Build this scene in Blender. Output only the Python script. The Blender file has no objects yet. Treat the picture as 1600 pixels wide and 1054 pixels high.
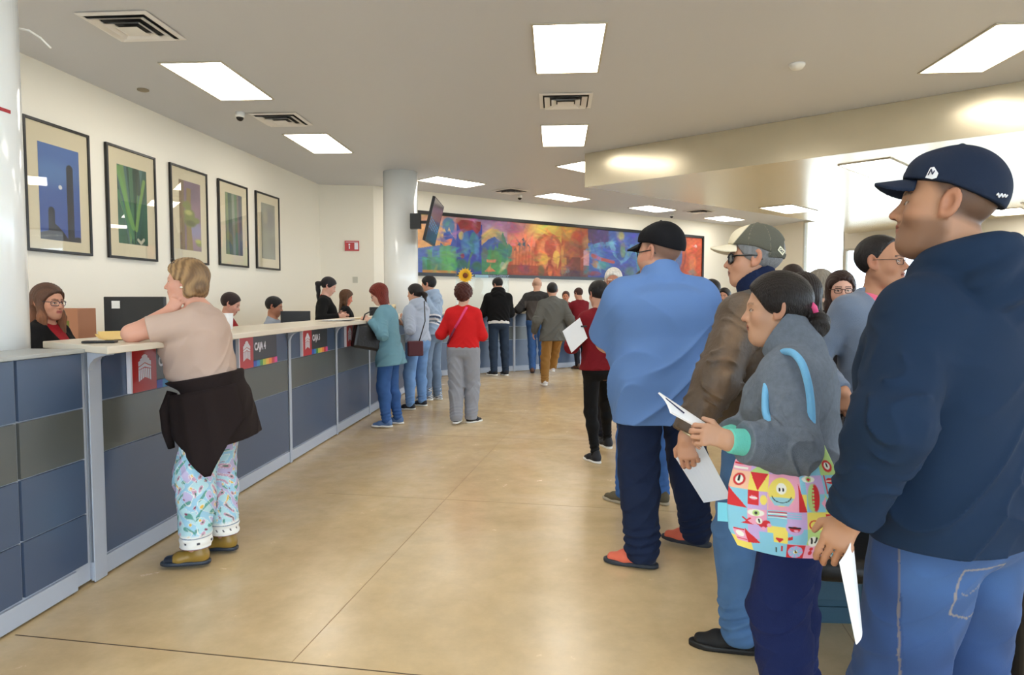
import bpy, math, random, time
import numpy as np
from mathutils import Vector, Matrix

# ------------------------------------------------------------------ camera, world, light, exposure
scene = bpy.context.scene
FPX = 1060.0
YAW = math.atan(69.0 / FPX)
PITCH = math.atan(57.0 / FPX)
cam_d = bpy.data.cameras.new('camera')
cam_d.sensor_width = 36.0
cam_d.lens = FPX / 1600.0 * 36.0
cam_d.clip_start = 0.05
cam = bpy.data.objects.new('camera', cam_d)
scene.collection.objects.link(cam)
cam.location = (0, 0, 1.4)
cam.rotation_mode = 'XYZ'
cam.rotation_euler = (math.pi / 2 - PITCH, 0, YAW)
scene.camera = cam

world = bpy.data.worlds.new('daylight')
scene.world = world
world.use_nodes = True
world.node_tree.nodes['Background'].inputs[0].default_value = (0.70, 0.85, 1.0, 1)
world.node_tree.nodes['Background'].inputs[1].default_value = 7.0

PANEL_STRENGTH = 11.0
PANEL_COLOR = (1.0, 0.94, 0.84)

scene.view_settings.view_transform = 'Standard'
scene.view_settings.look = 'None'
scene.view_settings.gamma = 1.0
scene.view_settings.use_curve_mapping = False
scene.view_settings.exposure = 0.12
scene.cycles.max_bounces = 8
scene.cycles.diffuse_bounces = 5
scene.cycles.glossy_bounces = 4
scene.cycles.caustics_reflective = False
scene.cycles.caustics_refractive = False

# ------------------------------------------------------------------ helpers
COL = scene.collection
PI = math.pi
CAM = np.array([0, 0, 1.4])
_cy, _sy = math.cos(YAW), math.sin(YAW)
_cp, _sp = math.cos(PITCH), math.sin(PITCH)


def ray(px, py):
    f = np.array([-_sy * _cp, _cy * _cp, -_sp])
    r = np.array([_cy, _sy, 0.0])
    u = np.cross(r, f)
    return f + r * (px - 800) / FPX - u * (py - 527) / FPX


def on_z(px, py, z=0.0):
    d = ray(px, py)
    return CAM + d * ((z - 1.4) / d[2])


def on_y(px, py, y):
    d = ray(px, py)
    return CAM + d * (y / d[1])


def on_x(px, py, x):
    d = ray(px, py)
    return CAM + d * (x / d[0])


def lin(c):
    if isinstance(c, str):
        c = [int(c[i:i + 2], 16) / 255 for i in (0, 2, 4)]
    elif max(c) > 1.0:
        c = [x / 255 for x in c]
    return tuple(x / 12.92 if x <= 0.04045 else ((x + 0.055) / 1.055) ** 2.4 for x in c)


def npl(c):
    return np.array(lin(c), dtype=np.float32)


MATS = {}


def mat(name, color=(200, 200, 200), rough=0.6, metal=0.0, spec=0.5, bump=0.0, bscale=50.0, vc=False,
        var=0.0, vscale=3.0, sheen=0.0, coat=0.0, stretch=None, detail=3.0):
    key = (name, str(color), rough, vc, bump)
    if key in MATS:
        return MATS[key]
    m = bpy.data.materials.new(name)
    m.use_nodes = True
    nt = m.node_tree
    b = nt.nodes['Principled BSDF']
    b.inputs['Roughness'].default_value = rough
    b.inputs['Metallic'].default_value = metal
    b.inputs['Specular IOR Level'].default_value = spec
    if sheen:
        b.inputs['Sheen Weight'].default_value = sheen
    if coat:
        b.inputs['Coat Weight'].default_value = coat
        b.inputs['Coat Roughness'].default_value = 0.1
    src = None
    if vc:
        a = nt.nodes.new('ShaderNodeVertexColor')
        a.layer_name = 'Col'
        src = a.outputs['Color']
        nt.links.new(src, b.inputs['Base Color'])
    else:
        b.inputs['Base Color'].default_value = (*lin(color), 1)
    tc = None
    if bump or var:
        tc = nt.nodes.new('ShaderNodeTexCoord')
        mp = nt.nodes.new('ShaderNodeMapping')
        if stretch:
            mp.inputs['Scale'].default_value = stretch
        nt.links.new(tc.outputs['Object'], mp.inputs['Vector'])
    if var:
        n = nt.nodes.new('ShaderNodeTexNoise')
        n.inputs['Scale'].default_value = vscale
        n.inputs['Detail'].default_value = 6
        nt.links.new(mp.outputs[0], n.inputs['Vector'])
        h = nt.nodes.new('ShaderNodeMapRange')
        h.inputs[1].default_value = 0.25
        h.inputs[2].default_value = 0.75
        h.inputs[3].default_value = 1 - var
        h.inputs[4].default_value = 1 + var
        nt.links.new(n.outputs['Fac'], h.inputs[0])
        mx = nt.nodes.new('ShaderNodeVectorMath')
        mx.operation = 'SCALE'
        if src is None:
            mx.inputs[0].default_value = lin(color)
        else:
            nt.links.new(src, mx.inputs[0])
        nt.links.new(h.outputs[0], mx.inputs['Scale'])
        nt.links.new(mx.outputs[0], b.inputs['Base Color'])
    if bump:
        n2 = nt.nodes.new('ShaderNodeTexNoise')
        n2.inputs['Scale'].default_value = bscale
        n2.inputs['Detail'].default_value = detail
        nt.links.new(mp.outputs[0], n2.inputs['Vector'])
        bp = nt.nodes.new('ShaderNodeBump')
        bp.inputs['Strength'].default_value = bump
        bp.inputs['Distance'].default_value = 0.01
        nt.links.new(n2.outputs['Fac'], bp.inputs['Height'])
        nt.links.new(bp.outputs[0], b.inputs['Normal'])
    MATS[key] = m
    return m


def emat(name, color, strength):
    m = bpy.data.materials.new(name)
    m.use_nodes = True
    nt = m.node_tree
    nt.nodes.clear()
    e = nt.nodes.new('ShaderNodeEmission')
    e.inputs[0].default_value = (*color, 1)
    e.inputs[1].default_value = strength
    o = nt.nodes.new('ShaderNodeOutputMaterial')
    nt.links.new(e.outputs[0], o.inputs[0])
    return m


def glass_mat(name, tint=(1, 1, 1), refl=0.08, rough=0.0):
    m = bpy.data.materials.new(name)
    m.use_nodes = True
    nt = m.node_tree
    nt.nodes.clear()
    t = nt.nodes.new('ShaderNodeBsdfTransparent')
    t.inputs[0].default_value = (*tint, 1)
    g = nt.nodes.new('ShaderNodeBsdfGlossy')
    g.inputs['Roughness'].default_value = rough
    lw = nt.nodes.new('ShaderNodeLayerWeight')
    lw.inputs[0].default_value = 0.5
    pw = nt.nodes.new('ShaderNodeMath')
    pw.operation = 'POWER'
    pw.inputs[1].default_value = 4.0
    ml = nt.nodes.new('ShaderNodeMath')
    ml.operation = 'MULTIPLY_ADD'
    ml.inputs[1].default_value = 0.8 if refl > .05 else .15
    ml.inputs[2].default_value = 0.03 if refl is None else refl * .5
    nt.links.new(lw.outputs['Facing'], pw.inputs[0])
    nt.links.new(pw.outputs[0], ml.inputs[0])
    mx = nt.nodes.new('ShaderNodeMixShader')
    nt.links.new(ml.outputs[0], mx.inputs[0])
    nt.links.new(t.outputs[0], mx.inputs[1])
    nt.links.new(g.outputs[0], mx.inputs[2])
    o = nt.nodes.new('ShaderNodeOutputMaterial')
    nt.links.new(mx.outputs[0], o.inputs[0])
    return m


def empty(name, loc=(0, 0, 0), rz=0.0, label=None, cat=None, group=None):
    o = bpy.data.objects.new(name, None)
    o.empty_display_size = 0.1
    COL.objects.link(o)
    o.location = loc
    o.rotation_euler = (0, 0, rz)
    tag(o, label, cat, group)
    return o


def tag(o, label=None, cat=None, group=None, kind=None):
    if label:
        o['label'] = label
    if cat:
        o['category'] = cat
    if group:
        o['group'] = group
    if kind:
        o['kind'] = kind
    return o


def mesh_np(name, verts, quads, m=None, parent=None, colors=None, smooth=True, loc=None):
    me = bpy.data.meshes.new(name)
    nv, nf = len(verts), len(quads)
    k = quads.shape[1]
    me.vertices.add(nv)
    me.vertices.foreach_set('co', np.ascontiguousarray(verts, dtype=np.float32).ravel())
    me.loops.add(nf * k)
    me.polygons.add(nf)
    me.polygons.foreach_set('loop_start', np.arange(0, nf * k, k, dtype=np.int32))
    me.polygons.foreach_set('loop_total', np.full(nf, k, dtype=np.int32))
    me.loops.foreach_set('vertex_index', np.ascontiguousarray(quads, dtype=np.int32).ravel())
    me.polygons.foreach_set('use_smooth', np.full(nf, smooth))
    if colors is not None:
        ca = me.color_attributes.new('Col', 'FLOAT_COLOR', 'POINT')
        c4 = np.ones((nv, 4), dtype=np.float32)
        c4[:, :3] = colors
        ca.data.foreach_set('color', c4.ravel())
    me.update()
    me.validate()
    o = bpy.data.objects.new(name, me)
    COL.objects.link(o)
    if m:
        me.materials.append(m)
    if parent:
        o.parent = parent
    if loc is not None:
        o.location = loc
    return o


class MB:
    """collects boxes, prisms, tubes; builds ONE mesh object"""

    def __init__(s):
        s.v = []
        s.f = []
        s.sm = []

    def add(s, vs, fs, smooth=False):
        o = len(s.v)
        s.v += [tuple(map(float, p)) for p in vs]
        s.f += [tuple(i + o for i in f) for f in fs]
        s.sm += [smooth] * len(fs)
        return s

    def box(s, x0, x1, y0, y1, z0, z1):
        vs = [(x, y, z) for x in (x0, x1) for y in (y0, y1) for z in (z0, z1)]
        return s.add(vs, [(0, 1, 3, 2), (4, 6, 7, 5), (0, 4, 5, 1), (2, 3, 7, 6), (0, 2, 6, 4), (1, 5, 7, 3)])

    def obox(s, c, u, v, w, hu, hv, hw):
        c, u, v, w = [np.array(a, float) for a in (c, u, v, w)]
        vs = [c + u * hu * a + v * hv * b + w * hw * d for a in (-1, 1) for b in (-1, 1) for d in (-1, 1)]
        return s.add(vs, [(0, 1, 3, 2), (4, 6, 7, 5), (0, 4, 5, 1), (2, 3, 7, 6), (0, 2, 6, 4), (1, 5, 7, 3)])

    def prism(s, pts, z0, z1):
        n = len(pts)
        vs = [(x, y, z0) for x, y in pts] + [(x, y, z1) for x, y in pts]
        fs = [tuple(range(n - 1, -1, -1)), tuple(range(n, 2 * n))]
        fs += [(i, (i + 1) % n, n + (i + 1) % n, n + i) for i in range(n)]
        return s.add(vs, fs)

    def face_prism(s, pts, y0, y1):
        """outline in x,z extruded along y"""
        n = len(pts)
        vs = [(x, y0, z) for x, z in pts] + [(x, y1, z) for x, z in pts]
        fs = [tuple(range(n)), tuple(range(2 * n - 1, n - 1, -1))]
        fs += [(i, n + i, n + (i + 1) % n, (i + 1) % n) for i in range(n)]
        return s.add(vs, fs)

    def tube(s, pts, r, n=10, closed=False, flat=1.0, up=None, sub=0):
        pts = [np.array(p, float) for p in pts]
        if sub:     # Catmull-Rom refinement
            q = []
            for i in range(len(pts) - 1):
                a, b, c, d = pts[max(i - 1, 0)], pts[i], pts[i + 1], pts[min(i + 2, len(pts) - 1)]
                for k in range(sub):
                    t = k / sub
                    q.append(.5 * (2 * b + (c - a) * t + (2 * a - 5 * b + 4 * c - d) * t * t + (3 * b - a - 3 * c + d) * t ** 3))
            q.append(pts[-1])
            pts = q
        m = len(pts)
        rs = r if hasattr(r, '__len__') else [r] * m
        vs = []
        ref = np.array(up if up is not None else (0.13, 0.27, 0.95), float)
        for i, p in enumerate(pts):
            a = pts[(i - 1) % m] if (closed or i > 0) else pts[i]
            b = pts[(i + 1) % m] if (closed or i < m - 1) else pts[i]
            t = b - a
            t /= (np.linalg.norm(t) + 1e-9)
            u = np.cross(t, ref)
            if np.linalg.norm(u) < 1e-3:
                u = np.cross(t, (1, 0, 0))
            u /= np.linalg.norm(u)
            w = np.cross(u, t)
            if up is None:
                ref = w
            for k in range(n):
                a2 = 2 * PI * k / n
                vs.append(p + (u * math.cos(a2) * flat + w * math.sin(a2)) * rs[i])
        fs = []
        for i in range(m if closed else m - 1):
            j = (i + 1) % m
            for k in range(n):
                l = (k + 1) % n
                fs.append((i * n + k, i * n + l, j * n + l, j * n + k))
        if not closed:
            fs.append(tuple(range(n - 1, -1, -1)))
            fs.append(tuple((m - 1) * n + k for k in range(n)))
        return s.add(vs, fs, True)

    def lathe(s, prof, n=32, c=(0, 0, 0)):
        vs, fs = [], []
        m = len(prof)
        for r, z in prof:
            for k in range(n):
                a = 2 * PI * k / n
                vs.append((c[0] + r * math.cos(a), c[1] + r * math.sin(a), c[2] + z))
        for i in range(m - 1):
            for k in range(n):
                l = (k + 1) % n
                fs.append((i * n + k, i * n + l, (i + 1) * n + l, (i + 1) * n + k))
        fs.append(tuple(range(n - 1, -1, -1)))
        fs.append(tuple((m - 1) * n + k for k in range(n)))
        return s.add(vs, fs, True)

    def build(s, name, m, parent=None, loc=None, bevel=0.0, rot=None, kind=None):
        me = bpy.data.meshes.new(name)
        me.from_pydata(s.v, [], s.f)
        me.polygons.foreach_set('use_smooth', s.sm)
        me.update()
        o = bpy.data.objects.new(name, me)
        COL.objects.link(o)
        me.materials.append(m)
        if parent:
            o.parent = parent
        if loc is not None:
            o.location = loc
        if rot is not None:
            o.rotation_euler = rot
        if bevel:
            bv = o.modifiers.new('bevel', 'BEVEL')
            bv.width = bevel
            bv.segments = 2
            bv.limit_method = 'ANGLE'
            bv.angle_limit = 0.9
        if kind:
            o['kind'] = kind
        return o


def text_mesh(name, body, size, m, parent, loc, rot, extrude=0.002, bold=0.0, align='LEFT', xs=1.0):
    cu = bpy.data.curves.new(name, 'FONT')
    cu.body = body
    cu.size = size
    cu.extrude = extrude
    cu.offset = bold
    cu.align_x = align
    t = bpy.data.objects.new(name + '_tmp', cu)
    COL.objects.link(t)
    dg = bpy.context.evaluated_depsgraph_get()
    me = bpy.data.meshes.new_from_object(t.evaluated_get(dg))
    COL.objects.unlink(t)
    bpy.data.objects.remove(t)
    me.name = name
    me.materials.clear()
    me.materials.append(m)
    o = bpy.data.objects.new(name, me)
    COL.objects.link(o)
    if parent:
        o.parent = parent
    o.location = loc
    o.rotation_euler = rot
    o.scale = (xs, 1, 1)
    return o


def copy_tree(o, parent=None):
    c = o.copy()
    COL.objects.link(c)
    c.parent = parent
    for ch in list(o.children):
        copy_tree(ch, c)
    return c


# ---- a small painter on a pixel canvas (becomes the vertex colours of a dense grid)
class Canvas:
    def __init__(s, w, h, color):
        s.w, s.h = w, h
        s.a = np.ones((h, w, 3), dtype=np.float32) * npl(color)
        s.X, s.Y = np.meshgrid((np.arange(w) + .5) / w, (np.arange(h) + .5) / h)
        s.asp = w / h

    def put(s, m, color, al=1.0):
        m = np.clip(m, 0, 1)[..., None] * al
        s.a = s.a * (1 - m) + npl(color) * m

    def ell(s, cx, cy, rx, ry, color, al=1.0, rot=0.0, soft=0.15):
        x, y = (s.X - cx) * s.asp, s.Y - cy
        c, n = math.cos(rot), math.sin(rot)
        u, v = (x * c + y * n) / (rx * s.asp), (-x * n + y * c) / ry
        s.put((1 - np.sqrt(u * u + v * v)) / soft + .5, color, al)

    def ring(s, cx, cy, rx, ry, t, color, al=1.0):
        x, y = (s.X - cx) / rx, (s.Y - cy) / ry
        s.put((t - np.abs(np.sqrt(x * x + y * y) - 1)) / .04 + .5, color, al)

    def poly(s, pts, color, al=1.0):
        m = np.zeros((s.h, s.w), bool)
        n = len(pts)
        for i in range(n):
            x0, y0 = pts[i]
            x1, y1 = pts[(i + 1) % n]
            if y0 == y1:
                continue
            c = ((y0 > s.Y) != (y1 > s.Y)) & (s.X < (x1 - x0) * (s.Y - y0) / (y1 - y0) + x0)
            m ^= c
        s.put(m.astype(np.float32), color, al)

    def rect(s, x0, y0, x1, y1, color, al=1.0):
        s.poly([(x0, y0), (x1, y0), (x1, y1), (x0, y1)], color, al)

    def line(s, pts, wd, color, al=1.0):
        d = np.full((s.h, s.w), 9.0)
        for (x0, y0), (x1, y1) in zip(pts[:-1], pts[1:]):
            ax, ay = (s.X - x0) * s.asp, s.Y - y0
            bx, by = (x1 - x0) * s.asp, y1 - y0
            t = np.clip((ax * bx + ay * by) / (bx * bx + by * by + 1e-9), 0, 1)
            d = np.minimum(d, np.hypot(ax - t * bx, ay - t * by))
        s.put((wd - d) / (1.0 / s.h) + .5, color, al)

    def noise(s, amp, f, seed=0, tint=(1, 1, 1)):
        r = np.random.RandomState(seed)
        n = np.zeros((s.h, s.w))
        for k in range(7):
            a, b, p, q = r.uniform(-f, f, 2).tolist() + r.uniform(0, 6.28, 2).tolist()
            n += np.sin(s.X * s.asp * a + p + 1.7 * np.sin(s.Y * b + q)) / 4
        s.a = np.clip(s.a * (1 + amp * n[..., None] * np.array(tint)), 0, 1)

    def grid(s, name, pfun, parent, m, thick=None):
        """pfun(u,v)->(N,3); u right, v DOWN"""
        w, h = s.w, s.h
        u, v = np.meshgrid(np.linspace(0, 1, w), np.linspace(0, 1, h))
        P = pfun(u.ravel(), v.ravel())
        i = np.arange(w * h).reshape(h, w)
        q = np.stack([i[:-1, :-1], i[1:, :-1], i[1:, 1:], i[:-1, 1:]], -1).reshape(-1, 4)
        return mesh_np(name, P, q, m, parent, s.a.reshape(-1, 3))
# ------------------------------------------------------------------ the room
M_WALL = mat('wall_paint', (238, 233, 219), 0.42, bump=0.03, bscale=30)
M_CEIL = mat('ceiling_paint', (204, 208, 218), 0.5)
M_SOFF = mat('lower_ceiling_gloss_paint', (208, 198, 174), 0.25, metal=0.6, spec=0.5, bump=0.08, bscale=2.5, var=0.05, vscale=2)
M_COLM = mat('column_gloss_paint', (240, 243, 242), 0.14, spec=0.5)
M_GREYF = mat('counter_frame_grey', (176, 184, 198), 0.4, metal=0.0)
M_BLUEP = mat('counter_panel_blue', (66, 84, 112), 0.28, metal=0.0, spec=0.6)
M_GRNP = mat('counter_panel_grey', (84, 88, 86), 0.28, metal=0.0, spec=0.6)
M_TOP = mat('worktop_laminate', (226, 216, 198), 0.28)
M_BLACK = mat('black_plastic', (18, 18, 20), 0.4)
M_FRAME = mat('black_frame_wood', (16, 14, 13), 0.35)
M_WHITE = mat('white_plastic', (235, 235, 232), 0.4)
M_PAPER = mat('white_paper', (240, 242, 246), 0.7)
M_VC = mat('painted_surface', vc=True, rough=0.6)
M_VCG = mat('printed_glossy', vc=True, rough=0.35)
M_CHROME = mat('chrome', (200, 200, 205), 0.15, metal=1.0)


def floor_material():
    m = bpy.data.materials.new('polished_marble_floor')
    m.use_nodes = True
    nt = m.node_tree
    b = nt.nodes['Principled BSDF']
    tc = nt.nodes.new('ShaderNodeTexCoord')
    n1 = nt.nodes.new('ShaderNodeTexNoise')
    n1.inputs['Scale'].default_value = 0.55
    n1.inputs['Detail'].default_value = 8
    n1.inputs['Roughness'].default_value = 0.6
    n1.inputs['Distortion'].default_value = 0.6
    nt.links.new(tc.outputs['Object'], n1.inputs['Vector'])
    r = nt.nodes.new('ShaderNodeValToRGB')
    e = r.color_ramp.elements
    e[0].position, e[0].color = 0.30, (*lin((208, 180, 136)), 1)
    e[1].position, e[1].color = 0.70, (*lin((234, 214, 180)), 1)
    k = e.new(0.5)
    k.color = (*lin((224, 198, 154)), 1)
    nt.links.new(n1.outputs['Fac'], r.inputs[0])
    n2 = nt.nodes.new('ShaderNodeTexNoise')
    n2.inputs['Scale'].default_value = 6
    n2.inputs['Detail'].default_value = 10
    n2.inputs['Roughness'].default_value = 0.7
    nt.links.new(tc.outputs['Object'], n2.inputs['Vector'])
    mr = nt.nodes.new('ShaderNodeMapRange')
    mr.inputs[1].default_value, mr.inputs[2].default_value = 0.3, 0.7
    mr.inputs[3].default_value, mr.inputs[4].default_value = 0.9, 1.07
    nt.links.new(n2.outputs['Fac'], mr.inputs[0])
    mx = nt.nodes.new('ShaderNodeVectorMath')
    mx.operation = 'SCALE'
    nt.links.new(r.outputs[0], mx.inputs[0])
    nt.links.new(mr.outputs[0], mx.inputs['Scale'])
    nt.links.new(mx.outputs[0], b.inputs['Base Color'])
    rr = nt.nodes.new('ShaderNodeMapRange')
    rr.inputs[3].default_value, rr.inputs[4].default_value = 0.14, 0.34
    nt.links.new(n2.outputs['Fac'], rr.inputs[0])
    nt.links.new(rr.outputs[0], b.inputs['Roughness'])
    b.inputs['Specular IOR Level'].default_value = 0.45
    bp = nt.nodes.new('ShaderNodeBump')
    bp.inputs['Strength'].default_value = 0.03
    bp.inputs['Distance'].default_value = 0.01
    nt.links.new(n1.outputs['Fac'], bp.inputs['Height'])
    nt.links.new(bp.outputs[0], b.inputs['Normal'])
    return m


M_FLOOR = floor_material()
H = 3.70
HL = 3.18
U = np.array([0.760, 0.650])       # along the mural wall
W2 = np.array([0.650, -0.760])     # towards the room, away from it
SA = np.array([0.44, 10.80])        # near-left corner of the lowered ceiling

MB().box(-6.5, 16, -5, 27, -0.15, 0.0).build('floor', M_FLOOR, kind='structure')
MB().box(-6.5, 16, -5, 27, H, H + 0.12).build('ceiling', M_CEIL, kind='structure')
# dark saw-cut joints of the stone floor
M_JOINT = mat('floor_joint', (92, 74, 52), 0.7)
p0, p1 = on_z(40, 993), on_z(640, 1053)
jd = (p1 - p0)[:2] / np.linalg.norm((p1 - p0)[:2])
jn = np.array([-jd[1], jd[0]])
j = MB()
a, b_ = p0[:2] - jd * 0.05, p0[:2] + jd * 6.5
j.prism([tuple(a - jn * .003), tuple(b_ - jn * .003), tuple(b_ + jn * .003), tuple(a + jn * .003)], -0.001, 0.0008)
j.build('trim_1', M_JOINT, kind='structure')
M_JOINT2 = mat('floor_joint_faint', (172, 142, 100), 0.6)
j = MB()
for k, off in enumerate((2.2, 4.4, 6.6)):
    a, b_ = p0[:2] + jn * off + jd * 0.3, p0[:2] + jn * off + jd * 6
    j.prism([tuple(a - jn * .002), tuple(b_ - jn * .002), tuple(b_ + jn * .002), tuple(a + jn * .002)], -0.001, 0.0006)
for k, off in enumerate((1.2, 3.4, 5.6)):
    a, b_ = p0[:2] + jd * off, p0[:2] + jd * off + jn * 8
    j.prism([tuple(a - jd * .002), tuple(b_ - jd * .002), tuple(b_ + jd * .002), tuple(a + jd * .002)], -0.001, 0.0006)
j.build('trim_2', M_JOINT2, kind='structure')


def wall(name, a, b, z0=0.0, z1=H, t=0.15, m=None):
    a, b = np.array(a, float), np.array(b, float)
    d = (b - a) / np.linalg.norm(b - a)
    n = np.array([-d[1], d[0]])
    return MB().prism([tuple(a), tuple(b), tuple(b + n * t), tuple(a + n * t)], z0, z1).build(name, m or M_WALL, kind='structure')


WL0, WL1 = np.array([-4.97, 6.13]), np.array([-4.69, 13.28])
wd = (WL1 - WL0) / np.linalg.norm(WL1 - WL0)
wall('wall_left', WL0 - wd * 11.3, WL1)
wall('wall_back_left', WL1, (-3.66, 13.50))
MW0 = np.array([-3.66, 13.50])
MW1 = MW0 + U * 13.4
wall('wall_back', MW0, MW1)
wall('wall_far_right', MW1, (7.10, 20.2))
# window wall: fascia above, glass below, sill
WF0, WF1 = np.array([7.10, 20.2]), np.array([11.2, 12.4])
WF2 = np.array([11.2, -5.0])
for nm, A, B, zb in (('wall_window_side', WF0, WF1, 2.80), ('wall_right', WF1, WF2, 2.80)):
    wall(nm, A + ((B - A) * .16 if A is WF0 else 0), B, zb, H)
M_MULL = mat('window_mullion', (205, 205, 195), 0.4)
M_PANE = glass_mat('clear_pane')
wi = 1
WFa = WF0 + (WF1 - WF0) * .16
for A, B, n in ((WF0, WFa, 1), (WFa, WF1, 3), (WF1, WF2, 7), (np.array([11.2, -5.0]), np.array([-6.3, -5.0]), 8)):
    for k in range(n):
        a = A + (B - A) * k / n
        b = A + (B - A) * (k + 1) / n
        d = (b - a) / np.linalg.norm(b - a)
        nn = np.array([-d[1], d[0]])
        L = np.linalg.norm(b - a)
        e = empty('window_%d' % wi, (a[0], a[1], 0), math.atan2(d[1], d[0]))
        e['kind'] = 'structure'
        top = H if A is WF0 else 2.8
        MB().box(0, .05, 0, .08, 0, top).box(L - .05, L, 0, .08, 0, top).box(.05, L - .05, 0, .08, 0, .06).box(.05, L - .05, 0, .08, top - .06, top).build('window_frame', M_MULL, e)
        MB().box(.05, L - .05, .035, .045, .06, top - .06).build('pane', M_PANE, e)
        wi += 1
wall('wall_behind', (11.2, -5.0), (-6.3, -5.0), 2.8, H)
# pale pavement outside the glass
MB().box(-40, 60, -60, -5.2, -0.2, -0.02).box(11.5, 70, -5.2, 60, -0.2, -0.02).build('ground', mat('pavement', (200, 198, 192), 0.8), kind='structure')

# lowered ceiling box
B_ = SA + W2 / 1.0 * 13.0
V2 = np.array([0.807, -0.591]); V2 /= np.linalg.norm(V2)
U2 = np.array([0.737, 0.676])
c0 = SA
c1 = SA + V2 * 12.6
c3 = SA + U2 * 9.2
c2 = c1 + U2 * 9.2
c1 = np.array([10.95, SA[1] + (10.95 - SA[0]) * V2[1] / V2[0]])
MB().prism([tuple(c0), tuple(c1), (11.05, 12.4), (7.75, 18.7), tuple(SA + U2 * 7.6)], HL, H - 0.002).build('ceiling_lowered', M_SOFF, kind='structure')
# bulkhead above the far windows



# columns
def column(name, x, y, r, lab):
    MB().lathe([(r, 0), (r, H)], 64).build(name, M_COLM, loc=(x, y, 0), kind='structure')


column('column_near', -2.895, 3.10, 0.29, '')
column('column_far', -2.80, 12.15, 0.305, '')

# ------------------------------------------------------------------ ceiling lights
M_DIFF = emat('light_diffuser', PANEL_COLOR, PANEL_STRENGTH)
M_LFR = mat('light_trim', (190, 184, 168), 0.4)


def make_light(w=0.6, l=1.2):
    e = empty('ceiling_light', (0, 0, 0))
    t = .018
    hw, hl = w / 2, l / 2
    MB().box(-hw - t, -hw, -hl - t, hl + t, -.012, 0).box(hw, hw + t, -hl - t, hl + t, -.012, 0) \
        .box(-hw, hw, -hl - t, -hl, -.012, 0).box(-hw, hw, hl, hl + t, -.012, 0).build('trim_frame', M_LFR, e)
    MB().box(-hw, hw, -hl, hl, -.006, -.001).build('diffuser', M_DIFF, e)
    return e


proto_light = make_light()
ang = math.radians(48 - 90)
lights = [
    (-3.53, 7.06, H, 0, 'recessed light panel near left wall, above the first framed picture'),
    (-3.46, 9.87, H, 0, 'recessed light panel by left wall, behind the small ceiling camera'),
    (0.10, 6.38, H, 0, 'largest central light panel, in front of the square air vent'),
    (0.10, 9.63, H, 0, 'central light panel just behind the square air vent'),
    (3.95, 6.62, H, 0, 'light panel at the top right, above the metallic beam'),
    (0.62, 12.0, H, ang, 'light panel half hidden behind the corner of the metallic beam'),
    (-2.02, 13.17, H, ang, 'light panel beside the far white column, above the television'),
    (0.14, 15.27, H, ang, 'light panel above the middle of the long mural'),
    (2.4, 17.3, H, ang, 'light panel above the man in the black cap'),
    (4.7, 19.5, H, ang, 'farthest small light panel, above the red end of the mural'),
    (4.5, 13.6, HL, ang, 'light panel set in the far edge of the glossy lowered ceiling'),
    (4.32, 9.5, HL, ang, 'light panel in the lowered ceiling beside the navy cap brim'),
    (9.0, 14.3, HL, ang, 'light panel in the lowered ceiling above the bespectacled man in grey'),
    (7.1, 10.0, HL, ang, 'light panel in the lowered ceiling behind the navy cap'),
    (-3.50, 3.3, H, 0, 'light panel above the near white column'),
    (0.10, 2.6, H, 0, 'light panel overhead in front of the queue'),
    (3.97, 2.6, H, 0, 'light panel overhead behind the queue'),
    (-3.50, -0.8, H, 0, 'light panel behind the viewer on the counter side'),
    (0.10, -0.8, H, 0, 'light panel behind the viewer in the centre'),
    (3.97, -0.8, H, 0, 'light panel behind the viewer on the window side'),
]
for i, (x, y, z, a, lab) in enumerate(lights):
    o = proto_light if i == 0 else copy_tree(proto_light)
    o.location = (x, y, z)
    o.rotation_euler = (0, 0, a)
    tag(o, lab, 'ceiling light', 'recessed ceiling light panels')


def make_vent(s=0.6):
    e = empty('ceiling_vent')
    h = s / 2
    m = mat('vent_metal', (236, 236, 238), 0.4)
    d = mat('vent_dark', (36, 38, 46), 0.6)
    MB().box(-h * .93, h * .93, -h * .93, h * .93, -.004, -.001).build('throat', d, e)

    def ring(r0, r1, z0, z1):
        b = MB()
        vs = []
        for r, z in ((r0, z0), (r1, z1)):
            vs += [(-r, -r, z), (r, -r, z), (r, r, z), (-r, r, z)]
        b.add(vs, [(i, (i + 1) % 4, 4 + (i + 1) % 4, 4 + i) for i in range(4)])
        vs2 = [(x, y, z - .006) for x, y, z in vs]
        b.add(vs2, [(4 + i, 4 + (i + 1) % 4, (i + 1) % 4, i) for i in range(4)])
        return b
    ring(h, h * .86, -.004, -.012).build('outer_frame', m, e)
    ring(h * .80, h * .60, -.030, -.010).build('louvre', m, e)
    ring(h * .54, h * .36, -.040, -.014).build('louvre', m, e)
    b = MB()
    r = h * .31
    b.add([(-r, -r, -.045), (r, -r, -.045), (r, r, -.045), (-r, r, -.045), (0, 0, -.012)], [(0, 1, 2, 3), (1, 0, 4), (2, 1, 4), (3, 2, 4), (0, 3, 4)])
    b.build('core', m, e)
    return e


pv = make_vent()
for i, (x, y, z, a, lab) in enumerate([
        (-3.55, 5.60, H, 0, 'large square air vent at top left, nearest of the vents'),
        (-3.48, 8.52, H, 0, 'square air vent by the small ceiling camera near the left wall'),
        (0.10, 7.95, H, 0, 'square air vent between the two central light panels'),
        (-0.95, 14.3, H, ang, 'dark far air vent above the mural left of a ceiling camera'),
        (3.65, 17.8, H, ang, 'dark far air vent above the red end of the mural'),
        (8.8, 13.0, HL, ang, 'air vent in the lowered ceiling right of the navy cap')]):
    o = pv if i == 0 else copy_tree(pv)
    o.location = (x, y, z)
    o.rotation_euler = (0, 0, a)
    tag(o, lab, 'air vent', 'square ceiling air vents')


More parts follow.
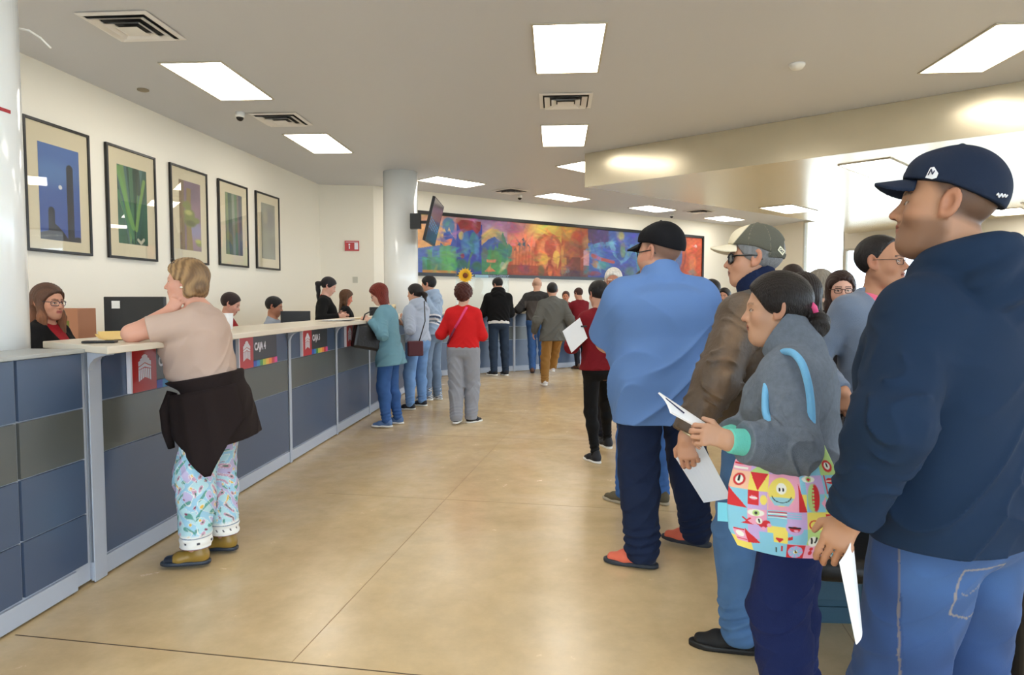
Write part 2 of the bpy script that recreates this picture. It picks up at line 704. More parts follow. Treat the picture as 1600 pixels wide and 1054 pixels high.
def make_cam():
    e = empty('ceiling_camera')
    MB().lathe([(.055, 0), (.055, -.05), (.05, -.06)], 20).build('housing', M_WHITE, e)
    MB().lathe([(.045, -.055), (.042, -.075), (.028, -.095), (.008, -.103)], 20).build('dome', M_BLACK, e)
    return e


pc = make_cam()
for i, (x, y, z, lab) in enumerate([
        (-3.87, 8.2, H, 'small white dome camera on the ceiling near the left wall'),
        (-0.80, 14.9, H, 'small dome camera on the ceiling above the mural middle'),
        (3.05, 18.4, H, 'small dome camera on the ceiling above the black cap')]):
    o = pc if i == 0 else copy_tree(pc)
    o.location = (x, y, z)
    tag(o, lab, 'camera', 'dome cameras on the ceiling')
o = MB().lathe([(.075, 0), (.075, -.015), (.055, -.045), (.02, -.055)], 24).build('smoke_detector', M_WHITE, loc=(2.33, 6.9, H))
tag(o, 'small white round smoke detector on the grey ceiling at right', 'smoke detector')
o = MB().lathe([(.06, 0), (.06, -.012), (.04, -.02)], 24).build('ceiling_speaker', mat('speaker_grille', (150, 138, 118), 0.6), loc=(-4.5, 7.25, H))
tag(o, 'small round grille on the ceiling above the second framed picture', 'ceiling speaker')
o = MB().tube([(0, 0, 0), (.06, .0, -.012), (.12, 0, -.05), (.17, 0, -.10)], .005, 6).build('loose_cable', M_WHITE, loc=(-2.692, 3.302, float(on_y(33, 44, 3.3)[2])))
tag(o, 'short loose white wire sticking out from the near column', 'wire')
o = MB().box(-.03, .03, -.002, .002, -.008, .008).build('red_tape', mat('red_tape_plastic', (170, 30, 40), .5), loc=(-2.895 + .2905, 3.10, 2.30), rot=(0, 0, PI / 2))
tag(o, 'small strip of red tape stuck on the near white column', 'tape')
# ------------------------------------------------------------------ framed pictures on the left wall
def wall_point(px):
    r = ray(px, 300)
    # intersect with wall_left line
    A = np.array([[r[0], -wd[0]], [r[1], -wd[1]]])
    t, s = np.linalg.solve(A, WL0 - CAM[:2])
    return CAM[:2] + r[:2] * t


def pic_paint(k):
    c = Canvas(90, 150, (70, 110, 170))
    if k == 0:
        c.a = npl((78, 114, 176)) * (1 - c.Y[..., None]) * .95 + npl((66, 88, 156)) * c.Y[..., None]
        c.ell(.35, .3, .5, .12, (96, 136, 186), .6, soft=1)
        c.noise(.08, 7, 1)
        g = (50, 54, 62)
        c.ell(.51, .43, .045, .022, (226, 226, 226))
        c.ell(.75, .22, .085, .05, g)
        c.rect(.665, .22, .835, 1, g)
        c.ell(.28, .70, .08, .05, g)
        c.rect(.20, .70, .36, 1, g)
        c.poly([(.33, .82), (.42, .84), (.55, .9), (.68, .98), (.68, 1), (0, 1), (0, .93), (.2, .9)], g)
        c.ell(.92, .97, .12, .03, g)
    elif k == 1:
        c.a[:] = npl((56, 92, 74))
        c.noise(.5, 9, 3)
        rs = np.random.RandomState(4)
        for q in range(15):
            x = rs.uniform(-.1, 1.1)
            c.poly([(x - .05, -.05), (x + .09, -.05), (.5 + (x - .5) * .25 + .05, .7 + rs.uniform(0, .3)), (.5 + (x - .5) * .25, 1.05)],
                   [(88, 132, 98), (60, 96, 86), (120, 158, 92), (44, 72, 58), (92, 124, 126)][q % 5], .7)
        c.line([(.02, .05), (.28, .45), (.5, .78)], .035, (120, 168, 96), .9)
        c.line([(.02, .35), (.3, .7), (.48, .9)], .03, (92, 140, 100), .8)
        c.line([(.9, .15), (.72, .5), (.6, .8)], .03, (134, 172, 90), .8)
        c.line([(.66, 0), (.7, .3)], .05, (58, 72, 62), .8)
        c.line([(.65, .93), (.75, .97), (.85, .92)], .02, (206, 202, 176), .9)
    elif k == 2:
        c.a[:] = npl((140, 116, 128))
        c.noise(.35, 8, 7, (1, .8, .6))
        c.ell(.75, .7, .3, .12, (150, 148, 184), .8, soft=.8)
        c.rect(.0, 0, .22, 1, (140, 118, 70), .8)
        c.poly([(.3, 1), (.6, 1), (.5, .5), (.55, .1), (.35, .1), (.32, .5)], (150, 128, 66), .9)
        for x, y, r in ((.35, .35, .2), (.45, .47, .26), (.5, .57, .3), (.8, .55, .14), (.9, .88, .16)):
            c.ell(x, y, r, r * .3, (132, 140, 66), .9, soft=.4)
        c.ell(.42, .45, .16, .035, (196, 196, 110), .9, soft=.8)
        c.ell(.5, .6, .22, .04, (80, 82, 44), .7, soft=.8)
        c.ell(.85, .85, .14, .03, (186, 190, 84), .9, soft=.8)
    elif k == 3:
        c.a[:] = npl((112, 124, 106))
        for x, w, col in ((.1, .05, (140, 156, 110)), (.3, .04, (82, 104, 84)), (.45, .05, (150, 154, 140)), (.6, .05, (96, 130, 92)), (.85, .05, (88, 84, 106)), (.2, .03, (70, 92, 86)), (.72, .03, (136, 116, 110))):
            c.line([(x, 0), (x + .05, 1)], w, col, .8)
        c.a = c.a * (1.15 - .45 * c.Y[..., None])
        c.noise(.2, 9, 9)
    else:
        c.a[:] = npl((134, 136, 120))
        c.noise(.25, 8, 12)
        c.ell(.65, .3, .4, .2, (112, 112, 114), .8, soft=.8)
        c.ell(.3, .25, .16, .12, (160, 152, 120), .6, soft=.8)
    return c


M_MAT = mat('picture_mat_board', (226, 214, 182), 0.7)
M_PGLASS = glass_mat('picture_glass')
pics = [  # frame px: left, right, top-left y, bottom-left y; image window fractions
    (35, 138, 177, 391, (.20, .82, .165, .90), 'black framed photograph of dark cacti on a blue sky, nearest the column'),
    (164, 240.5, 221, 402, (.20, .80, .16, .86), 'black framed photograph of green agave leaves, second from the column'),
    (263.5, 321, 253, 409, (.22, .80, .14, .86), 'black framed photograph of a yellow-green cactus fruit, the middle one'),
    (338.5, 384, 278, 414, (.22, .80, .13, .86), 'black framed photograph of grey-green cactus ribs, fourth from the column'),
    (397, 433.5, 297, 419, (.22, .80, .13, .86), 'smallest-looking black framed picture, farthest along the left wall'),
]
for k, (xl, xr, yt, yb, win, lab) in enumerate(pics):
    a, b = wall_point(xl), wall_point(xr)
    w = np.linalg.norm(b - a)
    d = ray(xl, yt)
    zt = 1.4 + d[2] * a[1] / d[1]
    d = ray(xl, yb)
    zb = 1.4 + d[2] * a[1] / d[1]
    e = empty('framed_picture', (a[0], a[1], zb), math.atan2(wd[1], wd[0]), lab, 'picture', 'framed photographs on the left wall')
    h = zt - zb
    t = .028
    Y0, Y1 = -.035, -.004
    MB().box(0, t, Y0, Y1, 0, h).box(w - t, w, Y0, Y1, 0, h).box(t, w - t, Y0, Y1, 0, t).box(t, w - t, Y0, Y1, h - t, h).build('frame', M_FRAME, e, bevel=.003)
    MB().box(t, w - t, -.02, -.005, t, h - t).build('mat_board', M_MAT, e)
    c = pic_paint(k)
    x0, x1, v0, v1 = win

    def pf(u, v, x0=x0, x1=x1, v0=v0, v1=v1, w=w, h=h):
        return np.stack([w * (x0 + (x1 - x0) * u), np.full_like(u, -.0215), h * (1 - (v0 + (v1 - v0) * v))], -1)
    c.grid('photograph', pf, e, M_VC)
    MB().box(t, w - t, -.027, -.0255, t, h - t).build('glass', M_PGLASS, e)


# ------------------------------------------------------------------ the long mural
def mural_canvas():
    c = Canvas(620, 116, (90, 110, 170))

    # frame pixel helper: photo px 655..1098 -> u 0..1 corrected for perspective
    def uu(px):
        r = ray(px, 400)
        A = np.array([[r[0], -U[0]], [r[1], -U[1]]])
        t, s = np.linalg.solve(A, MW0 - CAM[:2])
        return (s - S0) / (S1 - S0)

    def P(px, v):
        return (uu(px), v)
    R = lambda x0, v0, x1, v1, col, al=1.: c.poly([P(x0, v0), P(x1, v0), P(x1, v1), P(x0, v1)], col, al)

    def E(px, v, rpx, rv, col, al=1., soft=.2, rot=0):
        c.ell(uu(px), v, (uu(px + rpx) - uu(px - rpx)) / 2, rv, col, al, rot, soft)
    PL = lambda pts, col, al=1.: c.poly([P(*p) for p in pts], col, al)
    LN = lambda pts, w, col, al=1.: c.line([P(*p) for p in pts], w, col, al)
    # skies
    R(640, 0, 720, .45, (226, 170, 130))
    R(700, 0, 800, .4, (160, 120, 170))
    E(716, .08, 26, .12, (214, 150, 150), .9, .8)
    E(780, .2, 24, .16, (196, 150, 170), .9, .8)
    R(790, 0, 880, .5, (214, 128, 110))
    E(800, .12, 20, .12, (150, 90, 130), .9, .8)
    E(825, .3, 26, .16, (240, 130, 100), .9, .8)
    E(858, .12, 30, .2, (226, 196, 84), 1, .8)
    E(880, .2, 16, .2, (216, 170, 60), .9, .8)
    # left: blue/green panel
    R(640, .38, 712, 1, (86, 112, 190))
    PL([(640, .4), (655, .15), (668, .38), (680, .34), (690, .5), (640, .6)], (240, 176, 110))
    E(697, .16, 10, .14, (90, 130, 170))
    PL([(685, .38), (690, .2), (694, .3), (698, .2), (703, .32), (708, .4)], (232, 196, 120))
    PL([(683, .52), (690, .3), (698, .26), (708, .4), (712, .6)], (60, 92, 180))
    PL([(684, .46), (704, .37), (700, .5), (690, .53)], (244, 140, 90))
    for x, cc in ((664, (96, 150, 110)), (672, (72, 120, 150)), (686, (88, 170, 84)), (694, (120, 180, 90)), (702, (80, 150, 110))):
        R(x, .6, x + 7, 1, cc, .85)
    R(683, .52, 708, 1, (100, 168, 96), .8)
    R(690, .72, 712, 1, (92, 176, 100), .9)
    R(655, .72, 683, 1, (90, 150, 104), .8)
    R(662, .72, 668, 1, (60, 140, 80), .8)
    R(655, .95, 712, 1, (220, 150, 70), .9)
    # blue block
    R(710, .1, 750, 1, (52, 72, 168))
    PL([(709, .04), (748, .05), (748, .2), (742, .28), (736, .2), (726, .24), (718, .3), (713, .14)], (156, 40, 44))
    E(717, .32, 4, .08, (200, 180, 110))
    E(737, .45, 7, .2, (60, 140, 150), .9)
    E(724, .45, 6, .2, (80, 140, 200), .8, .6)
    E(742, .5, 4, .2, (80, 150, 220), .8, .6)
    E(719, .68, 3, .05, (140, 50, 90))
    E(718, .84, 10, .1, (56, 116, 90), .9, .5)
    E(742, .86, 8, .09, (60, 120, 84), .9, .5)
    LN([(728, .95), (730, .75), (734, .62)], .015, (90, 140, 60), .9)
    # mountains, greens
    PL([(749, .3), (762, .17), (776, .16), (784, .3), (790, .42), (749, .5)], (206, 172, 108))
    PL([(749, .48), (760, .36), (770, .3), (780, .4), (800, .55), (749, .7)], (66, 92, 170))
    PL([(776, .44), (783, .2), (789, .4), (796, .55), (774, .6)], (60, 126, 96))
    R(749, .55, 800, 1, (70, 140, 100))
    PL([(756, .95), (772, .45), (786, .95)], (84, 150, 84), .8)
    E(790, .6, 8, .1, (56, 120, 130), .9, .5)
    E(754, .62, 5, .12, (96, 110, 120), .9, .5)
    E(795, .7, 6, .12, (80, 170, 130), .8, .5)
    R(757, .72, 771, .78, (224, 132, 90))
    PL([(754, .95), (762, .84), (772, .94)], (240, 130, 80))
    E(783, .83, 5, .07, (180, 190, 180), .7)
    R(749, .96, 800, 1, (80, 140, 100))
    # orange land
    R(792, .45, 880, 1, (196, 88, 50))
    PL([(796, .6), (806, .42), (816, .28), (828, .48), (838, .62)], (64, 80, 96))
    PL([(792, .4), (800, .5), (804, .6), (800, .74), (792, .74)], (70, 130, 110))
    rs = np.random.RandomState(5)
    for q in range(16):
        x = 798 + q * 2.6
        LN([(x, .95), (x + 1, .62 + .1 * math.sin(q)), (x + 2, .45 + .12 * math.sin(q * 2.1))], .018, (236, 128, 70) if q % 2 else (206, 100, 56), .8)
    R(790, .8, 858, 1, (150, 62, 44), .8)
    E(818, .88, 10, .08, (120, 70, 90), .7, .7)
    E(856, .55, 21, .36, (206, 104, 54))
    E(856, .55, 17, .3, (228, 140, 84), .9)
    E(858, .46, 9, .2, (190, 84, 56))
    LN([(858, .6), (857, .8)], .03, (180, 80, 50))
    E(849, .66, 5.5, .12, (226, 170, 60))
    E(868, .62, 5.5, .13, (232, 176, 70))
    c.ring(uu(856), .55, (uu(877) - uu(835)) / 2, .36, .1, (170, 76, 46), .8)
    E(858, .9, 7, .14, (150, 70, 40))
    E(858, .9, 3.5, .11, (224, 110, 50))
    E(844, .9, 5, .12, (110, 100, 60), .8, .5)
    # red/brown middle
    R(876, .25, 920, 1, (160, 74, 44))
    R(876, .0, 920, .3, (190, 90, 40))
    E(890, .08, 18, .18, (216, 160, 60), .9, .8)
    E(902, .18, 10, .15, (190, 66, 36), .9, .7)
    PL([(876, .4), (884, .3), (890, .9), (876, .95)], (222, 150, 70), .8)
    PL([(880, .3), (902, .28), (906, .6), (880, .62)], (172, 92, 60), .9)
    R(884, .6, 906, 1, (120, 62, 48), .9)
    E(915, .3, 6, .14, (170, 120, 80), .8, .7)
    R(874, .86, 930, 1, (70, 66, 84), .6)
    E(886, .88, 3, .05, (120, 130, 140), .8)
    # blue figures
    R(918, .0, 1018, 1, (64, 92, 172))
    R(918, .0, 950, .3, (90, 60, 90), .9)
    E(940, .12, 12, .2, (76, 56, 120), .9, .7)
    E(930, .5, 14, .12, (80, 136, 196), .8, .6)
    LN([(914, .5), (924, .36), (940, .3), (955, .28)], .04, (84, 150, 200), .9)
    LN([(955, .3), (962, .5), (972, .62)], .05, (104, 168, 206), .9)
    LN([(988, .3), (982, .5), (974, .62)], .05, (90, 150, 206), .9)
    E(970, .42, 8, .2, (54, 88, 160))
    E(973, .4, 4, .16, (120, 136, 110), .8)
    E(970, .1, 5, .1, (168, 160, 90), .9, .6)
    E(975, .8, 14, .14, (70, 70, 150), .8, .7)
    LN([(925, .55), (940, .62), (958, .66)], .035, (190, 84, 66), .9)
    E(938, .74, 12, .08, (80, 160, 160), .9, .5)
    E(930, .72, 5, .08, (170, 130, 80), .8)
    R(911, .45, 920, .76, (206, 150, 160), .9)
    R(911, .76, 920, .95, (70, 120, 130), .8)
    E(928, .92, 10, .05, (160, 70, 60), .8, .6)
    E(985, .85, 8, .1, (90, 130, 130), .8, .7)
    LN([(996, .3), (998, .55), (1000, .8)], .06, (80, 156, 176), .8)
    R(1003, .3, 1022, .8, (210, 110, 70), .8)
    # right, seen past the cap: blue disc on orange
    R(1018, .0, 1056, 1, (70, 96, 160))
    R(1056, .0, 1110, 1, (204, 86, 46))
    E(1061, .45, 6, .3, (88, 110, 170))
    c.ring(uu(1061), .4, (uu(1072) - uu(1050)) / 2, .42, .12, (150, 70, 60), .8)
    E(1083, .6, 5, .2, (224, 128, 80), .8, .7)
    E(1083, .85, 6, .1, (120, 130, 120), .8, .6)
    E(1088, .2, 2, .04, (230, 220, 210), .8)
    E(1070, .2, 14, .15, (224, 110, 60), .7, .8)
    g_ = c.a.mean(2, keepdims=True)
    c.a = (c.a * .92 + g_ * .08) * .80
    rs = np.random.RandomState(11)
    for q in range(700):
        x, y = rs.rand(2)
        col = c.a[int(y * c.h), int(x * c.w)] * rs.uniform(.6, 1.5, 3)
        i0, i1 = max(0, int((x - .03) * c.w)), min(c.w, int((x + .03) * c.w))
        X, Y = (c.X[:, i0:i1] - x) * c.asp, c.Y[:, i0:i1] - y
        t_ = rs.uniform(0, 3.14)
        u_, v_ = X * math.cos(t_) + Y * math.sin(t_), Y * math.cos(t_) - X * math.sin(t_)
        m_ = (np.clip(1.5 - np.sqrt((u_ / rs.uniform(.03, .12)) ** 2 + (v_ / rs.uniform(.008, .03)) ** 2), 0, 1) * .6)[..., None]
        c.a[:, i0:i1] = c.a[:, i0:i1] * (1 - m_) + np.clip(col, 0, 1) * m_
    c.noise(.16, 26, 3)
    c.noise(.1, 60, 8)
    return c


r_ = ray(1098, 400)
A_ = np.array([[r_[0], -U[0]], [r_[1], -U[1]]])
S1 = float(np.linalg.solve(A_, MW0 - CAM[:2])[1])
r_ = ray(645, 400)
A_ = np.array([[r_[0], -U[0]], [r_[1], -U[1]]])
S0 = float(np.linalg.solve(A_, MW0 - CAM[:2])[1])
MZ0, MZ1 = 1.93, 3.29
e = empty('mural_painting', (MW0[0] + U[0] * S0, MW0[1] + U[1] * S0, MZ0), math.atan2(U[1], U[0]),
          'long colourful landscape mural in a dark frame on the far wall', 'painting')
ML = S1 - S0
MB().box(0, ML, -.05, -.003, 0, .07).box(0, ML, -.05, -.003, MZ1 - MZ0 - .07, MZ1 - MZ0).box(0, .07, -.05, -.003, .07, MZ1 - MZ0 - .07).box(ML - .07, ML, -.05, -.003, .07, MZ1 - MZ0 - .07).build('frame', M_FRAME, e)
mc = mural_canvas()
mc.grid('canvas', lambda u, v: np.stack([.07 + (ML - .14) * u, np.full_like(u, -.02), (MZ1 - MZ0 - .07) - (MZ1 - MZ0 - .14) * v], -1), e, M_VC)


# ------------------------------------------------------------------ counters
def rounded_top(x0, x1, z0, z1, r):
    pts = [(x0, z0), (x1, z0)]
    for k in range(7):
        a = PI / 2 * k / 6
        pts.append((x1 - r + r * math.cos(a), z1 - r + r * math.sin(a)))
    for k in range(7):
        a = PI / 2 + PI / 2 * k / 6
        pts.append((x0 + r + r * math.cos(a), z1 - r + r * math.sin(a)))
    return pts


ZT = 1.152


def counter_unit(x, y, rz, W, lab, rows=(0.115, 0.637, 0.90), depth=0.18):
    e = empty('counter_unit', (x, y, 0), rz, lab, 'counter', 'service counter units')
    MB().box(.0, W - .001, 0.0, depth, 0.02, ZT).build('carcass', M_GREYF, e)
    MB().box(0, W, -.012, 0, 0.012, .105).build('kick_board', M_GREYF, e, bevel=.002)
    g = .034
    MB().face_prism(rounded_top(.055 + (.045 if abs(y - ys[0]) < .01 else 0), W - .012, rows[2] + .004, ZT - .004, .11), -.012, .01).build('panel', M_BLUEP, e)
    MB().box(.055 + (.045 if abs(y - ys[0]) < .01 else 0), W - .012, -.012, .01, rows[1] + .004, rows[2] - .004).build('panel', M_GRNP, e)
    MB().box(.055 + (.045 if abs(y - ys[0]) < .01 else 0), W - .012, -.012, .01, rows[0] + .004, rows[1] - .004).build('panel', M_BLUEP, e)
    b = MB().box(.001, .05 + (.045 if abs(y - ys[0]) < .01 else 0), -.020, -.0125, .004, ZT - .002)
    b.build('post', M_GREYF, e, bevel=.003)
    return e


CX = -2.30
ys = [3.16 + 1.245 * k for k in range(8)]
names = ['the one holding up the yellow envelope', 'behind the woman in the black skirt', 'with the CAJA 4 sign', 'with the CAJA 5 sign',
         'beside the redhead in teal', 'behind the couple in pale blue', 'last before the counter bends']
sec = ['first full-height blue and grey counter unit, under the yellow envelope', 'counter unit carrying the CAJA 4 sign, right of the leaning woman',
       'counter unit carrying the CAJA 5 sign', 'counter unit half hidden by the black bag of the redhead', 'counter unit behind the redhead in teal',
       'counter unit behind the woman in the pale blue hoodie', 'last counter unit before the counter bends, behind the pale blue jacket']
for k in range(7):
    counter_unit(CX, ys[k], PI / 2, ys[k + 1] - ys[k], sec[k])
# bend and the far run
P1 = np.array([CX, ys[7]])
P2 = np.array([-2.18, 12.40])
DEP = .18
d = P2 - P1
counter_unit(P1[0], P1[1] + .002, math.atan2(d[1], d[0]), np.linalg.norm(d), 'short counter unit at the bend, behind the red sweater')
FD = np.array([0.798, 0.602])
FA = math.atan2(FD[1], FD[0])
fl = ['far counter unit behind the woman in the red sweater', 'far counter unit behind the man in the black jacket', 'far counter unit right of the man in the black jacket',
      'far counter unit behind the khaki trousers', 'far counter unit behind the man in the maroon shirt', 'far counter unit behind the woman holding a white form',
      'far counter unit hidden behind the blue shirt', 'far counter unit beyond the blue shirt', 'last far counter unit towards the windows']
fstep = .83
for k in range(9):
    q = P2 + FD * fstep * k
    counter_unit(q[0], q[1], FA, fstep, fl[k])

# near section, lower ledge with four rows of panels
e = empty('counter_partition', (CX, 1.448, 0), PI / 2, 'low blue panelled counter end at the left edge with four rows of panels', 'counter')
MB().box(0, 1.705, 0, .26, .02, 1.15).build('carcass', M_GREYF, e)
MB().box(0, 1.60, -.014, 0, .012, .105).build('kick_board', M_GREYF, e, bevel=.002)
zr = [.115, .363, .632, .882, 1.150]
for r in range(4):
    for (xa, xb) in ((.02, 1.262), (1.280, 1.672)):
        MB().box(xa, xb, -.014, .01, zr[r] + .004, zr[r + 1] - .004).build('panel', M_GRNP if r == 2 else M_BLUEP, e)
MB().box(0, 1.70, -.03, .28, 1.150, 1.168).build('ledge', mat('ledge_grey', (176, 180, 180), .35), e, bevel=.003)

# the continuous worktop
top_in = 0.44
nF = np.array([FD[1], -FD[0]])
far_end = P2 + FD * 7.5
outer = [(-2.07, 3.0), (-2.09, ys[7] - .06), tuple(P2 + nF * .16 + np.array([.03, -.03])), tuple(far_end + nF * .16)]
inner = [tuple(far_end - nF * .34), tuple(P2 - nF * .30 + FD * .1), (-2.37, 12.3), (-2.36, 11.4), (-2.66, 11.3), (-2.70, 3.40)]
MB().prism(outer + inner, ZT + .001, ZT + .036).build('worktop', M_TOP, bevel=.004)
tag(bpy.data.objects['worktop'], 'long pale laminate worktop running along the whole counter', 'worktop')
# brackets carrying the overhang
for k in range(7):
    b = MB()
    pts = [(0, 0), (.12, 0), (.11, -.012), (.07, -.016), (.035, -.03), (.012, -.055), (.0, -.09)]
    n = len(pts)
    vs = [(px_, -.018, pz) for px_, pz in pts] + [(px_, .018, pz) for px_, pz in pts]
    b.add(vs, [tuple(range(n)), tuple(range(2 * n - 1, n - 1, -1))] + [(i, (i + 1) % n, n + (i + 1) % n, n + i) for i in range(n)])
    if True:
        o = b.build('bracket', M_GREYF, loc=(-2.272, ys[k], ZT - .002))
        par = [q for q in bpy.data.objects if q.name.startswith('counter_unit') and abs(q.location.y - ys[k]) < .01][0]
        o.parent = par
        o.location = (0, -.03, ZT - .002)
        o.rotation_euler = (0, 0, -PI / 2)

# inner staff desks
DK = mat('staff_desk', (204, 198, 186), .4)
o = MB().box(-3.02, -2.56, 3.72, 11.1, 1.02, 1.05).build('staff_desk', DK)
MB().box(-3.0, -2.94, 3.75, 3.81, 0, 1.02).box(-3.0, -2.94, 11.1, 11.16, 0, 1.02).box(-2.64, -2.58, 3.75, 3.81, 0, 1.02).box(-2.64, -2.58, 11.1, 11.16, 0, 1.02).build('desk_leg', M_GREYF, o)
tag(o, 'pale staff desk running behind the counter', 'desk')

# ------------------------------------------------------------------ counter signs
M_RED = mat('sign_red', (186, 34, 38), .35)
M_SBLK = mat('sign_dark', (36, 38, 40), .35)
M_SWH = mat('sign_white', (232, 230, 240), .4)


def emblem(parent, cx, cz, s, y):
    w, h = .5 * s, s
    b = MB()
    t = .0015

    def pl(pts):
        b.face_prism([(cx + px_ * s, cz + pz * s) for px_, pz in pts], y - t, y)
    # crown with merlons and a peaked roof line
    pl([(-.42, .34), (-.30, .38), (-.30, .44), (-.18, .49), (-.18, .56), (-.06, .62), (.06, .62), (.18, .56), (.18, .49), (.30, .44), (.30, .38), (.42, .34), (.42, .16), (.30, .19), (.0, .30), (-.30, .19), (-.42, .16)])
    pl([(-.42, .12), (-.30, .15), (0, .26), (.30, .15), (.42, .12), (.42, .02), (0, .12), (-.42, .02)])
    for k in range(7):
        x0 = -.42 + k * .124
        x1 = x0 + .082
        f = lambda x: -.46 + .16 * (1 - abs(x) / .42)
        g = lambda x: 0.0 + .08 * (1 - abs(x) / .42)
        pl([(x0, f(x0)), (x1, f(x1)), (x1, g(x1)), (x0, g(x0))])
    b.build('emblem', M_SWH, parent)


rain = [(40, 70, 170), (40, 130, 190), (70, 140, 70), (190, 200, 70), (240, 190, 80), (240, 140, 60), (200, 50, 50), (220, 70, 150)]
MR = [mat('rainbow_%d' % i, c, .4) for i, c in enumerate(rain)]
for k, (ya, lab, txt) in enumerate([
        (3.463, 'red counter sign with white emblem, beside the leaning woman', 'CAJA 3'),
        (4.70, 'red and black counter sign reading CAJA 4 with rainbow strip', 'CAJA 4'),
        (5.92, 'red and black counter sign reading CAJA 5 with rainbow strip', 'CAJA 5'),
        (7.19, 'red and black counter sign partly behind the black handbag', 'CAJA 6')]):
    e = empty('counter_sign', (CX + .014, ya, .905), PI / 2, lab, 'sign', 'CAJA signs on the counter front')
    MB().box(0, .012, -.024, 0, 0, .25).build('edge_strip', M_SWH, e)
    MB().box(.012, .235, -.022, 0, 0, .25).build('red_panel', M_RED, e)
    MB().box(.235, .66, -.022, 0, .048, .25).build('dark_panel', M_SBLK, e)
    r = empty('rainbow_strip', (0, 0, 0))
    r.parent = e
    for q in range(8):
        MB().box(.235 + q * .054, .235 + (q + 1) * .054, -.023, 0, 0, .046).build('colour_block', MR[q], r)
    emblem(e, .125, .118, .135, -.0225)
    text_mesh('lettering', txt, .078, M_SWH, e, (.255, -.0225, .125), (PI / 2, 0, 0), .001, .003, xs=.82)

# ------------------------------------------------------------------ things on and behind the counter
ZW = ZT + .0365
M_ENV = mat('manila_paper', (236, 204, 128), .7, bump=.1, bscale=20)


def sheet_stack(name, x, y, w, l, rz, n, m, lab, cat, curl=.0):
    b = MB()
    rs = random.Random(name + str(x))
    for k in range(n):
        a = rs.uniform(-.15, .15)
        dx, dy = rs.uniform(-.01, .01), rs.uniform(-.01, .01)
        c, s = math.cos(a), math.sin(a)
        vs = []
        N = 8
        for i in range(N + 1):
            for jx in (0, 1):
                u, v = (i / N - .5) * w, (jx - .5) * l
                z = .0015 * k + .0005 + curl * max(0, (i / N - .5) * 2) ** 2 * (1 + .3 * k)
                vs.append((u * c - v * s + dx, u * s + v * c + dy, z))
        top = [(p[0], p[1], p[2] + .0012) for p in vs]
        fs = [(2 * i, 2 * i + 1, 2 * i + 3, 2 * i + 2) for i in range(N)]
        b.add(vs, [f[::-1] for f in fs])
        b.add(top, fs)
    o = b.build(name, m, loc=(x, y, ZW), rot=(0, 0, rz))
    tag(o, lab, cat)
    return o


sheet_stack('envelope', -2.42, 3.70, .36, .27, 2.2, 3, M_ENV, 'yellow manila envelope with a raised flap under the woman\'s elbow', 'envelope', .02)
sheet_stack('envelope', -2.38, 4.05, .32, .26, .3, 2, M_ENV, 'second yellow envelope lying flat behind the phone', 'envelope', .006)
c = on_z(155, 530, ZW)
o = MB().box(-.075, .075, -.036, .036, 0, .012).build('phone', M_BLACK, loc=(-2.30, 3.28, ZW + .0005), rot=(0, 0, .35), bevel=.005)
tag(o, 'black mobile phone lying on the near end of the worktop', 'phone')
MB().box(-.066, .066, -.031, .031, .012, .0125).build('screen', mat('phone_screen', (10, 12, 16), .1), o)
c = on_z(357, 514, ZW)
o = MB().lathe([(.03, 0), (.033, .06), (.036, .115), (.037, .12), (.034, .12)], 24).build('paper_cup', M_PAPER, loc=(c[0], c[1], ZW))
tag(o, 'tall white paper cup on the worktop beyond the leaning woman', 'cup')
o.scale = (1, 1, 1)
c = on_z(508, 491, ZW)
sheet_stack('paper_stack', -2.35, 7.2, .3, .42, .1, 5, M_PAPER, 'flat stack of white papers in front of the standing cashier', 'papers', .004)
sheet_stack('paper_stack', -2.25, 8.1, .3, .5, .2, 5, mat('cream_paper', (236, 220, 176), .7), 'cream papers on the worktop near the redhead', 'papers', .01)
sheet_stack('paper_stack', -2.3, 9.0, .26, .2, .4, 14, mat('cream_paper2', (240, 226, 190), .7), 'thick pile of cream papers before the orange-haired cashier', 'papers', .03)

# cardboard box and monitor behind the counter
e = empty('cardboard_box', tuple(on_y(113, 522, 5.4) * np.array([1, 1, 0]) + np.array([0, 0, 1.05])), .1,
          'brown cardboard box with a small green print behind the counter', 'box')
MB().box(-.17, .12, -.12, .14, 0, .29).build('box_body', mat('cardboard', (176, 122, 92), .8), e, bevel=.004)
MB().box(-.17, .12, -.125, .14, -.045, 0).build('tray', M_BLACK, e)
MB().box(-.03, .025, -.1215, -.12, .14, .2).box(.03, .05, -.1215, -.12, .14, .19).build('print', mat('green_print', (116, 120, 50), .8), e)
x0 = e.location
o = MB().box(x0[0] - .3, x0[0] + .14, x0[1] - .2, x0[1] + .2, 0, 1.004).build('side_cabinet', DK)
tag(o, 'low pale cabinet under the cardboard box behind the counter', 'cabinet')


def monitor(px, y, z, w, h, rz, lab, sticker=False):
    p = on_y(px, 500, y)
    e = empty('monitor', (p[0], p[1], z), rz, lab, 'monitor', 'computer monitors behind the counter')
    MB().box(-w / 2, w / 2, -.02, .02, .08, .08 + h).build('display', M_BLACK, e, bevel=.006)
    MB().box(-.1, .1, -.07, .07, 0, .012).box(-.025, .025, -.012, .03, .012, .12).build('stand', M_BLACK, e)
    if sticker:
        MB().box(-w / 2 + .06, -w / 2 + .12, -.0215, -.02, .08 + h - .085, .08 + h - .03).build('sticker', M_WHITE, e)
    return e


monitor(212, 4.75, 1.051, .44, .30, .06, 'large black monitor back with a white sticker, behind the leaning woman', True).location.z = 1.051
monitor(462, 7.9, 1.051, .34, .15, .25, 'low black monitor in front of the male cashier')
monitor(592, 10.9, 1.051, .3, .17, .5, 'dark small monitor beside the redhead\'s face')

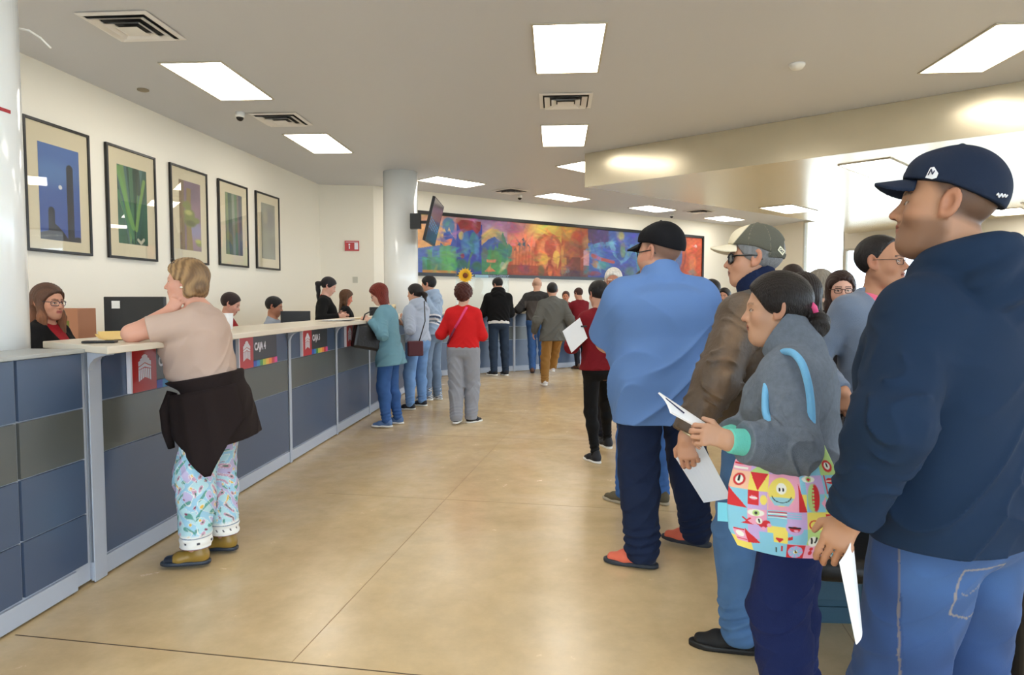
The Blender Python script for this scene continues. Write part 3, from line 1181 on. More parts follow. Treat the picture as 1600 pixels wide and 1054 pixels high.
# red information sign and small plate on the back wall
bd = np.array([1.08, .22]); bd /= np.linalg.norm(bd)


def on_back(px, py):
    r = ray(px, py)
    A = np.array([[r[0], -bd[0]], [r[1], -bd[1]]])
    t, s = np.linalg.solve(A, WL1 - CAM[:2])
    return CAM + r * t


p = on_back(550, 384)
e = empty('wall_sign', tuple(p), math.atan2(bd[1], bd[0]), 'small red and white pictogram sign on the far left wall', 'sign')
MB().box(-.14, .14, -.02, -.003, -.1, .1).build('plate', M_RED, e)
MB().box(.05, .12, -.022, -.02, -.07, .06).box(-.06, -.04, -.022, -.02, -.06, .0).box(-.065, -.035, -.022, -.02, .01, .04).box(-.12, .12, -.022, -.02, .07, .078).build('pictogram', M_SWH, e)
p = on_back(555, 437)
o = MB().box(-.05, .05, -.012, -.003, -.06, .06).build('wall_socket', mat('grey_plate', (196, 194, 180), .5), loc=tuple(p), rot=(0, 0, math.atan2(bd[1], bd[0])))
tag(o, 'small grey wall plate under the red sign', 'socket')

# television on the far column
e = empty('television', (-2.12, 11.75, 2.76), PI / 2 + .05, 'flat television seen edge-on, mounted on the far white column', 'television')
R_ = Matrix.Rotation(.24, 4, 'X')
tv = MB().box(-.62, .62, -.02, .03, -.37, .37).build('casing', M_BLACK, e, bevel=.006)
tv.matrix_local = R_
c = Canvas(60, 36, (30, 60, 90))
c.rect(0, 0, 1, .45, (120, 108, 118))
c.rect(0, .45, 1, .7, (30, 80, 130))
for k in range(4):
    c.line([(0, .45 + .07 * k), (1, .6 + .07 * k)], .012, (120, 170, 210))
c.rect(0, .72, 1, 1, (30, 60, 56))
s_ = c.grid('screen', lambda u, v: np.stack([-.6 + 1.2 * u, np.full_like(u, -.0215), .35 - .7 * v], -1), e, mat('tv_screen', vc=True, rough=.15))
s_.matrix_local = R_
o = MB().box(-.06, .06, -.10, .08, -.13, .13).build('wall_bracket', M_BLACK, e)
o.matrix_local = Matrix.Translation((0, .33, .02))
o = MB().box(-.025, .025, .02, .30, -.02, .03).build('bracket_arm', M_BLACK, e)

# clear acrylic screen with sunflower on the far counter
a_, b_ = on_y(712, 432, 12.72), on_y(795, 432, 13.45)
e = empty('acrylic_screen', (a_[0], a_[1], ZW), math.atan2(b_[1] - a_[1], b_[0] - a_[0]), 'clear acrylic screen standing on the far counter behind the red sweater', 'screen')
L_ = float(np.linalg.norm((b_ - a_)[:2]))
MB().box(0, L_, -.004, .004, 0, .72).build('pane', glass_mat('acrylic', (.93, .96, .96), refl=.03), e)
MB().box(L_ * .35, L_ * .6, -.006, -.004, .66, .715).build('label', mat('pale_blue_label', (150, 190, 205), .5), e)
e2 = empty('sunflower', (a_[0] + .18, a_[1] + .02, 1.88), .3, 'yellow paper sunflower above the head of the woman in red', 'flower decoration')
b = MB()
for ring_ in range(2):
    for k in range(16):
        a = 2 * PI * k / 16 + ring_ * .2
        r1 = .155 - .025 * ring_
        pts = [(.03, -.01), (.07, -.028), (r1, 0), (.07, .028)]
        vs = []
        for yy in (-.004 - .004 * ring_, 0 - .004 * ring_):
            vs += [(px_ * math.cos(a) - pz * math.sin(a), yy, px_ * math.sin(a) + pz * math.cos(a)) for px_, pz in pts]
        b.add(vs, [(0, 1, 2, 3), (7, 6, 5, 4), (0, 4, 5, 1), (1, 5, 6, 2), (2, 6, 7, 3), (3, 7, 4, 0)])
b.build('petals', mat('petal_yellow', (250, 196, 30), .6), e2)
o = MB().lathe([(.055, 0), (.05, .01), (.03, .016)], 20).build('seed_head', mat('seed_brown', (120, 60, 20), .8), e2)
o.rotation_euler = (PI / 2, 0, 0)
MB().tube([(0, .003, -.1), (0, .003, -.672)], .006, 8).build('stem', mat('stem_green', (70, 110, 50), .6), e2)
# ------------------------------------------------------------------ implicit surfaces -> meshes (people and cloth)
F32 = np.float32


def vec(*a):
    return np.array(a, dtype=F32)


def smin(a, b, k):
    h = np.maximum(k - np.abs(a - b), 0) / k
    return np.minimum(a, b) - h * h * k * .25


def smax(a, b, k):
    return -smin(-a, -b, k)


def sph(P, c, r):
    return np.sqrt(((P - np.array(c, F32)) ** 2).sum(1)) - r


def ell(P, c, r):
    q = P - np.array(c, F32)
    r = np.array(r, F32)
    a = q / r
    k0 = np.sqrt((a * a).sum(1))
    a = a / r
    k1 = np.sqrt((a * a).sum(1)) + 1e-6
    return k0 * (k0 - 1) / k1


def cap(P, a, b, ra, rb):
    a = np.array(a, F32)
    ba = np.array(b, F32) - a
    q = P - a
    t = np.clip((q @ ba) / (ba @ ba + 1e-9), 0, 1)
    d = q - t[:, None] * ba
    return np.sqrt((d * d).sum(1)) - (ra + (rb - ra) * t)


def nrm(v):
    v = np.array(v, F32)
    return v / (np.linalg.norm(v) + 1e-9)


def econe(P, a, b, Ra, Rb, u):
    """elliptic tapered capsule; u: direction of the first radius"""
    a = np.array(a, F32)
    b = np.array(b, F32)
    w = b - a
    L = float(np.linalg.norm(w))
    w = w / L
    u = np.array(u, F32)
    u = nrm(u - w * float(u @ w))
    v = np.cross(w, u).astype(F32)
    q = P - a
    s = q @ w
    t = np.clip(s / L, 0, 1)
    over = s - t * L
    ru = Ra[0] + (Rb[0] - Ra[0]) * t
    rv = Ra[1] + (Rb[1] - Ra[1]) * t
    rw = np.minimum(ru, rv)
    x = (q @ u) / ru
    y = (q @ v) / rv
    z = over / rw
    k0 = np.sqrt(x * x + y * y + z * z)
    k1 = np.sqrt((x / ru) ** 2 + (y / rv) ** 2 + (z / rw) ** 2) + 1e-6
    return k0 * (k0 - 1) / k1


def table(prof, col):
    z = [p[0] for p in prof]
    zz = np.linspace(z[0], z[-1], 160)
    y = np.interp(zz, z, [p[col] for p in prof])
    k = np.exp(-np.linspace(-2, 2, 17) ** 2)
    k /= k.sum()
    yp = np.concatenate([np.full(8, y[0]), y, np.full(8, y[-1])])
    return zz.astype(F32), np.convolve(yp, k, 'valid').astype(F32)


class Prof:
    """stack of superellipse sections along z: rows (z, rx, ry, cy)"""

    def __init__(s, rows, n=2.4, capk=.05):
        rows = sorted(rows)
        s.z0, s.z1 = rows[0][0], rows[-1][0]
        s.t = [table(rows, c) for c in (1, 2, 3)]
        s.n, s.capk = n, capk

    def __call__(s, P, off=0.0, offz=None):
        z = P[:, 2]
        rx = np.interp(z, *s.t[0]).astype(F32) + off
        ry = np.interp(z, *s.t[1]).astype(F32) + off
        cy = np.interp(z, *s.t[2]).astype(F32)
        x, y = np.abs(P[:, 0]), np.abs(P[:, 1] - cy)
        k0 = ((x / rx) ** s.n + (y / ry) ** s.n) ** (1 / s.n) + 1e-5
        r = np.sqrt(x * x + y * y)
        d = (k0 - 1) * np.where(k0 > 0.05, r / k0, np.minimum(rx, ry))
        o = off if offz is None else offz
        dz = np.maximum(s.z0 - o - z, z - s.z1 - o)
        return smax(d, dz, s.capk)


_EDG = np.array([(0, 1), (2, 3), (4, 5), (6, 7), (0, 2), (1, 3), (4, 6), (5, 7), (0, 4), (1, 5), (2, 6), (3, 7)])


def surface(f, lo, hi, h, smooth=1, lips=2.3):
    """naive surface nets on a sparse lattice"""
    B = 4
    lo = np.array(lo, F32) - 2 * h
    n = np.ceil((np.array(hi) + 2 * h - lo) / (h * B)).astype(int) + 1
    cc = np.stack(np.meshgrid(*[np.arange(k) for k in n], indexing='ij'), -1).reshape(-1, 3)
    cen = lo + (cc + .5).astype(F32) * F32(h * B)
    dc = f(cen)
    act = cc[np.abs(dc) < h * B * .87 * lips]
    N = n * B + 1
    D = np.full(N, 1e3, F32)
    g = np.stack(np.meshgrid(*[np.arange(B + 1)] * 3, indexing='ij'), -1).reshape(-1, 3)
    mask = np.zeros(N, bool)
    pts = (act[:, None, :] * B + g[None]).reshape(-1, 3)
    mask[pts[:, 0], pts[:, 1], pts[:, 2]] = True
    idx = np.argwhere(mask)
    vals = np.empty(len(idx), F32)
    for s in range(0, len(idx), 200000):
        vals[s:s + 200000] = f(lo + idx[s:s + 200000].astype(F32) * F32(h))
    D[mask] = vals
    gc = np.stack(np.meshgrid(*[np.arange(B)] * 3, indexing='ij'), -1).reshape(-1, 3)
    cells = (act[:, None, :] * B + gc[None]).reshape(-1, 3)
    off = np.array([(i, j, k) for i in (0, 1) for j in (0, 1) for k in (0, 1)])
    cv = np.stack([D[cells[:, 0] + o[0], cells[:, 1] + o[1], cells[:, 2] + o[2]] for o in off], 1)
    sgn = cv < 0
    on = sgn.any(1) & ~sgn.all(1)
    cells, cv, sgn = cells[on], cv[on], sgn[on]
    acc = np.zeros((len(cells), 3), F32)
    cnt = np.zeros(len(cells), F32)
    for a, b in _EDG:
        m = sgn[:, a] != sgn[:, b]
        va, vb = cv[m, a], cv[m, b]
        t = va / (va - vb)
        acc[m] += off[a] + (off[b] - off[a]) * t[:, None]
        cnt[m] += 1
    V = cells + acc / cnt[:, None]
    ID = np.full(N, -1, np.int32)
    ID[cells[:, 0], cells[:, 1], cells[:, 2]] = np.arange(len(cells))
    quads = []
    for ax in range(3):
        o = np.zeros(3, int)
        o[ax] = 1
        b_i = int(o[0] * 4 + o[1] * 2 + o[2])
        m = sgn[:, 0] != sgn[:, b_i]
        c = cells[m]
        neg = sgn[m, 0]
        u, v = np.zeros(3, int), np.zeros(3, int)
        u[(ax + 1) % 3] = 1
        v[(ax + 2) % 3] = 1
        ok = (c - u - v >= 0).all(1)
        c, neg = c[ok], neg[ok]
        q = np.stack([ID[tuple((c - u - v).T)], ID[tuple((c - v).T)], ID[tuple(c.T)], ID[tuple((c - u).T)]], 1)
        good = (q >= 0).all(1)
        q, neg = q[good], neg[good]
        q[~neg] = q[~neg][:, ::-1]
        quads.append(q)
    Q = np.concatenate(quads)
    V = V.astype(F32)
    for _ in range(smooth):
        a = np.zeros_like(V)
        k = np.zeros(len(V), F32)
        for i, j in ((0, 1), (1, 2), (2, 3), (3, 0)):
            for x in range(3):
                a[:, x] += np.bincount(Q[:, i], V[Q[:, j], x], len(V)) + np.bincount(Q[:, j], V[Q[:, i], x], len(V))
            k += np.bincount(Q[:, i], minlength=len(V)) + np.bincount(Q[:, j], minlength=len(V))
        V = V * .5 + a / np.maximum(k, 1)[:, None] * .5
    return lo + V * F32(h), Q


def rotm(yaw=0, pitch=0, roll=0):
    """degrees; pitch>0 leans forward (+y), yaw>0 turns to the left, roll>0 tips to the right"""
    y, p, r = [math.radians(a) for a in (yaw, -pitch, roll)]
    M = Matrix.Rotation(y, 3, 'Z') @ Matrix.Rotation(p, 3, 'X') @ Matrix.Rotation(r, 3, 'Y')
    return np.array(M, dtype=F32)


def ik(S, T, a, b, pole):
    S, T = np.array(S, F32), np.array(T, F32)
    d = T - S
    L = float(np.linalg.norm(d))
    L2 = min(L, (a + b) * .995)
    d = d / (L + 1e-9)
    T = S + d * L2
    x = (a * a - b * b + L2 * L2) / (2 * L2)
    hgt = math.sqrt(max(a * a - x * x, 0))
    p = np.array(pole, F32)
    p = nrm(p - d * float(p @ d))
    return S + d * x + p * hgt, T


def wrinkle(P, amp, f=22., seed=0.0, ax=(0, 0, 1)):
    """soft fold field"""
    x, y, z = P[:, 0], P[:, 1], P[:, 2]
    a, b, c = ax
    t = 3.2 * (x * (1 - a) * f * .9 + y * (1 - b) * f * .8 + z * (.35 + .65 * c) * f)
    n1 = np.sin(x * f * .37 + seed) + np.sin(z * f * .31 + y * f * .4 + seed * 1.7)
    n2 = np.sin(x * f * .71 - z * f * .43 + seed * 2.1 + 1.4 * np.sin(y * f * .5 + z * f * .2))
    rid = (1 - np.abs(np.sin(t * .5 + 1.9 * n1))) ** 1.5
    rid2 = (1 - np.abs(np.sin(x * f * 1.3 - z * f * 1.5 + 1.6 * n2 + seed))) ** 2
    m1 = np.clip(.45 + .7 * n2, 0, 1)
    return -amp * (1.3 * rid * m1 + 1.1 * rid2 * (1 - m1) - .45 + .35 * n1 * .5)


# ------------------------------------------------------------------ head
def head_sdf(Q, o):
    jw = o.get('jaw', 1.0)
    fat = o.get('fat', 0.0)
    Qs = Q.copy()
    Qs[:, 0] = np.abs(Q[:, 0])
    d = ell(Q, (0, -.012, .030), (.077, .098, .087))
    d = smin(d, ell(Q, (0, .026, -.028), (.060 * jw + fat, .063, .086)), .03)
    d = smin(d, cap(Qs, (.043 * jw, .0, -.052), (.018, .062, -.094), .026 + fat, .022 + fat * .5), .03)
    d = smin(d, sph(Qs, (.038, .056, -.030), .025 + fat), .025)
    d = smin(d, cap(Qs, (.006, .083, .020), (.044, .064, .016), .011, .010), .018)
    d = smax(d, -sph(Qs, (.031, .104, .000), .019), .014)
    d = smin(d, sph(Qs, (.031, .0755, -.002), .0135), .004)
    nl = o.get('nose', 1.0)
    d = smin(d, cap(Q, (0, .084, .010), (0, .086 + .023 * nl, -.030), .0075, .0115), .013)
    d = smin(d, sph(Qs, (.0125, .090 + .006 * nl, -.034), .0085), .008)
    d = smin(d, ell(Q, (0, .074, -.064), (.030, .023, .026)), .022)
    d = smin(d, ell(Q, (0, .0945, -.0565), (.023, .0085, .0058)), .005)
    d = smin(d, ell(Q, (0, .0925, -.0680), (.019, .0085, .0066)), .005)
    d = smax(d, -cap(Qs, (0, .1045, -.0620), (.021, .0930, -.0630), .0020, .0015), .003)
    d = smin(d, sph(Q, (0, .070, -.098), .020 + fat * .6), .022)
    if fat > 0:
        d = smin(d, ell(Q, (0, .035, -.105), (.05, .05, .03)), .03)
    # ears
    E = (Qs - np.array((.0800, -.008, -.006), F32)) / 1.12
    c, s = math.cos(.22), math.sin(.22)
    E = np.stack([E[:, 0] * .94 + E[:, 1] * .34, E[:, 1] * .94 - E[:, 0] * .34, E[:, 2]], 1)
    E = np.stack([E[:, 0], E[:, 1] * c + E[:, 2] * s, E[:, 2] * c - E[:, 1] * s], 1)
    e = ell(E, (0.002, 0, .002), (.0085, .0185, .031))
    e = smax(e, -ell(E, (.0105, .003, .003), (.0095, .0110, .0200)), .003)
    rr_ = np.sqrt((E[:, 1] / .0165) ** 2 + ((E[:, 2] - .002) / .0285) ** 2)
    e = smin(e, np.sqrt(((rr_ - 1) * .020) ** 2 + (E[:, 0] - .004) ** 2) - .0036, .003)
    e = smin(e, ell(E, (.001, .008, -.026), (.005, .008, .009)), .006)
    e = smin(e, sph(E, (.003, .0115, -.001), .0042), .003)
    d = smin(d, e * 1.12, .004)
    return d


def head_color(Q, skin, o):
    """per-point skin tone: lips, brows, eyes, cropped hair and beard"""
    n = len(Q)
    x, y, z = np.abs(Q[:, 0]), Q[:, 1], Q[:, 2]
    c = np.ones((n, 3), F32) * npl(skin)

    def mix(m, col):
        nonlocal c
        m = np.clip(m, 0, 1)[:, None]
        c = c * (1 - m) + npl(col) * m
    red = tuple(int(v) for v in (skin[0] * .97, skin[1] * .80, skin[2] * .80))
    mix(.5 * np.exp(-((x - .042) ** 2 + (z + .03) ** 2 + (y - .06) ** 2) / .0005), red)
    mix(.5 * np.exp(-((x) ** 2 + (z + .032) ** 2 + (y - .108) ** 2) / .0002), red)
    mix(.4 * (x > .076) * (np.abs(z) < .04), red)
    lip = o.get('lip', (skin[0] * .80, skin[1] * .56, skin[2] * .56))
    if max(lip) > 1:
        lip = tuple(min(255, v) for v in lip)
    lm = (y > .082) * np.clip((.0225 - x) / .003, 0, 1) * np.clip((.0115 - np.abs(z + .0620)) / .003, 0, 1)
    mix(lm * .85, lip)
    mix((y > .085) * (x < .021) * (np.abs(z + .0622) < .0014) * .7, (60, 25, 22))
    hc = o.get('hair_col', (30, 24, 22))
    # brows
    bz = .021 + .004 * np.clip(1 - np.abs(x - .03) / .02, 0, 1)
    mix((y > .05) * np.clip((.0045 - np.abs(z - bz)) / .002, 0, 1) * (x > .010) * (x < .050) * o.get('brow', .85), hc)
    # eyes
    if not o.get('closed'):
        ey = ((x - .031) / .0130) ** 2 + ((z + .002) / .0052) ** 2
        mix((y > .078) * (ey < 1) * 1.0, (196, 182, 172))
        ir = (x - .031) ** 2 + (z + .002) ** 2
        mix((y > .078) * (ey < 1) * (ir < .0056 ** 2), (50, 30, 20))
        mix((y > .074) * (ey > 1) * (ey < 1.7) * (z > -.002) * .9, (30, 20, 18))
    else:
        mix((y > .078) * (np.abs(z + .006) < .0015) * (np.abs(x - .031) < .013), (30, 20, 18))
    # nostrils
    mix((y > .09) * (z < -.0385) * (z > -.046) * (np.abs(x - .007) < .0035), (70, 35, 30))
    b = o.get('beard')
    if b:
        m = np.clip((-.028 - z) / .02, 0, 1) * np.clip((y + .02) / .02, 0, 1) * (1 - lm)
        m *= np.clip(((-z - .055) * 1.0 + (x - .028) * 1.4 + .012) / .012, 0, 1)
        m = np.maximum(m, (y > .08) * np.clip((.006 - np.abs(z + .0475)) / .003, 0, 1) * (x < .026))
        mix(m * b[0], b[1])
    f = o.get('fade')
    if f:   # clipped hair painted on the scalp: true colour of the scalp
        line = np.maximum((y - .052) * .862 - (z - .055) * .507, (y - .012) * .35 - (z + .03) * .94)
        m = np.clip(-line / .022, 0, 1)
        m = np.maximum(m, np.clip((.012 - np.abs(y - .020)) / .012, 0, 1) * (x > .06) * (z > -.03) * (z < .05) * .3)
        m *= (x < .0785)
        mix(m * f[0], f[1])
    return c


def hair_sdf(Q, style, o):
    Qs = Q.copy()
    Qs[:, 0] = np.abs(Q[:, 0])
    t = o.get('hair_t', .010)
    shell = ell(Q, (0, -.014, .032), (.078 + t, .100 + t, .089 + t))
    hl = o.get('hairline', 0.0)
    d1 = (Q[:, 1] - .085 + hl) * .862 - (Q[:, 2] - .078) * .507
    d2 = (Q[:, 1] - .022) * .447 - (Q[:, 2] + .012) * .894
    st = o.get('strand', .0012)
    if style in ('short', 'fringe'):
        d = smax(smax(shell, d1, .008), d2, .006)
        if style == 'fringe':
            d = smax(d, Q[:, 2] - .05 + np.clip(Q[:, 1] + .1, 0, 1) * .3, .01)
        d = d + st * np.sin(Q[:, 0] * 500 + 3 * np.sin(Q[:, 2] * 90)) * .6
    elif style == 'curly':
        d = smax(shell - .012, smax(d1, d2 + .0, .01), .01)
        d = smin(d, ell(Q, (0, -.055, -.02), (.082, .06, .075)), .02)
        d = d + .0035 * np.sin(Q[:, 0] * 90 + 3 * np.sin(Q[:, 2] * 60) + Q[:, 1] * 70) + .0025 * np.sin(Q[:, 2] * 130 + 2.5 * np.sin(Q[:, 0] * 70))
    elif style == 'bob':
        d = smax(shell - .008, d1, .01)
        d = smin(d, cap(Qs, (.068, -.015, .02), (.074, -.028, -.075), .030, .026), .02)
        d = smin(d, ell(Q, (0, -.07, -.045), (.083, .052, .062)), .03)
        d = smax(d, -ell(Qs, (.075, .028, -.03), (.03, .028, .045)), .01)
        d = d + .0022 * np.sin(Qs[:, 0] * 260 + Q[:, 1] * 200 + 3 * np.sin(Q[:, 2] * 50)) + .0015 * np.sin(Q[:, 2] * 60 + Q[:, 0] * 40 + Q[:, 1] * 40)
    elif style == 'long':
        L = o.get('hair_len', .30)
        d = smax(shell - .006, d1, .01)
        fr = o.get('front', .02)
        d = smin(d, cap(Qs, (.066, -.005, .02), (.078, fr, -.11), .027, .026), .02)
        d = smin(d, econe(Qs, (.074, fr - .005, -.10), (.075, fr + .02, -L + .05), (.03, .03), (.022, .016), (1, 0, 0)), .02)
        dn = np.array(o.get('down', (0, 0, -1)), F32)
        dn = nrm(dn + vec(0, 0, -.6))
        d = smin(d, econe(Q, (0, -.06, -.02), vec(0, -.075, -.02) + dn * (L - .02), (.088, .048), (.085, .022), (1, 0, 0)), .03)
        d = d + .0022 * np.sin(Qs[:, 0] * 300 + Q[:, 1] * 240 + 2 * np.sin(Q[:, 2] * 25))
    elif style in ('bun', 'pony'):
        d = smax(smax(shell, d1, .008), d2 - .004, .01)
        d = d + .0008 * np.sin(Q[:, 0] * 420 + Q[:, 2] * 300)
        if style == 'bun':
            bp = o.get('bun', (0, -.135, -.045))
            b = sph(Q, bp, .047) + .003 * np.sin((Q[:, 0] + Q[:, 2]) * 150)
            b = smin(b, ell(Q, (bp[0], bp[1] + .008, bp[2] - .022), (.036, .034, .04)), .02)
            d = smin(d, b, .012)
        else:
            L = o.get('hair_len', .28)
            dx = o.get('pony_x', 0.)
            b = cap(Q, (0, -.105, .01), (dx * .4, -.145, -.04), .022, .036)
            dn = np.array(o.get('down', (0, 0, -1)), F32)
            e_ = np.array((dx * .4, -.145, -.04), F32) + dn * (L - .05) + vec(dx * .6, .01, 0)
            b = smin(b, cap(Q, (dx * .4, -.145, -.04), e_, .036, .018), .02)
            b = b + .003 * np.sin(Q[:, 2] * 70 + Q[:, 0] * 60) + .0012 * np.sin(Q[:, 0] * 400)
            d = smin(d, b, .01)
    return d


def cap_sdf(Q, o):
    t = .014
    dome = ell(Q, (0, -.012, .036), (.079 + t, .102 + t, .090 + t + .006))
    pl = -(Q[:, 2] - .040 - np.where(Q[:, 1] > 0, .20, .40) * Q[:, 1] - o.get('low', 0)) * .93     # bottom edge plane (z as a function of y)
    d = smax(dome, pl, .004)
    d = smin(d, ell(Q, (0, .045, .075), (.060, .052, .050)), .02)
    d = smax(d, pl, .003)
    ang_ = np.arctan2(Q[:, 0], Q[:, 1] + .012)
    d = d + .0009 * np.exp(-(np.sin(ang_ * 3) / .06) ** 2) * (Q[:, 2] < .13)
    if o.get('gap'):
        d = smax(d, -ell(Q, (0, -.125, .040), (.040, .055, .034)), .003)
        d = np.minimum(d, smax(np.abs(dome) - .002, np.abs(Q[:, 2] - .006) - .012, .002) + (Q[:, 1] > -.05) * .1)
    d = np.minimum(d, ell(Q, (0, -.012, .036 + .090 + t + .006), (.008, .008, .005)))
    return d


def brim_sdf(Q, o):
    L = o.get('brim', .075)
    x, y, z = Q[:, 0], Q[:, 1], Q[:, 2]
    zc = .060 - (x ** 2) * o.get('curve', 6.0) - (y - .08) * o.get('brim_drop', .22)
    e = np.sqrt((x / .078) ** 2 + ((y - .068) / (L + .034)) ** 2)
    d = (e - 1) * .07
    d = np.maximum(np.abs(z - zc) * .85 - .0035, d)
    return smax(d, -(y - .068), .006)


def hand_sdf(P, W, dirv, back, thumb, curl=25, spread=.0, tcurl=30, k=1.0, point=None):
    y_ = nrm(dirv)
    b_ = np.array(back, F32)
    z_ = nrm(b_ - y_ * float(b_ @ y_))
    x_ = np.cross(y_, z_).astype(F32)
    R = np.stack([x_, y_, z_], 1)
    Q = ((P - np.array(W, F32)) @ R) / k
    s = thumb
    d = econe(Q, (0, -.01, 0), (s * .004, .075, 0), (.026, .018), (.037, .0125), (1, 0, 0))
    d = smin(d, cap(Q, (s * .018, .02, -.004), (s * .030, .055, -.008), .017, .013), .012)
    fin = None
    bases = [(.030, .086, .074), (.010, .091, .082), (-.011, .088, .076), (-.030, .080, .060)]
    cl = curl if hasattr(curl, '__len__') else [curl * m for m in (.85, 1, 1.05, 1.15)]
    for i, (bx, by, L) in enumerate(bases):
        p = np.array((s * bx, by - .012, 0), F32)
        a = math.radians(cl[i] * .6)
        sx = s * (spread * (1.2 - .8 * i) * .1)
        r0, r1 = (.0092, .0088, .0086, .0078)[i], (.0070, .0070, .0068, .0062)[i]
        ang = a
        f = None
        for j, fr in enumerate((.50, .30, .22)):
            q = p + np.array((sx * math.cos(ang), math.cos(ang), -math.sin(ang)), F32) * L * fr * (1.12 if j == 0 else 1)
            c = cap(Q, p, q, r0 + (r1 - r0) * j / 3, r0 + (r1 - r0) * (j + 1) / 3)
            f = c if f is None else smin(f, c, .004)
            p = q
            ang += math.radians(cl[i] * (1.0 if j == 0 else .75))
        fin = f if fin is None else smin(fin, f, .0015)
    d = smin(d, fin, .007)
    tp = np.array((s * .026, .030, -.008), F32)
    td = nrm((s * .75, .65, -.25 - math.sin(math.radians(tcurl)) * .6))
    q1 = tp + td * .040
    td2 = nrm(td * .6 + np.array((-s * .15, .75, -.2), F32))
    q2 = q1 + td2 * .032
    th = smin(cap(Q, tp, q1, .0135, .0105), cap(Q, q1, q2, .0105, .0080), .005)
    d = smin(d, th, .008)
    return d * k
# ------------------------------------------------------------------ people
M_SKIN = mat('skin', vc=True, rough=0.5, spec=0.35)
M_HAIR = {}


def hair_mat(col, rough=.42):
    k = str(col)
    if k not in M_HAIR:
        M_HAIR[k] = mat('hair_' + str(len(M_HAIR)), col, rough, spec=.28, bump=.6, bscale=60, stretch=(6, 6, .8), var=.25, vscale=14, detail=5)
    return M_HAIR[k]


def cloth_mat(name, col, rough=.85, bump=.12, bscale=700, var=.05, sheen=.0, spec=.2, vc=False, vscale=3.):
    return mat(name, col, rough, spec=spec, bump=bump, bscale=bscale, var=var, sheen=sheen, vc=vc, vscale=vscale)


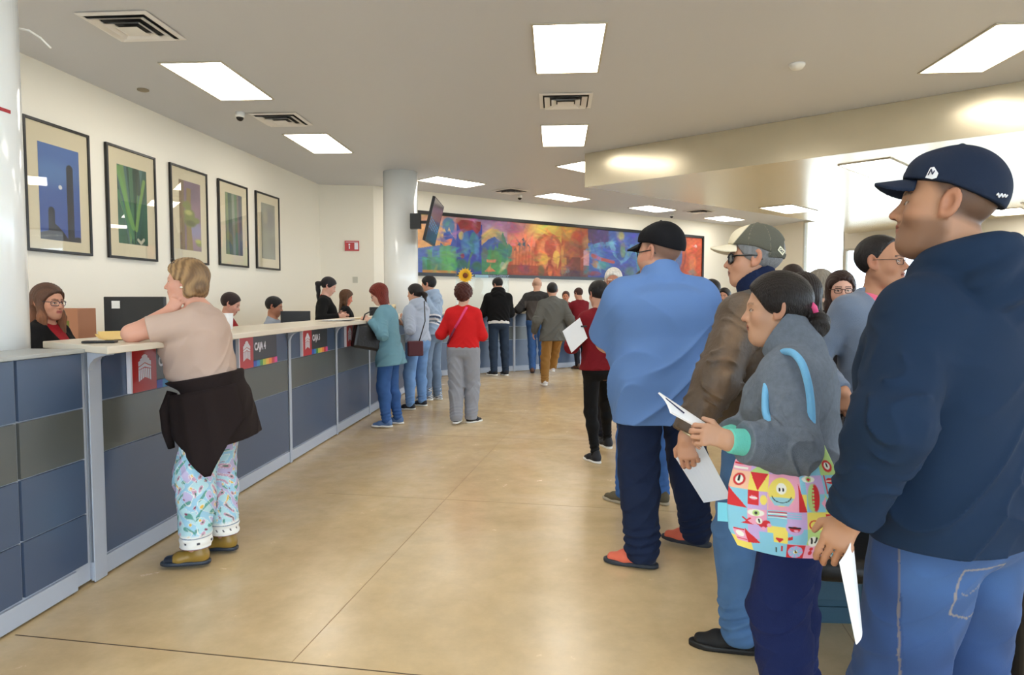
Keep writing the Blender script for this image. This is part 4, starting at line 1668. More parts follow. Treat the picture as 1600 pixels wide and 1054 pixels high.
def person(label, loc, yaw, Ht, skin=(196, 150, 120), h=.008, pose=None, body=None, head=None,
           top=None, bottom=None, shoes=None, hair=None, cap_=None, glasses=None, extra=None, group=None, parts_only=None):
    """builds one person; everything in a 1.75 m figure's units, then scaled"""
    pose, body, ho = pose or {}, body or {}, dict(head or {})
    s = Ht / 1.75
    root = empty('person', (loc[0], loc[1], 0), math.radians(yaw), label, 'person', group)
    g, dp, belly = body.get('g', 1.), body.get('d', 1.), body.get('belly', 0.)
    sw, hipw = body.get('sw', .170), body.get('hip', 1.)
    am, lm = body.get('arm', 1.), body.get('leg', 1.)
    bust = body.get('bust', 0.)
    fem = body.get('fem', 0)
    hunch = body.get('hunch', 0.)
    dz = pose.get('dz', 0.)
    O = vec(0, 0, .93)
    T = rotm(pose.get('twist', 0), pose.get('lean', 0), pose.get('side', 0))
    off = vec(pose.get('dx', 0), pose.get('dy', 0), -dz)

    def tw(p):      # torso frame -> person frame
        return (T @ (np.array(p, F32) - O)) + O + off

    def inv(P):     # person frame -> torso frame
        return (P - O - off) @ T + O

    wz = 1.08
    rows = [(.80, .135 * hipw, .085, -.01), (.86, .168 * hipw, .118, -.012), (.93, .178 * hipw, .125, -.015),
            (1.00, .165 * hipw, .116, -.008), (1.08, (.150 - .012 * fem) * g, .108 * dp + belly * .5, .0 + belly * .45),
            (1.16, (.152 - .008 * fem) * g, .108 * dp + belly * .42, .004 + belly * .38),
            (1.26, .164 * g, .115 * dp + bust * .5 + belly * .15, .004 + bust * .5 + belly * .1),
            (1.33, .162 * g, .110 * dp + bust * .35, .0 + bust * .3), (1.39, .135 * g, .092 * dp, -.010 - hunch * .5),
            (1.43, .095, .07, -.014 - hunch), (1.47, .07, .055, -.012 - hunch)]
    TP = Prof(rows)
    nk0, nk1 = vec(0, -.018 - hunch * .7, 1.44), vec(0, .004 + pose.get('neckf', 0), 1.545 + pose.get('neckz', 0))
    HC = vec(0, .008 + pose.get('neckf', 0) * 1.4, 1.622 + pose.get('neckz', 0))
    # shoulders, arms
    A1, A2 = .285, .250
    arms = {}
    for sd, nm in ((-1, 'L'), (1, 'R')):
        a = dict(pose.get('arm' + nm, {}))
        sh = vec(sd * sw, -.012 - hunch * .3 + a.get('sf', 0), 1.385 - .07 * max(0, am - 1) + a.get('sup', 0))
        S = tw(sh)
        W = a.get('w')
        if W is None:
            Wt = tw((sd * (sw + .07 + body.get('armout', 0)), .03, .885 + .01))
            Wt = vec(Wt[0], Wt[1], Wt[2])
        else:
            Wt = np.array(W, F32)
        E, Wt = ik(S, Wt, A1 * a.get('len', 1), A2 * a.get('len', 1), a.get('pole', (sd * .35, -1, -.1)))
        fd = a.get('dir')
        if fd is None:
            fd = (Wt - E) / np.linalg.norm(Wt - E)
            fd = fd * .9 + vec(0, .12, -.15)
        arms[nm] = dict(S=S, E=E, W=Wt, dir=fd, back=a.get('back', (sd, .1, 0)), thumb=-sd, curl=a.get('curl', 30), tcurl=a.get('tcurl', 30), spread=a.get('spread', 0), sd=sd)
    legs = {}
    L1, L2 = .42, .402
    for sd, nm in ((-1, 'L'), (1, 'R')):
        l = pose.get('leg' + nm, {})
        hp = vec(sd * .088 * hipw, -.005, .90) + off
        an = np.array(l.get('a', (sd * .10, -.02, .085)), F32)
        K, an = ik(hp, an, L1, L2, l.get('pole', (sd * .1, 1, 0)))
        legs[nm] = dict(H=hp, K=K, A=an, yaw=l.get('yaw', -sd * 10), pitch=l.get('pitch', 0), sd=sd)
    HR = T @ rotm(*pose.get('head', (0, 0, 0))) if not pose.get('headabs') else rotm(*pose['head'])
    HC = tw(HC)
    NK0, NK1 = tw(nk0), tw(nk1)
    NK1 = NK1 * .4 + (HC + HR @ vec(0, -.02, -.075)) * .6
    hs = ho.get('size', 1.0)
    ho['down'] = HR.T @ vec(0, 0, -1)
    hk = body.get('hand', 1.0)

    def qh(P):
        return ((P - HC) @ HR) / hs

    def arm_d(P, a, o0, o1, o2, end=1.0, sleeve=False, fold=0.):
        S, E, W = a['S'], a['E'], a['W']
        We = E + (W - E) * end
        up = cap(P, S, E, .046 * am + o0, .041 * am + o1)
        fo = cap(P, E, We, .041 * am + o1, (.041 + (.027 - .041) * end) * am + o2)
        d = smin(up, fo, .03)
        if sleeve:
            ax = nrm(We - E)
            d = smax(d, (P - We) @ ax, .004)
            if fold:
                q = np.sqrt(((P - E) ** 2).sum(1))
                t = (P - E) @ ax
                X = P - E
                n1 = np.sin(X[:, 0] * 23 + X[:, 2] * 31 + 1.3) + np.sin(X[:, 1] * 37 - X[:, 2] * 17)
                ph = t * 84 + 2.4 * n1 + X @ np.cross(ax, vec(.3, .5, .8)).astype(F32) * 34
                brk = np.clip(.55 + .8 * np.sin(X[:, 0] * 41 + t * 23 + 2 * np.sin(X[:, 1] * 29)), 0, 1)
                rid = (1 - np.abs(np.sin(ph * .5))) ** 1.4
                d = d - fold * 1.35 * (np.exp(-(q / .14) ** 2) * .7 + .4) * rid * brk
                q2 = np.sqrt(((P - We) ** 2).sum(1))
                d = d - fold * .9 * np.exp(-(q2 / .07) ** 2) * (1 - np.abs(np.sin(t * 60 + n1))) * (1 - brk * .6)
        return d

    def leg_d(P, l, f=1.0, o=(0, 0, 0)):
        d = econe(P, l['H'], l['K'], (.082 * lm * f + o[0], .086 * lm * f + o[0]), (.054 * lm * f + o[1], .056 * lm * f + o[1]), (1, 0, 0))
        d2 = cap(P, l['K'], l['A'], .053 * lm * f + o[1], .036 * f + o[2])
        calf = l['K'] * .68 + l['A'] * .32 + vec(0, -.018, 0)
        d2 = smin(d2, sph(P, calf, .050 * lm * f + o[1] * .8), .04)
        return smin(d, d2, .03)

    # ---- body
    def f_body(P):
        L = inv(P)
        d = TP(L)
        for a in arms.values():
            d = smin(d, sph(P, a['S'], .050 * am), .05)
            d = smin(d, cap(L, (a['sd'] * .035, -.02 - hunch * .8, 1.452), (a['sd'] * sw * .9, -.016 - hunch * .3, 1.392), .042, .040 * am), .05)
            d = smin(d, arm_d(P, a, 0, 0, 0), .03)
            m = ((P - a['W']) ** 2).sum(1) < .25 ** 2
            if m.any():
                hd = hand_sdf(P[m], a['W'], a['dir'], a['back'], a['thumb'], a['curl'], a['spread'], a['tcurl'], hk)
                d[m] = smin(d[m], hd, .012)
        for l in legs.values():
            d = smin(d, leg_d(P, l), .03)
            fo = rotm(l['yaw'], 0, 0)
            d = smin(d, cap(P, l['A'] + vec(0, 0, -.03), l['A'] + fo @ vec(0, .12, -.05), .028, .02), .02)
        nr = .056 * body.get('neck', 1.)
        d = smin(d, cap(P, NK0, NK1, nr + .006, nr), .025)
        m = ((P - HC) ** 2).sum(1) < (.26 * hs) ** 2
        if m.any():
            d[m] = smin(d[m], head_sdf(qh(P[m]), ho) * hs, .014)
        return d
    pts = np.array([HC + vec(0, 0, .14), HC + vec(0, 0, -.1), tw((-sw - .08, 0, 1.4)), tw((sw + .08, 0, 1.4)), vec(0, -.15, .0), vec(0, .2, 0) + off * 0]
                   + [a[k] for a in arms.values() for k in 'SEW'] + [a['W'] + nrm(a['dir']) * .19 for a in arms.values()]
                   + [l[k] for l in legs.values() for k in 'HKA'] + [tw((0, .2 + belly, 1.1)), tw((0, -.2, 1.1))])
    lo, hi = pts.min(0) - .14, pts.max(0) + .14
    lo[2] = max(lo[2], -.0)
    hi[2] = max(hi[2], HC[2] + .16)
    V, Q = surface(f_body, lo, hi, h)
    hq = qh(V)
    near = (np.abs(hq) < .16).all(1)
    col = np.ones((len(V), 3), F32) * npl(skin)
    for a in arms.values():     # knuckles and palms a little redder
        m = ((V - a['W']) ** 2).sum(1) < .2 ** 2
        t = np.clip(((V[m] - a['W']) @ nrm(a['dir']) - .06) / .1, 0, 1)[:, None] * .35
        col[m] = col[m] * (1 - t) + npl((min(255, skin[0] * 1.0), skin[1] * .82, skin[2] * .78)) * t
    if near.any():
        ho.setdefault('hair_col', hair[1] if hair else (30, 24, 22))
        col[near] = head_color(hq[near], skin, ho)
    mesh_np('body', V * s, Q, M_SKIN, root, col)
    info = dict(root=root, s=s, arms=arms, legs=legs, HC=HC, HR=HR, tw=tw, inv=inv, qh=qh, T=T)

    # ---- upper garment
    if top:
        tops = top if isinstance(top, list) else [top]
        for tp in tops:
            o = tp.get('off', .014)
            hem = tp.get('hem', .90)
            fold = tp.get('fold', .004)
            seed = tp.get('seed', len(label) * .37)
            er = tp.get('end', .97)
            slv = tp.get('sleeve', 'long')
            so = tp.get('soff', o)
            flare = tp.get('flare', 0.)
            rr = [(z, rx + o + max(0, .95 - z) * flare, ry + o + max(0, .95 - z) * flare * .8, cy) for z, rx, ry, cy in rows if z >= .90]
            if tp.get('straight'):
                rr = [(z, max(rx, tp['straight'] * g), max(ry, (tp['straight'] - .045) * dp), cy) if z < 1.36 else (z, rx, ry, cy) for z, rx, ry, cy in rr]
            if hem < .93:
                hrx, hry = rows[2][1] + o + flare * (.95 - hem), rows[2][2] + o + .8 * flare * (.95 - hem)
                rr = [(hem - .06, hrx, hry, -.01)] + [r for r in rr if r[0] > hem]
            PR = Prof(rr, n=2.4)
            op = tp.get('open')

            def f_top(P, tp=tp, o=o, hem=hem, PR=PR):
                L = inv(P)
                d = PR(L)
                if fold:
                    m = np.abs(d) < .06
                    if m.any():
                        Lm = L[m]
                        w = .35 + .65 * np.clip((1.2 - Lm[:, 2]) / .25, 0, 1)
                        d[m] += wrinkle(Lm, fold * 1.8, tp.get('ff', 20.), seed, tp.get('fax', (0, 0, 1))) * w
                for a in ([] if tp.get('ztop') else arms.values()):
                    d = smin(d, sph(P, a['S'], .050 * am + so * .75), .06)
                    d = smin(d, cap(L, (a['sd'] * .035, -.02 - hunch * .8, 1.448), (a['sd'] * sw * .9, -.016 - hunch * .3, 1.392), .042 + so * .5, .040 * am + so * .8), .05)
                    if slv == 'long':
                        d = smin(d, arm_d(P, a, so, so * 1.05, so * tp.get('cuff', .7), er, True, fold * 1.1), .035)
                    else:
                        S, E = a['S'], a['E']
                        fr = tp.get('sfrac', .75)
                        Ee = S + (E - S) * fr
                        c = cap(P, S, S + (E - S) * (fr + .1), .055 * am + so, .052 * am + so * tp.get('swide', 1.2))
                        c = smax(c, (P - Ee) @ nrm(E - S), .004)
                        d = smin(d, c, .035)
                if tp.get('belly'):
                    d = smin(d, sph(L, (0, .05, 1.05), .1), .1)
                hl = hem + (tp.get('hemwave', 0) * np.sin(L[:, 0] * 26 + seed) if tp.get('hemwave') else 0)
                if tp.get('hemtilt'):
                    hl = hl + tp['hemtilt'] * L[:, 1]
                d = smax(d, hl - L[:, 2], .006)
                if tp.get('ztop'):
                    return smax(d, L[:, 2] - tp['ztop'], .012)
                co = tp.get('collar', 'crew')
                if co == 'vee':
                    d = smax(d, -smax(smax(np.abs(L[:, 0]) - (L[:, 2] - 1.12) * .24, -L[:, 1], .005), 1.1 - L[:, 2], .005), .006)
                    d = smax(d, -cap(L, nk0 + vec(0, .01, .02), nk1 + vec(0, .03, .05), .07, .09), .006)
                if co == 'crew':
                    nk = sph(L, nk1 + vec(0, .02, -.01), .085)
                    d = smax(d, -cap(L, nk0 + vec(0, .01, .035), nk1 + vec(0, .03, .05), .063, .08), .006)
                elif co in ('stand', 'polo'):
                    ch = {'stand': tp.get('ch', .055), 'polo': .03}[co]
                    nb = vec(0, -.018 - hunch * .7, 1.452)
                    up = nrm(nk1 - nk0)
                    r0 = tp.get('cr', .074)
                    nb = nb + vec(0, .008, 0)
                    cc = econe(L, nb, nb + up * (ch + .02), (r0 + .012, r0 + .008), (r0, r0), (1, 0, 0))
                    d = smin(d, cc, .02)
                    d = smax(d, (L - (nb + up * ch)) @ nrm(up + vec(0, tp.get('ctilt', -.25) * -1, 0)) - .0, .004)
                    d = smax(d, -cap(L, nb + up * .005, nb + up * .2, r0 - .010, r0 - .006), .004)
                    if tp.get('wedge'):
                        d = smax(d, -smax(smax(np.abs(L[:, 0]) - (L[:, 2] - tp['wedge']) * .42, -L[:, 1], .005), tp['wedge'] - L[:, 2], .005), .006)
                elif co == 'hood':
                    nb = vec(0, -.02 - hunch, 1.46)
                    q = L - nb
                    ring = np.sqrt((np.sqrt((q[:, 0] / 1.12) ** 2 + (q[:, 1] + .012) ** 2) - .082) ** 2 + ((q[:, 2] - .018 + q[:, 1] * .25) * .62) ** 2) - .034
                    bag = ell(L, nb + vec(0, -.085, -.035), (.125, .062, .085))
                    crease = .006 * np.sin(q[:, 2] * 90 + np.abs(q[:, 0]) * 50)
                    d = smin(d, smin(ring, bag + crease * .8, .02) + .2 * crease, .015)
                return d
            hh = tp.get('h', h)
            pp = [a[k] for a in arms.values() for k in ('SEW' if slv == 'long' else 'SE')] + [tw((x, y, z)) for x in (-.26, .26) for y in (-.2, .24 + belly) for z in (hem, 1.5)]
            pp = np.array(pp)
            l2, h2 = pp.min(0) - .10, pp.max(0) + .10
            V, Q = surface(f_top, l2, h2, hh)
            cf = tp.get('color')
            cols = cf(V, inv(V), info) if cf else None
            ob = mesh_np(tp.get('name', 'shirt'), V * s, Q, tp['mat'], root, cols)
            info[tp.get('name', 'shirt')] = ob

    # ---- trousers
    if bottom:
        bo = bottom
        o = bo.get('off', .010)
        ob_, of = bo.get('ankle', .018), bo.get('fold', .003)
        cutz = bo.get('cut', .045)
        btop = bo.get('top', 1.0)
        rr = [(z, rx + o, ry + o, cy) for z, rx, ry, cy in rows if z <= 1.09]
        PB = Prof(rr, n=2.3)
        seedb = len(label) * .61

        def f_bot(P):
            L = inv(P)
            d = PB(L)
            ls = list(legs.values())
            dd = None
            for l in ls:
                x = leg_d(P, l, 1.0, (o + bo.get('thigh', .004), o + bo.get('knee', .008), ob_))
                ax = nrm(l['A'] - l['K'])
                # folds at ankle and knee
                ta = ((P - l['A']) @ ax)
                w = np.exp(-((ta + .05) / .07) ** 2)
                x = x - bo.get('pool', .004) * w * np.sin(ta * 150 + P[:, 0] * 25 + 2 * np.sin(P[:, 1] * 22 + seedb))
                qk = np.sqrt(((P - l['K']) ** 2).sum(1))
                x = x + of * 1.1 * np.exp(-(qk / .12) ** 2) * np.sin(P[:, 2] * 60 + P[:, 0] * 40)
                dd = x if dd is None else smin(dd, x, .012)
            m = np.abs(dd) < .06
            if m.any() and of:
                dd[m] += wrinkle(P[m], of * 1.3, 19., seedb, (0, 0, .2)) * .9
            d = smin(d, dd, .025)
            if bo.get('bell'):
                pass
            d = smax(d, cutz - P[:, 2], .004)
            d = smax(d, L[:, 2] - btop, .004)
            return d
        pp = np.array([l[k] for l in legs.values() for k in 'HKA'] + [tw((x, y, z)) for x in (-.2 * hipw, .2 * hipw) for y in (-.16, .16) for z in (.85, btop)])
        l2, h2 = pp.min(0) - .11, pp.max(0) + .11
        l2[2] = max(l2[2], 0)
        V, Q = surface(f_bot, l2, h2, bo.get('h', h))
        cf = bo.get('color')
        cols = cf(V, inv(V), info) if cf else None
        info['trousers'] = mesh_np(bo.get('name', 'trousers'), V * s, Q, bo['mat'], root, cols)

    # ---- shoes
    if shoes:
        for nm, l in legs.items():
            R = rotm(l['yaw'], l.get('pitch', 0), 0)
            A = l['A']
            base = vec(A[0], A[1], A[2] - .085)

            def q_(P):
                return (P - base) @ R
            L_ = shoes.get('len', 1.0)

            def f_sh(P):
                q = q_(P)
                d = econe(q, (0, -.035, .045), (0, .085 * L_, .040), (.036, .042), (.044, .036), (1, 0, 0))
                d = smin(d, econe(q, (0, .08 * L_, .032), (-.004 * l['sd'], .150 * L_, .028), (.044, .030), (.034, .022), (1, 0, 0)), .02)
                d = smin(d, cap(q, (0, -.02, .06), (0, -.02, .10 * shoes.get('high', 1.)), .040, .036), .03)
                d = smax(d, .014 - q[:, 2], .004)
                d = d + .0012 * np.sin(q[:, 1] * 260) * np.clip(1 - np.abs(q[:, 1] - .06) / .05, 0, 1) * (q[:, 2] > .05)
                return d

            def f_so(P):
                q = q_(P)
                x, y = q[:, 0], q[:, 1]
                w = .040 + .008 * np.clip(y / .12, 0, 1) - .016 * np.clip((y - .13 * L_) / .07, 0, 1)
                yy = (y - .055 * L_) / (.135 * L_)
                d = ((np.abs(x) / w) ** 2.6 + np.abs(yy) ** 4.5) ** (1 / 2.6) - 1
                d = d * .035
                return smax(smax(d, q[:, 2] - .024 - .008 * (y > .1) * 0, .005), -q[:, 2] + .0005, .002)
            lo_, hi_ = base - .24, base + .24
            lo_[2], hi_[2] = base[2] - .03, base[2] + .17
            V, Q = surface(f_sh, lo_, hi_, min(h, .006))
            cf = shoes.get('color')
            sh = mesh_np('shoe', V * s, Q, shoes['mat'], root, cf(q_(V)) if cf else None)
            V, Q = surface(f_so, lo_, hi_, min(h, .006))
            mesh_np('sole', V * s, Q, shoes.get('sole', M_BLACK), sh)

    # ---- hair / cap / glasses, in head space
    hb = HR

    def hp_(p):
        return (HC + hb @ (np.array(p, F32) * hs)) * s
    hm = min(h, .006) * .8 if h > .005 else h
    if hair:
        st, hc = hair[0], hair[1]
        L = ho.get('hair_len', .28)
        V, Q = surface(lambda q: hair_sdf(q, st, ho), (-.15, -.24 - (L if st == 'pony' else .1 if st == 'long' else 0) * .6, -L - .05 if st in ('long', 'pony') else -.17), (.15, .15, .16), hm)
        W = (HC + (V * hs) @ hb.T) * s
        hcf = ho.get('hair_color_fn')
        mesh_np('hair', W, Q, mat('hair_toned', vc=True, rough=.42, bump=.6, bscale=60, stretch=(6, 6, .8)) if hcf else hair_mat(hc), root, hcf(V) if hcf else None)
    if cap_:
        V, Q = surface(lambda q: cap_sdf(q, cap_), (-.13, -.15, -.05), (.13, .15, .17), min(h * .8, .005))
        cf = cap_.get('color')
        c_ = mesh_np('cap', (HC + (V * hs) @ hb.T) * s, Q, cap_['mat'], root, cf(V) if cf else None)
        V, Q = surface(lambda q: brim_sdf(q, cap_), (-.1, .03, -.03), (.1, .2, .08), min(h * .5, .0035), lips=2.4)
        mesh_np('brim', (HC + (V * hs) @ hb.T) * s, Q, cap_.get('brim_mat', cap_['mat']), c_)
        info['cap'] = c_
    if glasses:
        gm = glasses.get('mat', M_BLACK)
        rw, rh, th = glasses.get('w', .023), glasses.get('h', .016), glasses.get('t', .0016)
        b = MB()
        yo = .100
        lens = MB()
        for sd in (-1, 1):
            ring = []
            for k in range(24):
                a = 2 * PI * k / 24
                ca, sa = math.cos(a), math.sin(a)
                q = 2.0 / glasses.get('sq', 3.0)
                x = sd * .032 + rw * math.copysign(abs(ca) ** q, ca)
                z = -.003 + rh * math.copysign(abs(sa) ** q, sa)
                ring.append((x, yo - abs(x) ** 2 * 5, z))
            b.tube([hp_(p) for p in ring], th * s, 8, closed=True)
            n_ = len(lens.v)
            lens.add([hp_(p) for p in ring], [tuple(range(24))])
            b.tube([hp_(p) for p in ((sd * (.032 + rw), yo - .014, .004), (sd * .074, yo - .03, .006), (sd * .081, .02, .006), (sd * .082, -.012, .006), (sd * .079, -.03, -.012))], th * s * 1.1, 8)
        b.tube([hp_(p) for p in ((-.010, yo, .003), (0, yo + .003, .006), (.010, yo, .003))], th * s, 8)
        go = b.build('glasses', gm, root)
        lens.build('lens', glasses.get('lens', glass_mat('lens_glass', refl=.1)), go)
    if extra:
        extra(info)
    return info


def W_(info, p):
    """person-space point -> world"""
    r = info['root']
    a = r.rotation_euler[2]
    p = np.array(p, float) * info['s']
    return np.array([r.location[0] + p[0] * math.cos(a) - p[1] * math.sin(a), r.location[1] + p[0] * math.sin(a) + p[1] * math.cos(a), p[2]])
class Place:
    def __init__(s, px, y, yaw, Ht):
        p = on_y(px, 500, y)
        s.loc = (float(p[0]), float(y))
        s.yaw, s.Ht, s.s = yaw, Ht, Ht / 1.75

    def __call__(s, px, py, y):
        p = on_y(px, py, y)
        a = math.radians(s.yaw)
        dx, dy = p[0] - s.loc[0], p[1] - s.loc[1]
        return tuple(np.array((dx * math.cos(a) + dy * math.sin(a), -dx * math.sin(a) + dy * math.cos(a), p[2])) / s.s)

    def foot(s, px, py, hgt=.085):
        """ankle above the floor point seen at px,py (heel-ball middle)"""
        p = on_z(px, py, 0)
        a = math.radians(s.yaw)
        dx, dy = p[0] - s.loc[0], p[1] - s.loc[1]
        return ((dx * math.cos(a) + dy * math.sin(a)) / s.s, (-dx * math.sin(a) + dy * math.cos(a)) / s.s, hgt)

    def dir(s, v):
        """world direction -> person frame"""
        a = math.radians(s.yaw)
        return (v[0] * math.cos(a) + v[1] * math.sin(a), -v[0] * math.sin(a) + v[1] * math.cos(a), v[2])


DENIM = lambda name, c: cloth_mat(name, c, .8, .15, 600, .16, .0, vscale=9.)
NEAR = .0045


def sheet(name, label, cat, corners, th=.003, m=None, bend=0., n=8, parent=None):
    """thin slab through four world corners (a,b,c,d around), slightly bowed"""
    a, b, c, d = [np.array(p, float) for p in corners]
    nn = np.cross(b - a, d - a)
    nn /= np.linalg.norm(nn)
    mb = MB()
    vs = []
    for i in range(n + 1):
        for j_ in range(n + 1):
            u, v = i / n, j_ / n
            p = (a * (1 - u) + b * u) * (1 - v) + (d * (1 - u) + c * u) * v
            p = p + nn * bend * math.sin(PI * u)
            vs.append(p)
    N = (n + 1) ** 2
    vs2 = [p + nn * th for p in vs]
    fs = []
    for i in range(n):
        for j_ in range(n):
            q = (i * (n + 1) + j_, (i + 1) * (n + 1) + j_, (i + 1) * (n + 1) + j_ + 1, i * (n + 1) + j_ + 1)
            fs += [q[::-1], tuple(x + N for x in q)]
    rim = [i * (n + 1) for i in range(n + 1)] + [n * (n + 1) + k for k in range(1, n + 1)] + [i * (n + 1) + n for i in range(n - 1, -1, -1)] + [k for k in range(n - 1, 0, -1)]
    for x, y in zip(rim, rim[1:] + rim[:1]):
        fs.append((x, y, y + N, x + N))
    mb.add(vs + vs2, fs)
    cen = (a + b + c + d) / 4
    mb.v = [tuple(np.array(p) - cen) for p in mb.v]
    o = mb.build(name, m or M_PAPER, parent, loc=tuple(cen))
    if label:
        tag(o, label, cat)
    return o


ONLY = None


def want(k):
    return ONLY is None or k in ONLY


# ======================================================= Q4: tall man in the navy hoodie, nearest
if want('q4'):
    P = Place(1496, 1.62, 34, 1.738)

    def hood_col(V, L, info):
        c = np.ones((len(V), 3), F32) * npl((31, 50, 74))
        return c

    def jeans_col(V, L, info):
        c = np.ones((len(V), 3), F32) * npl((30, 60, 106))
        fade = np.exp(-((L[:, 2] - .80) / .12) ** 2) * (L[:, 1] < 0) * .45
        c = c * (1 - fade[:, None]) + npl((66, 104, 156)) * fade[:, None]
        n = .5 + .5 * np.sin(V[:, 2] * 45 + 3 * np.sin(V[:, 0] * 22 + V[:, 1] * 15))
        c = c * (.9 + .22 * n[:, None])
        # side seam and left back pocket stitching
        seam = (np.abs(V[:, 1] - .0) < .0022) & (V[:, 2] < .9) & (np.abs(V[:, 0]) > .08)
        c[seam] = c[seam] * .6 + npl((150, 130, 90)) * .4
        back = V[:, 1] < -.03
        x, z = V[:, 0], V[:, 2]
        ins = lambda m: (x > -.150 + m) & (x < -.030 - m) & (z < .845 - m) & (z > .715 + m + np.abs(x + .09) * .35)
        st = back & ins(0) & ~ins(.0045)
        c[st] = c[st] * .5 + npl((170, 150, 110)) * .5
        arc = back & ins(.01) & (np.abs(z - .80 + .02 * np.abs(np.sin((x + .09) * 52))) < .002)
        c[arc] = c[arc] * .6 + npl((170, 150, 110)) * .4
        return c
    inf = person('man in a navy hoodie and navy cap, nearest in the queue at right', P.loc, 34, 1.738, skin=(176, 132, 104), h=.0042,
                 pose=dict(lean=2, neckz=.010, head=(28, -8, 0), armL=dict(w=P(1331, 806, 1.50), pole=P.dir((-.35, -1, 0)), len=.93, dir=P.dir((-.38, .1, -.9)), back=P.dir((-.55, -.8, .1)), curl=(22, 28, 34, 38), tcurl=15, sup=-.005),
                           armR=dict(w=(.27, .10, .86)), legL=dict(a=(-.11, .02, .085)), legR=dict(a=(.12, -.05, .085))),
                 body=dict(g=1.2, d=1.15, sw=.160, arm=1.2, belly=.03, hip=1.1, leg=1.1, neck=1.12, hand=.93),
                 head=dict(size=.95, jaw=1.04, fat=.003, nose=1.05, fade=(.75, (40, 32, 30)), beard=(.48, (40, 30, 28)), hair_col=(26, 20, 18)),
                 cap_=dict(mat=cloth_mat('navy_cap_cloth', (24, 36, 58), .75, .15, 500, .03), brim=.062, brim_drop=.16),
                 top=dict(name='hoodie', mat=cloth_mat('navy_fleece', (24, 42, 66), .9, .08, 900, .05, .0), off=.030, soff=.026, hem=.868, collar='hood', fold=.008, ff=15., cuff=.8, end=.985, straight=.175),
                 bottom=dict(name='jeans', mat=mat('denim_fading', vc=True, rough=.8, bump=.12, bscale=700, var=.1, vscale=10), off=.012, thigh=.012, knee=.02, ankle=.03, fold=.004, color=jeans_col),
                 shoes=dict(mat=mat('shoe_dark', (30, 30, 34), .6), sole=M_WHITE))
    # hem rib band and pocket outline
    root, s4 = inf['root'], inf['s']
    # emblem patch on the cap side (left side)
    def hp4(p):
        return (inf['HC'] + inf['HR'] @ np.array(p, F32) * .95) * s4

    def dome_pt(th, ph, r=.0015):
        # th: angle around z from +y to -x side ; ph elevation
        t = .014 + r
        rx, ry, rz = .079 + t, .102 + t, .096 + t
        return (-rx * math.sin(th) * math.cos(ph), -.012 + ry * math.cos(th) * math.cos(ph), .036 + rz * math.sin(ph))
    b = MB()
    outl = [(-.5, -.45), (-.35, .5), (.0, .55), (.55, -.1), (.5, -.5), (.15, -.62)]
    th0, ph0 = 1.10, .27
    vs = [hp4(dome_pt(th0 + px_ * .23, ph0 + pz * .24)) for px_, pz in outl] + [hp4(dome_pt(th0, ph0, .0025))]
    b.add(vs, [(i, (i + 1) % 6, 6) for i in range(6)])
    cap_o = inf['cap']
    b.build('patch', mat('patch_white', (225, 228, 235), .6), cap_o)
    b = MB()
    for seg in (((-.25, -.25), (-.15, .3)), ((-.15, .3), (.1, -.2)), ((.1, -.2), (.2, .15))):
        b.tube([hp4(dome_pt(th0 + x * .23, ph0 + z * .24, .0035)) for x, z in seg], .0012, 6)
    b.build('patch_mark', mat('navy_thread', (30, 40, 70), .6), cap_o)
    # script lettering at the back edge
    b = MB()
    pts = []
    for k in range(26):
        u = k / 25
        pts.append(hp4(dome_pt(2.35 + u * .30, -.16 + .045 * math.sin(u * 20) * (1 - .5 * u) + .02 * u, .0025)))
    b.tube(pts, .0016, 6)
    b.build('script_mark', mat('patch_white', (225, 228, 235), .6), cap_o)
    # long white paper held against the thigh
    A = lambda px, py, y: on_y(px, py, y)
    sheet('paper_sheet', 'long white paper sheet hanging from the hand of the man in the navy hoodie', 'paper',
          [A(1331, 836, 1.50), A(1311, 878, 1.46), A(1337, 1006, 1.47), A(1346, 985, 1.52)], .002, bend=.004)

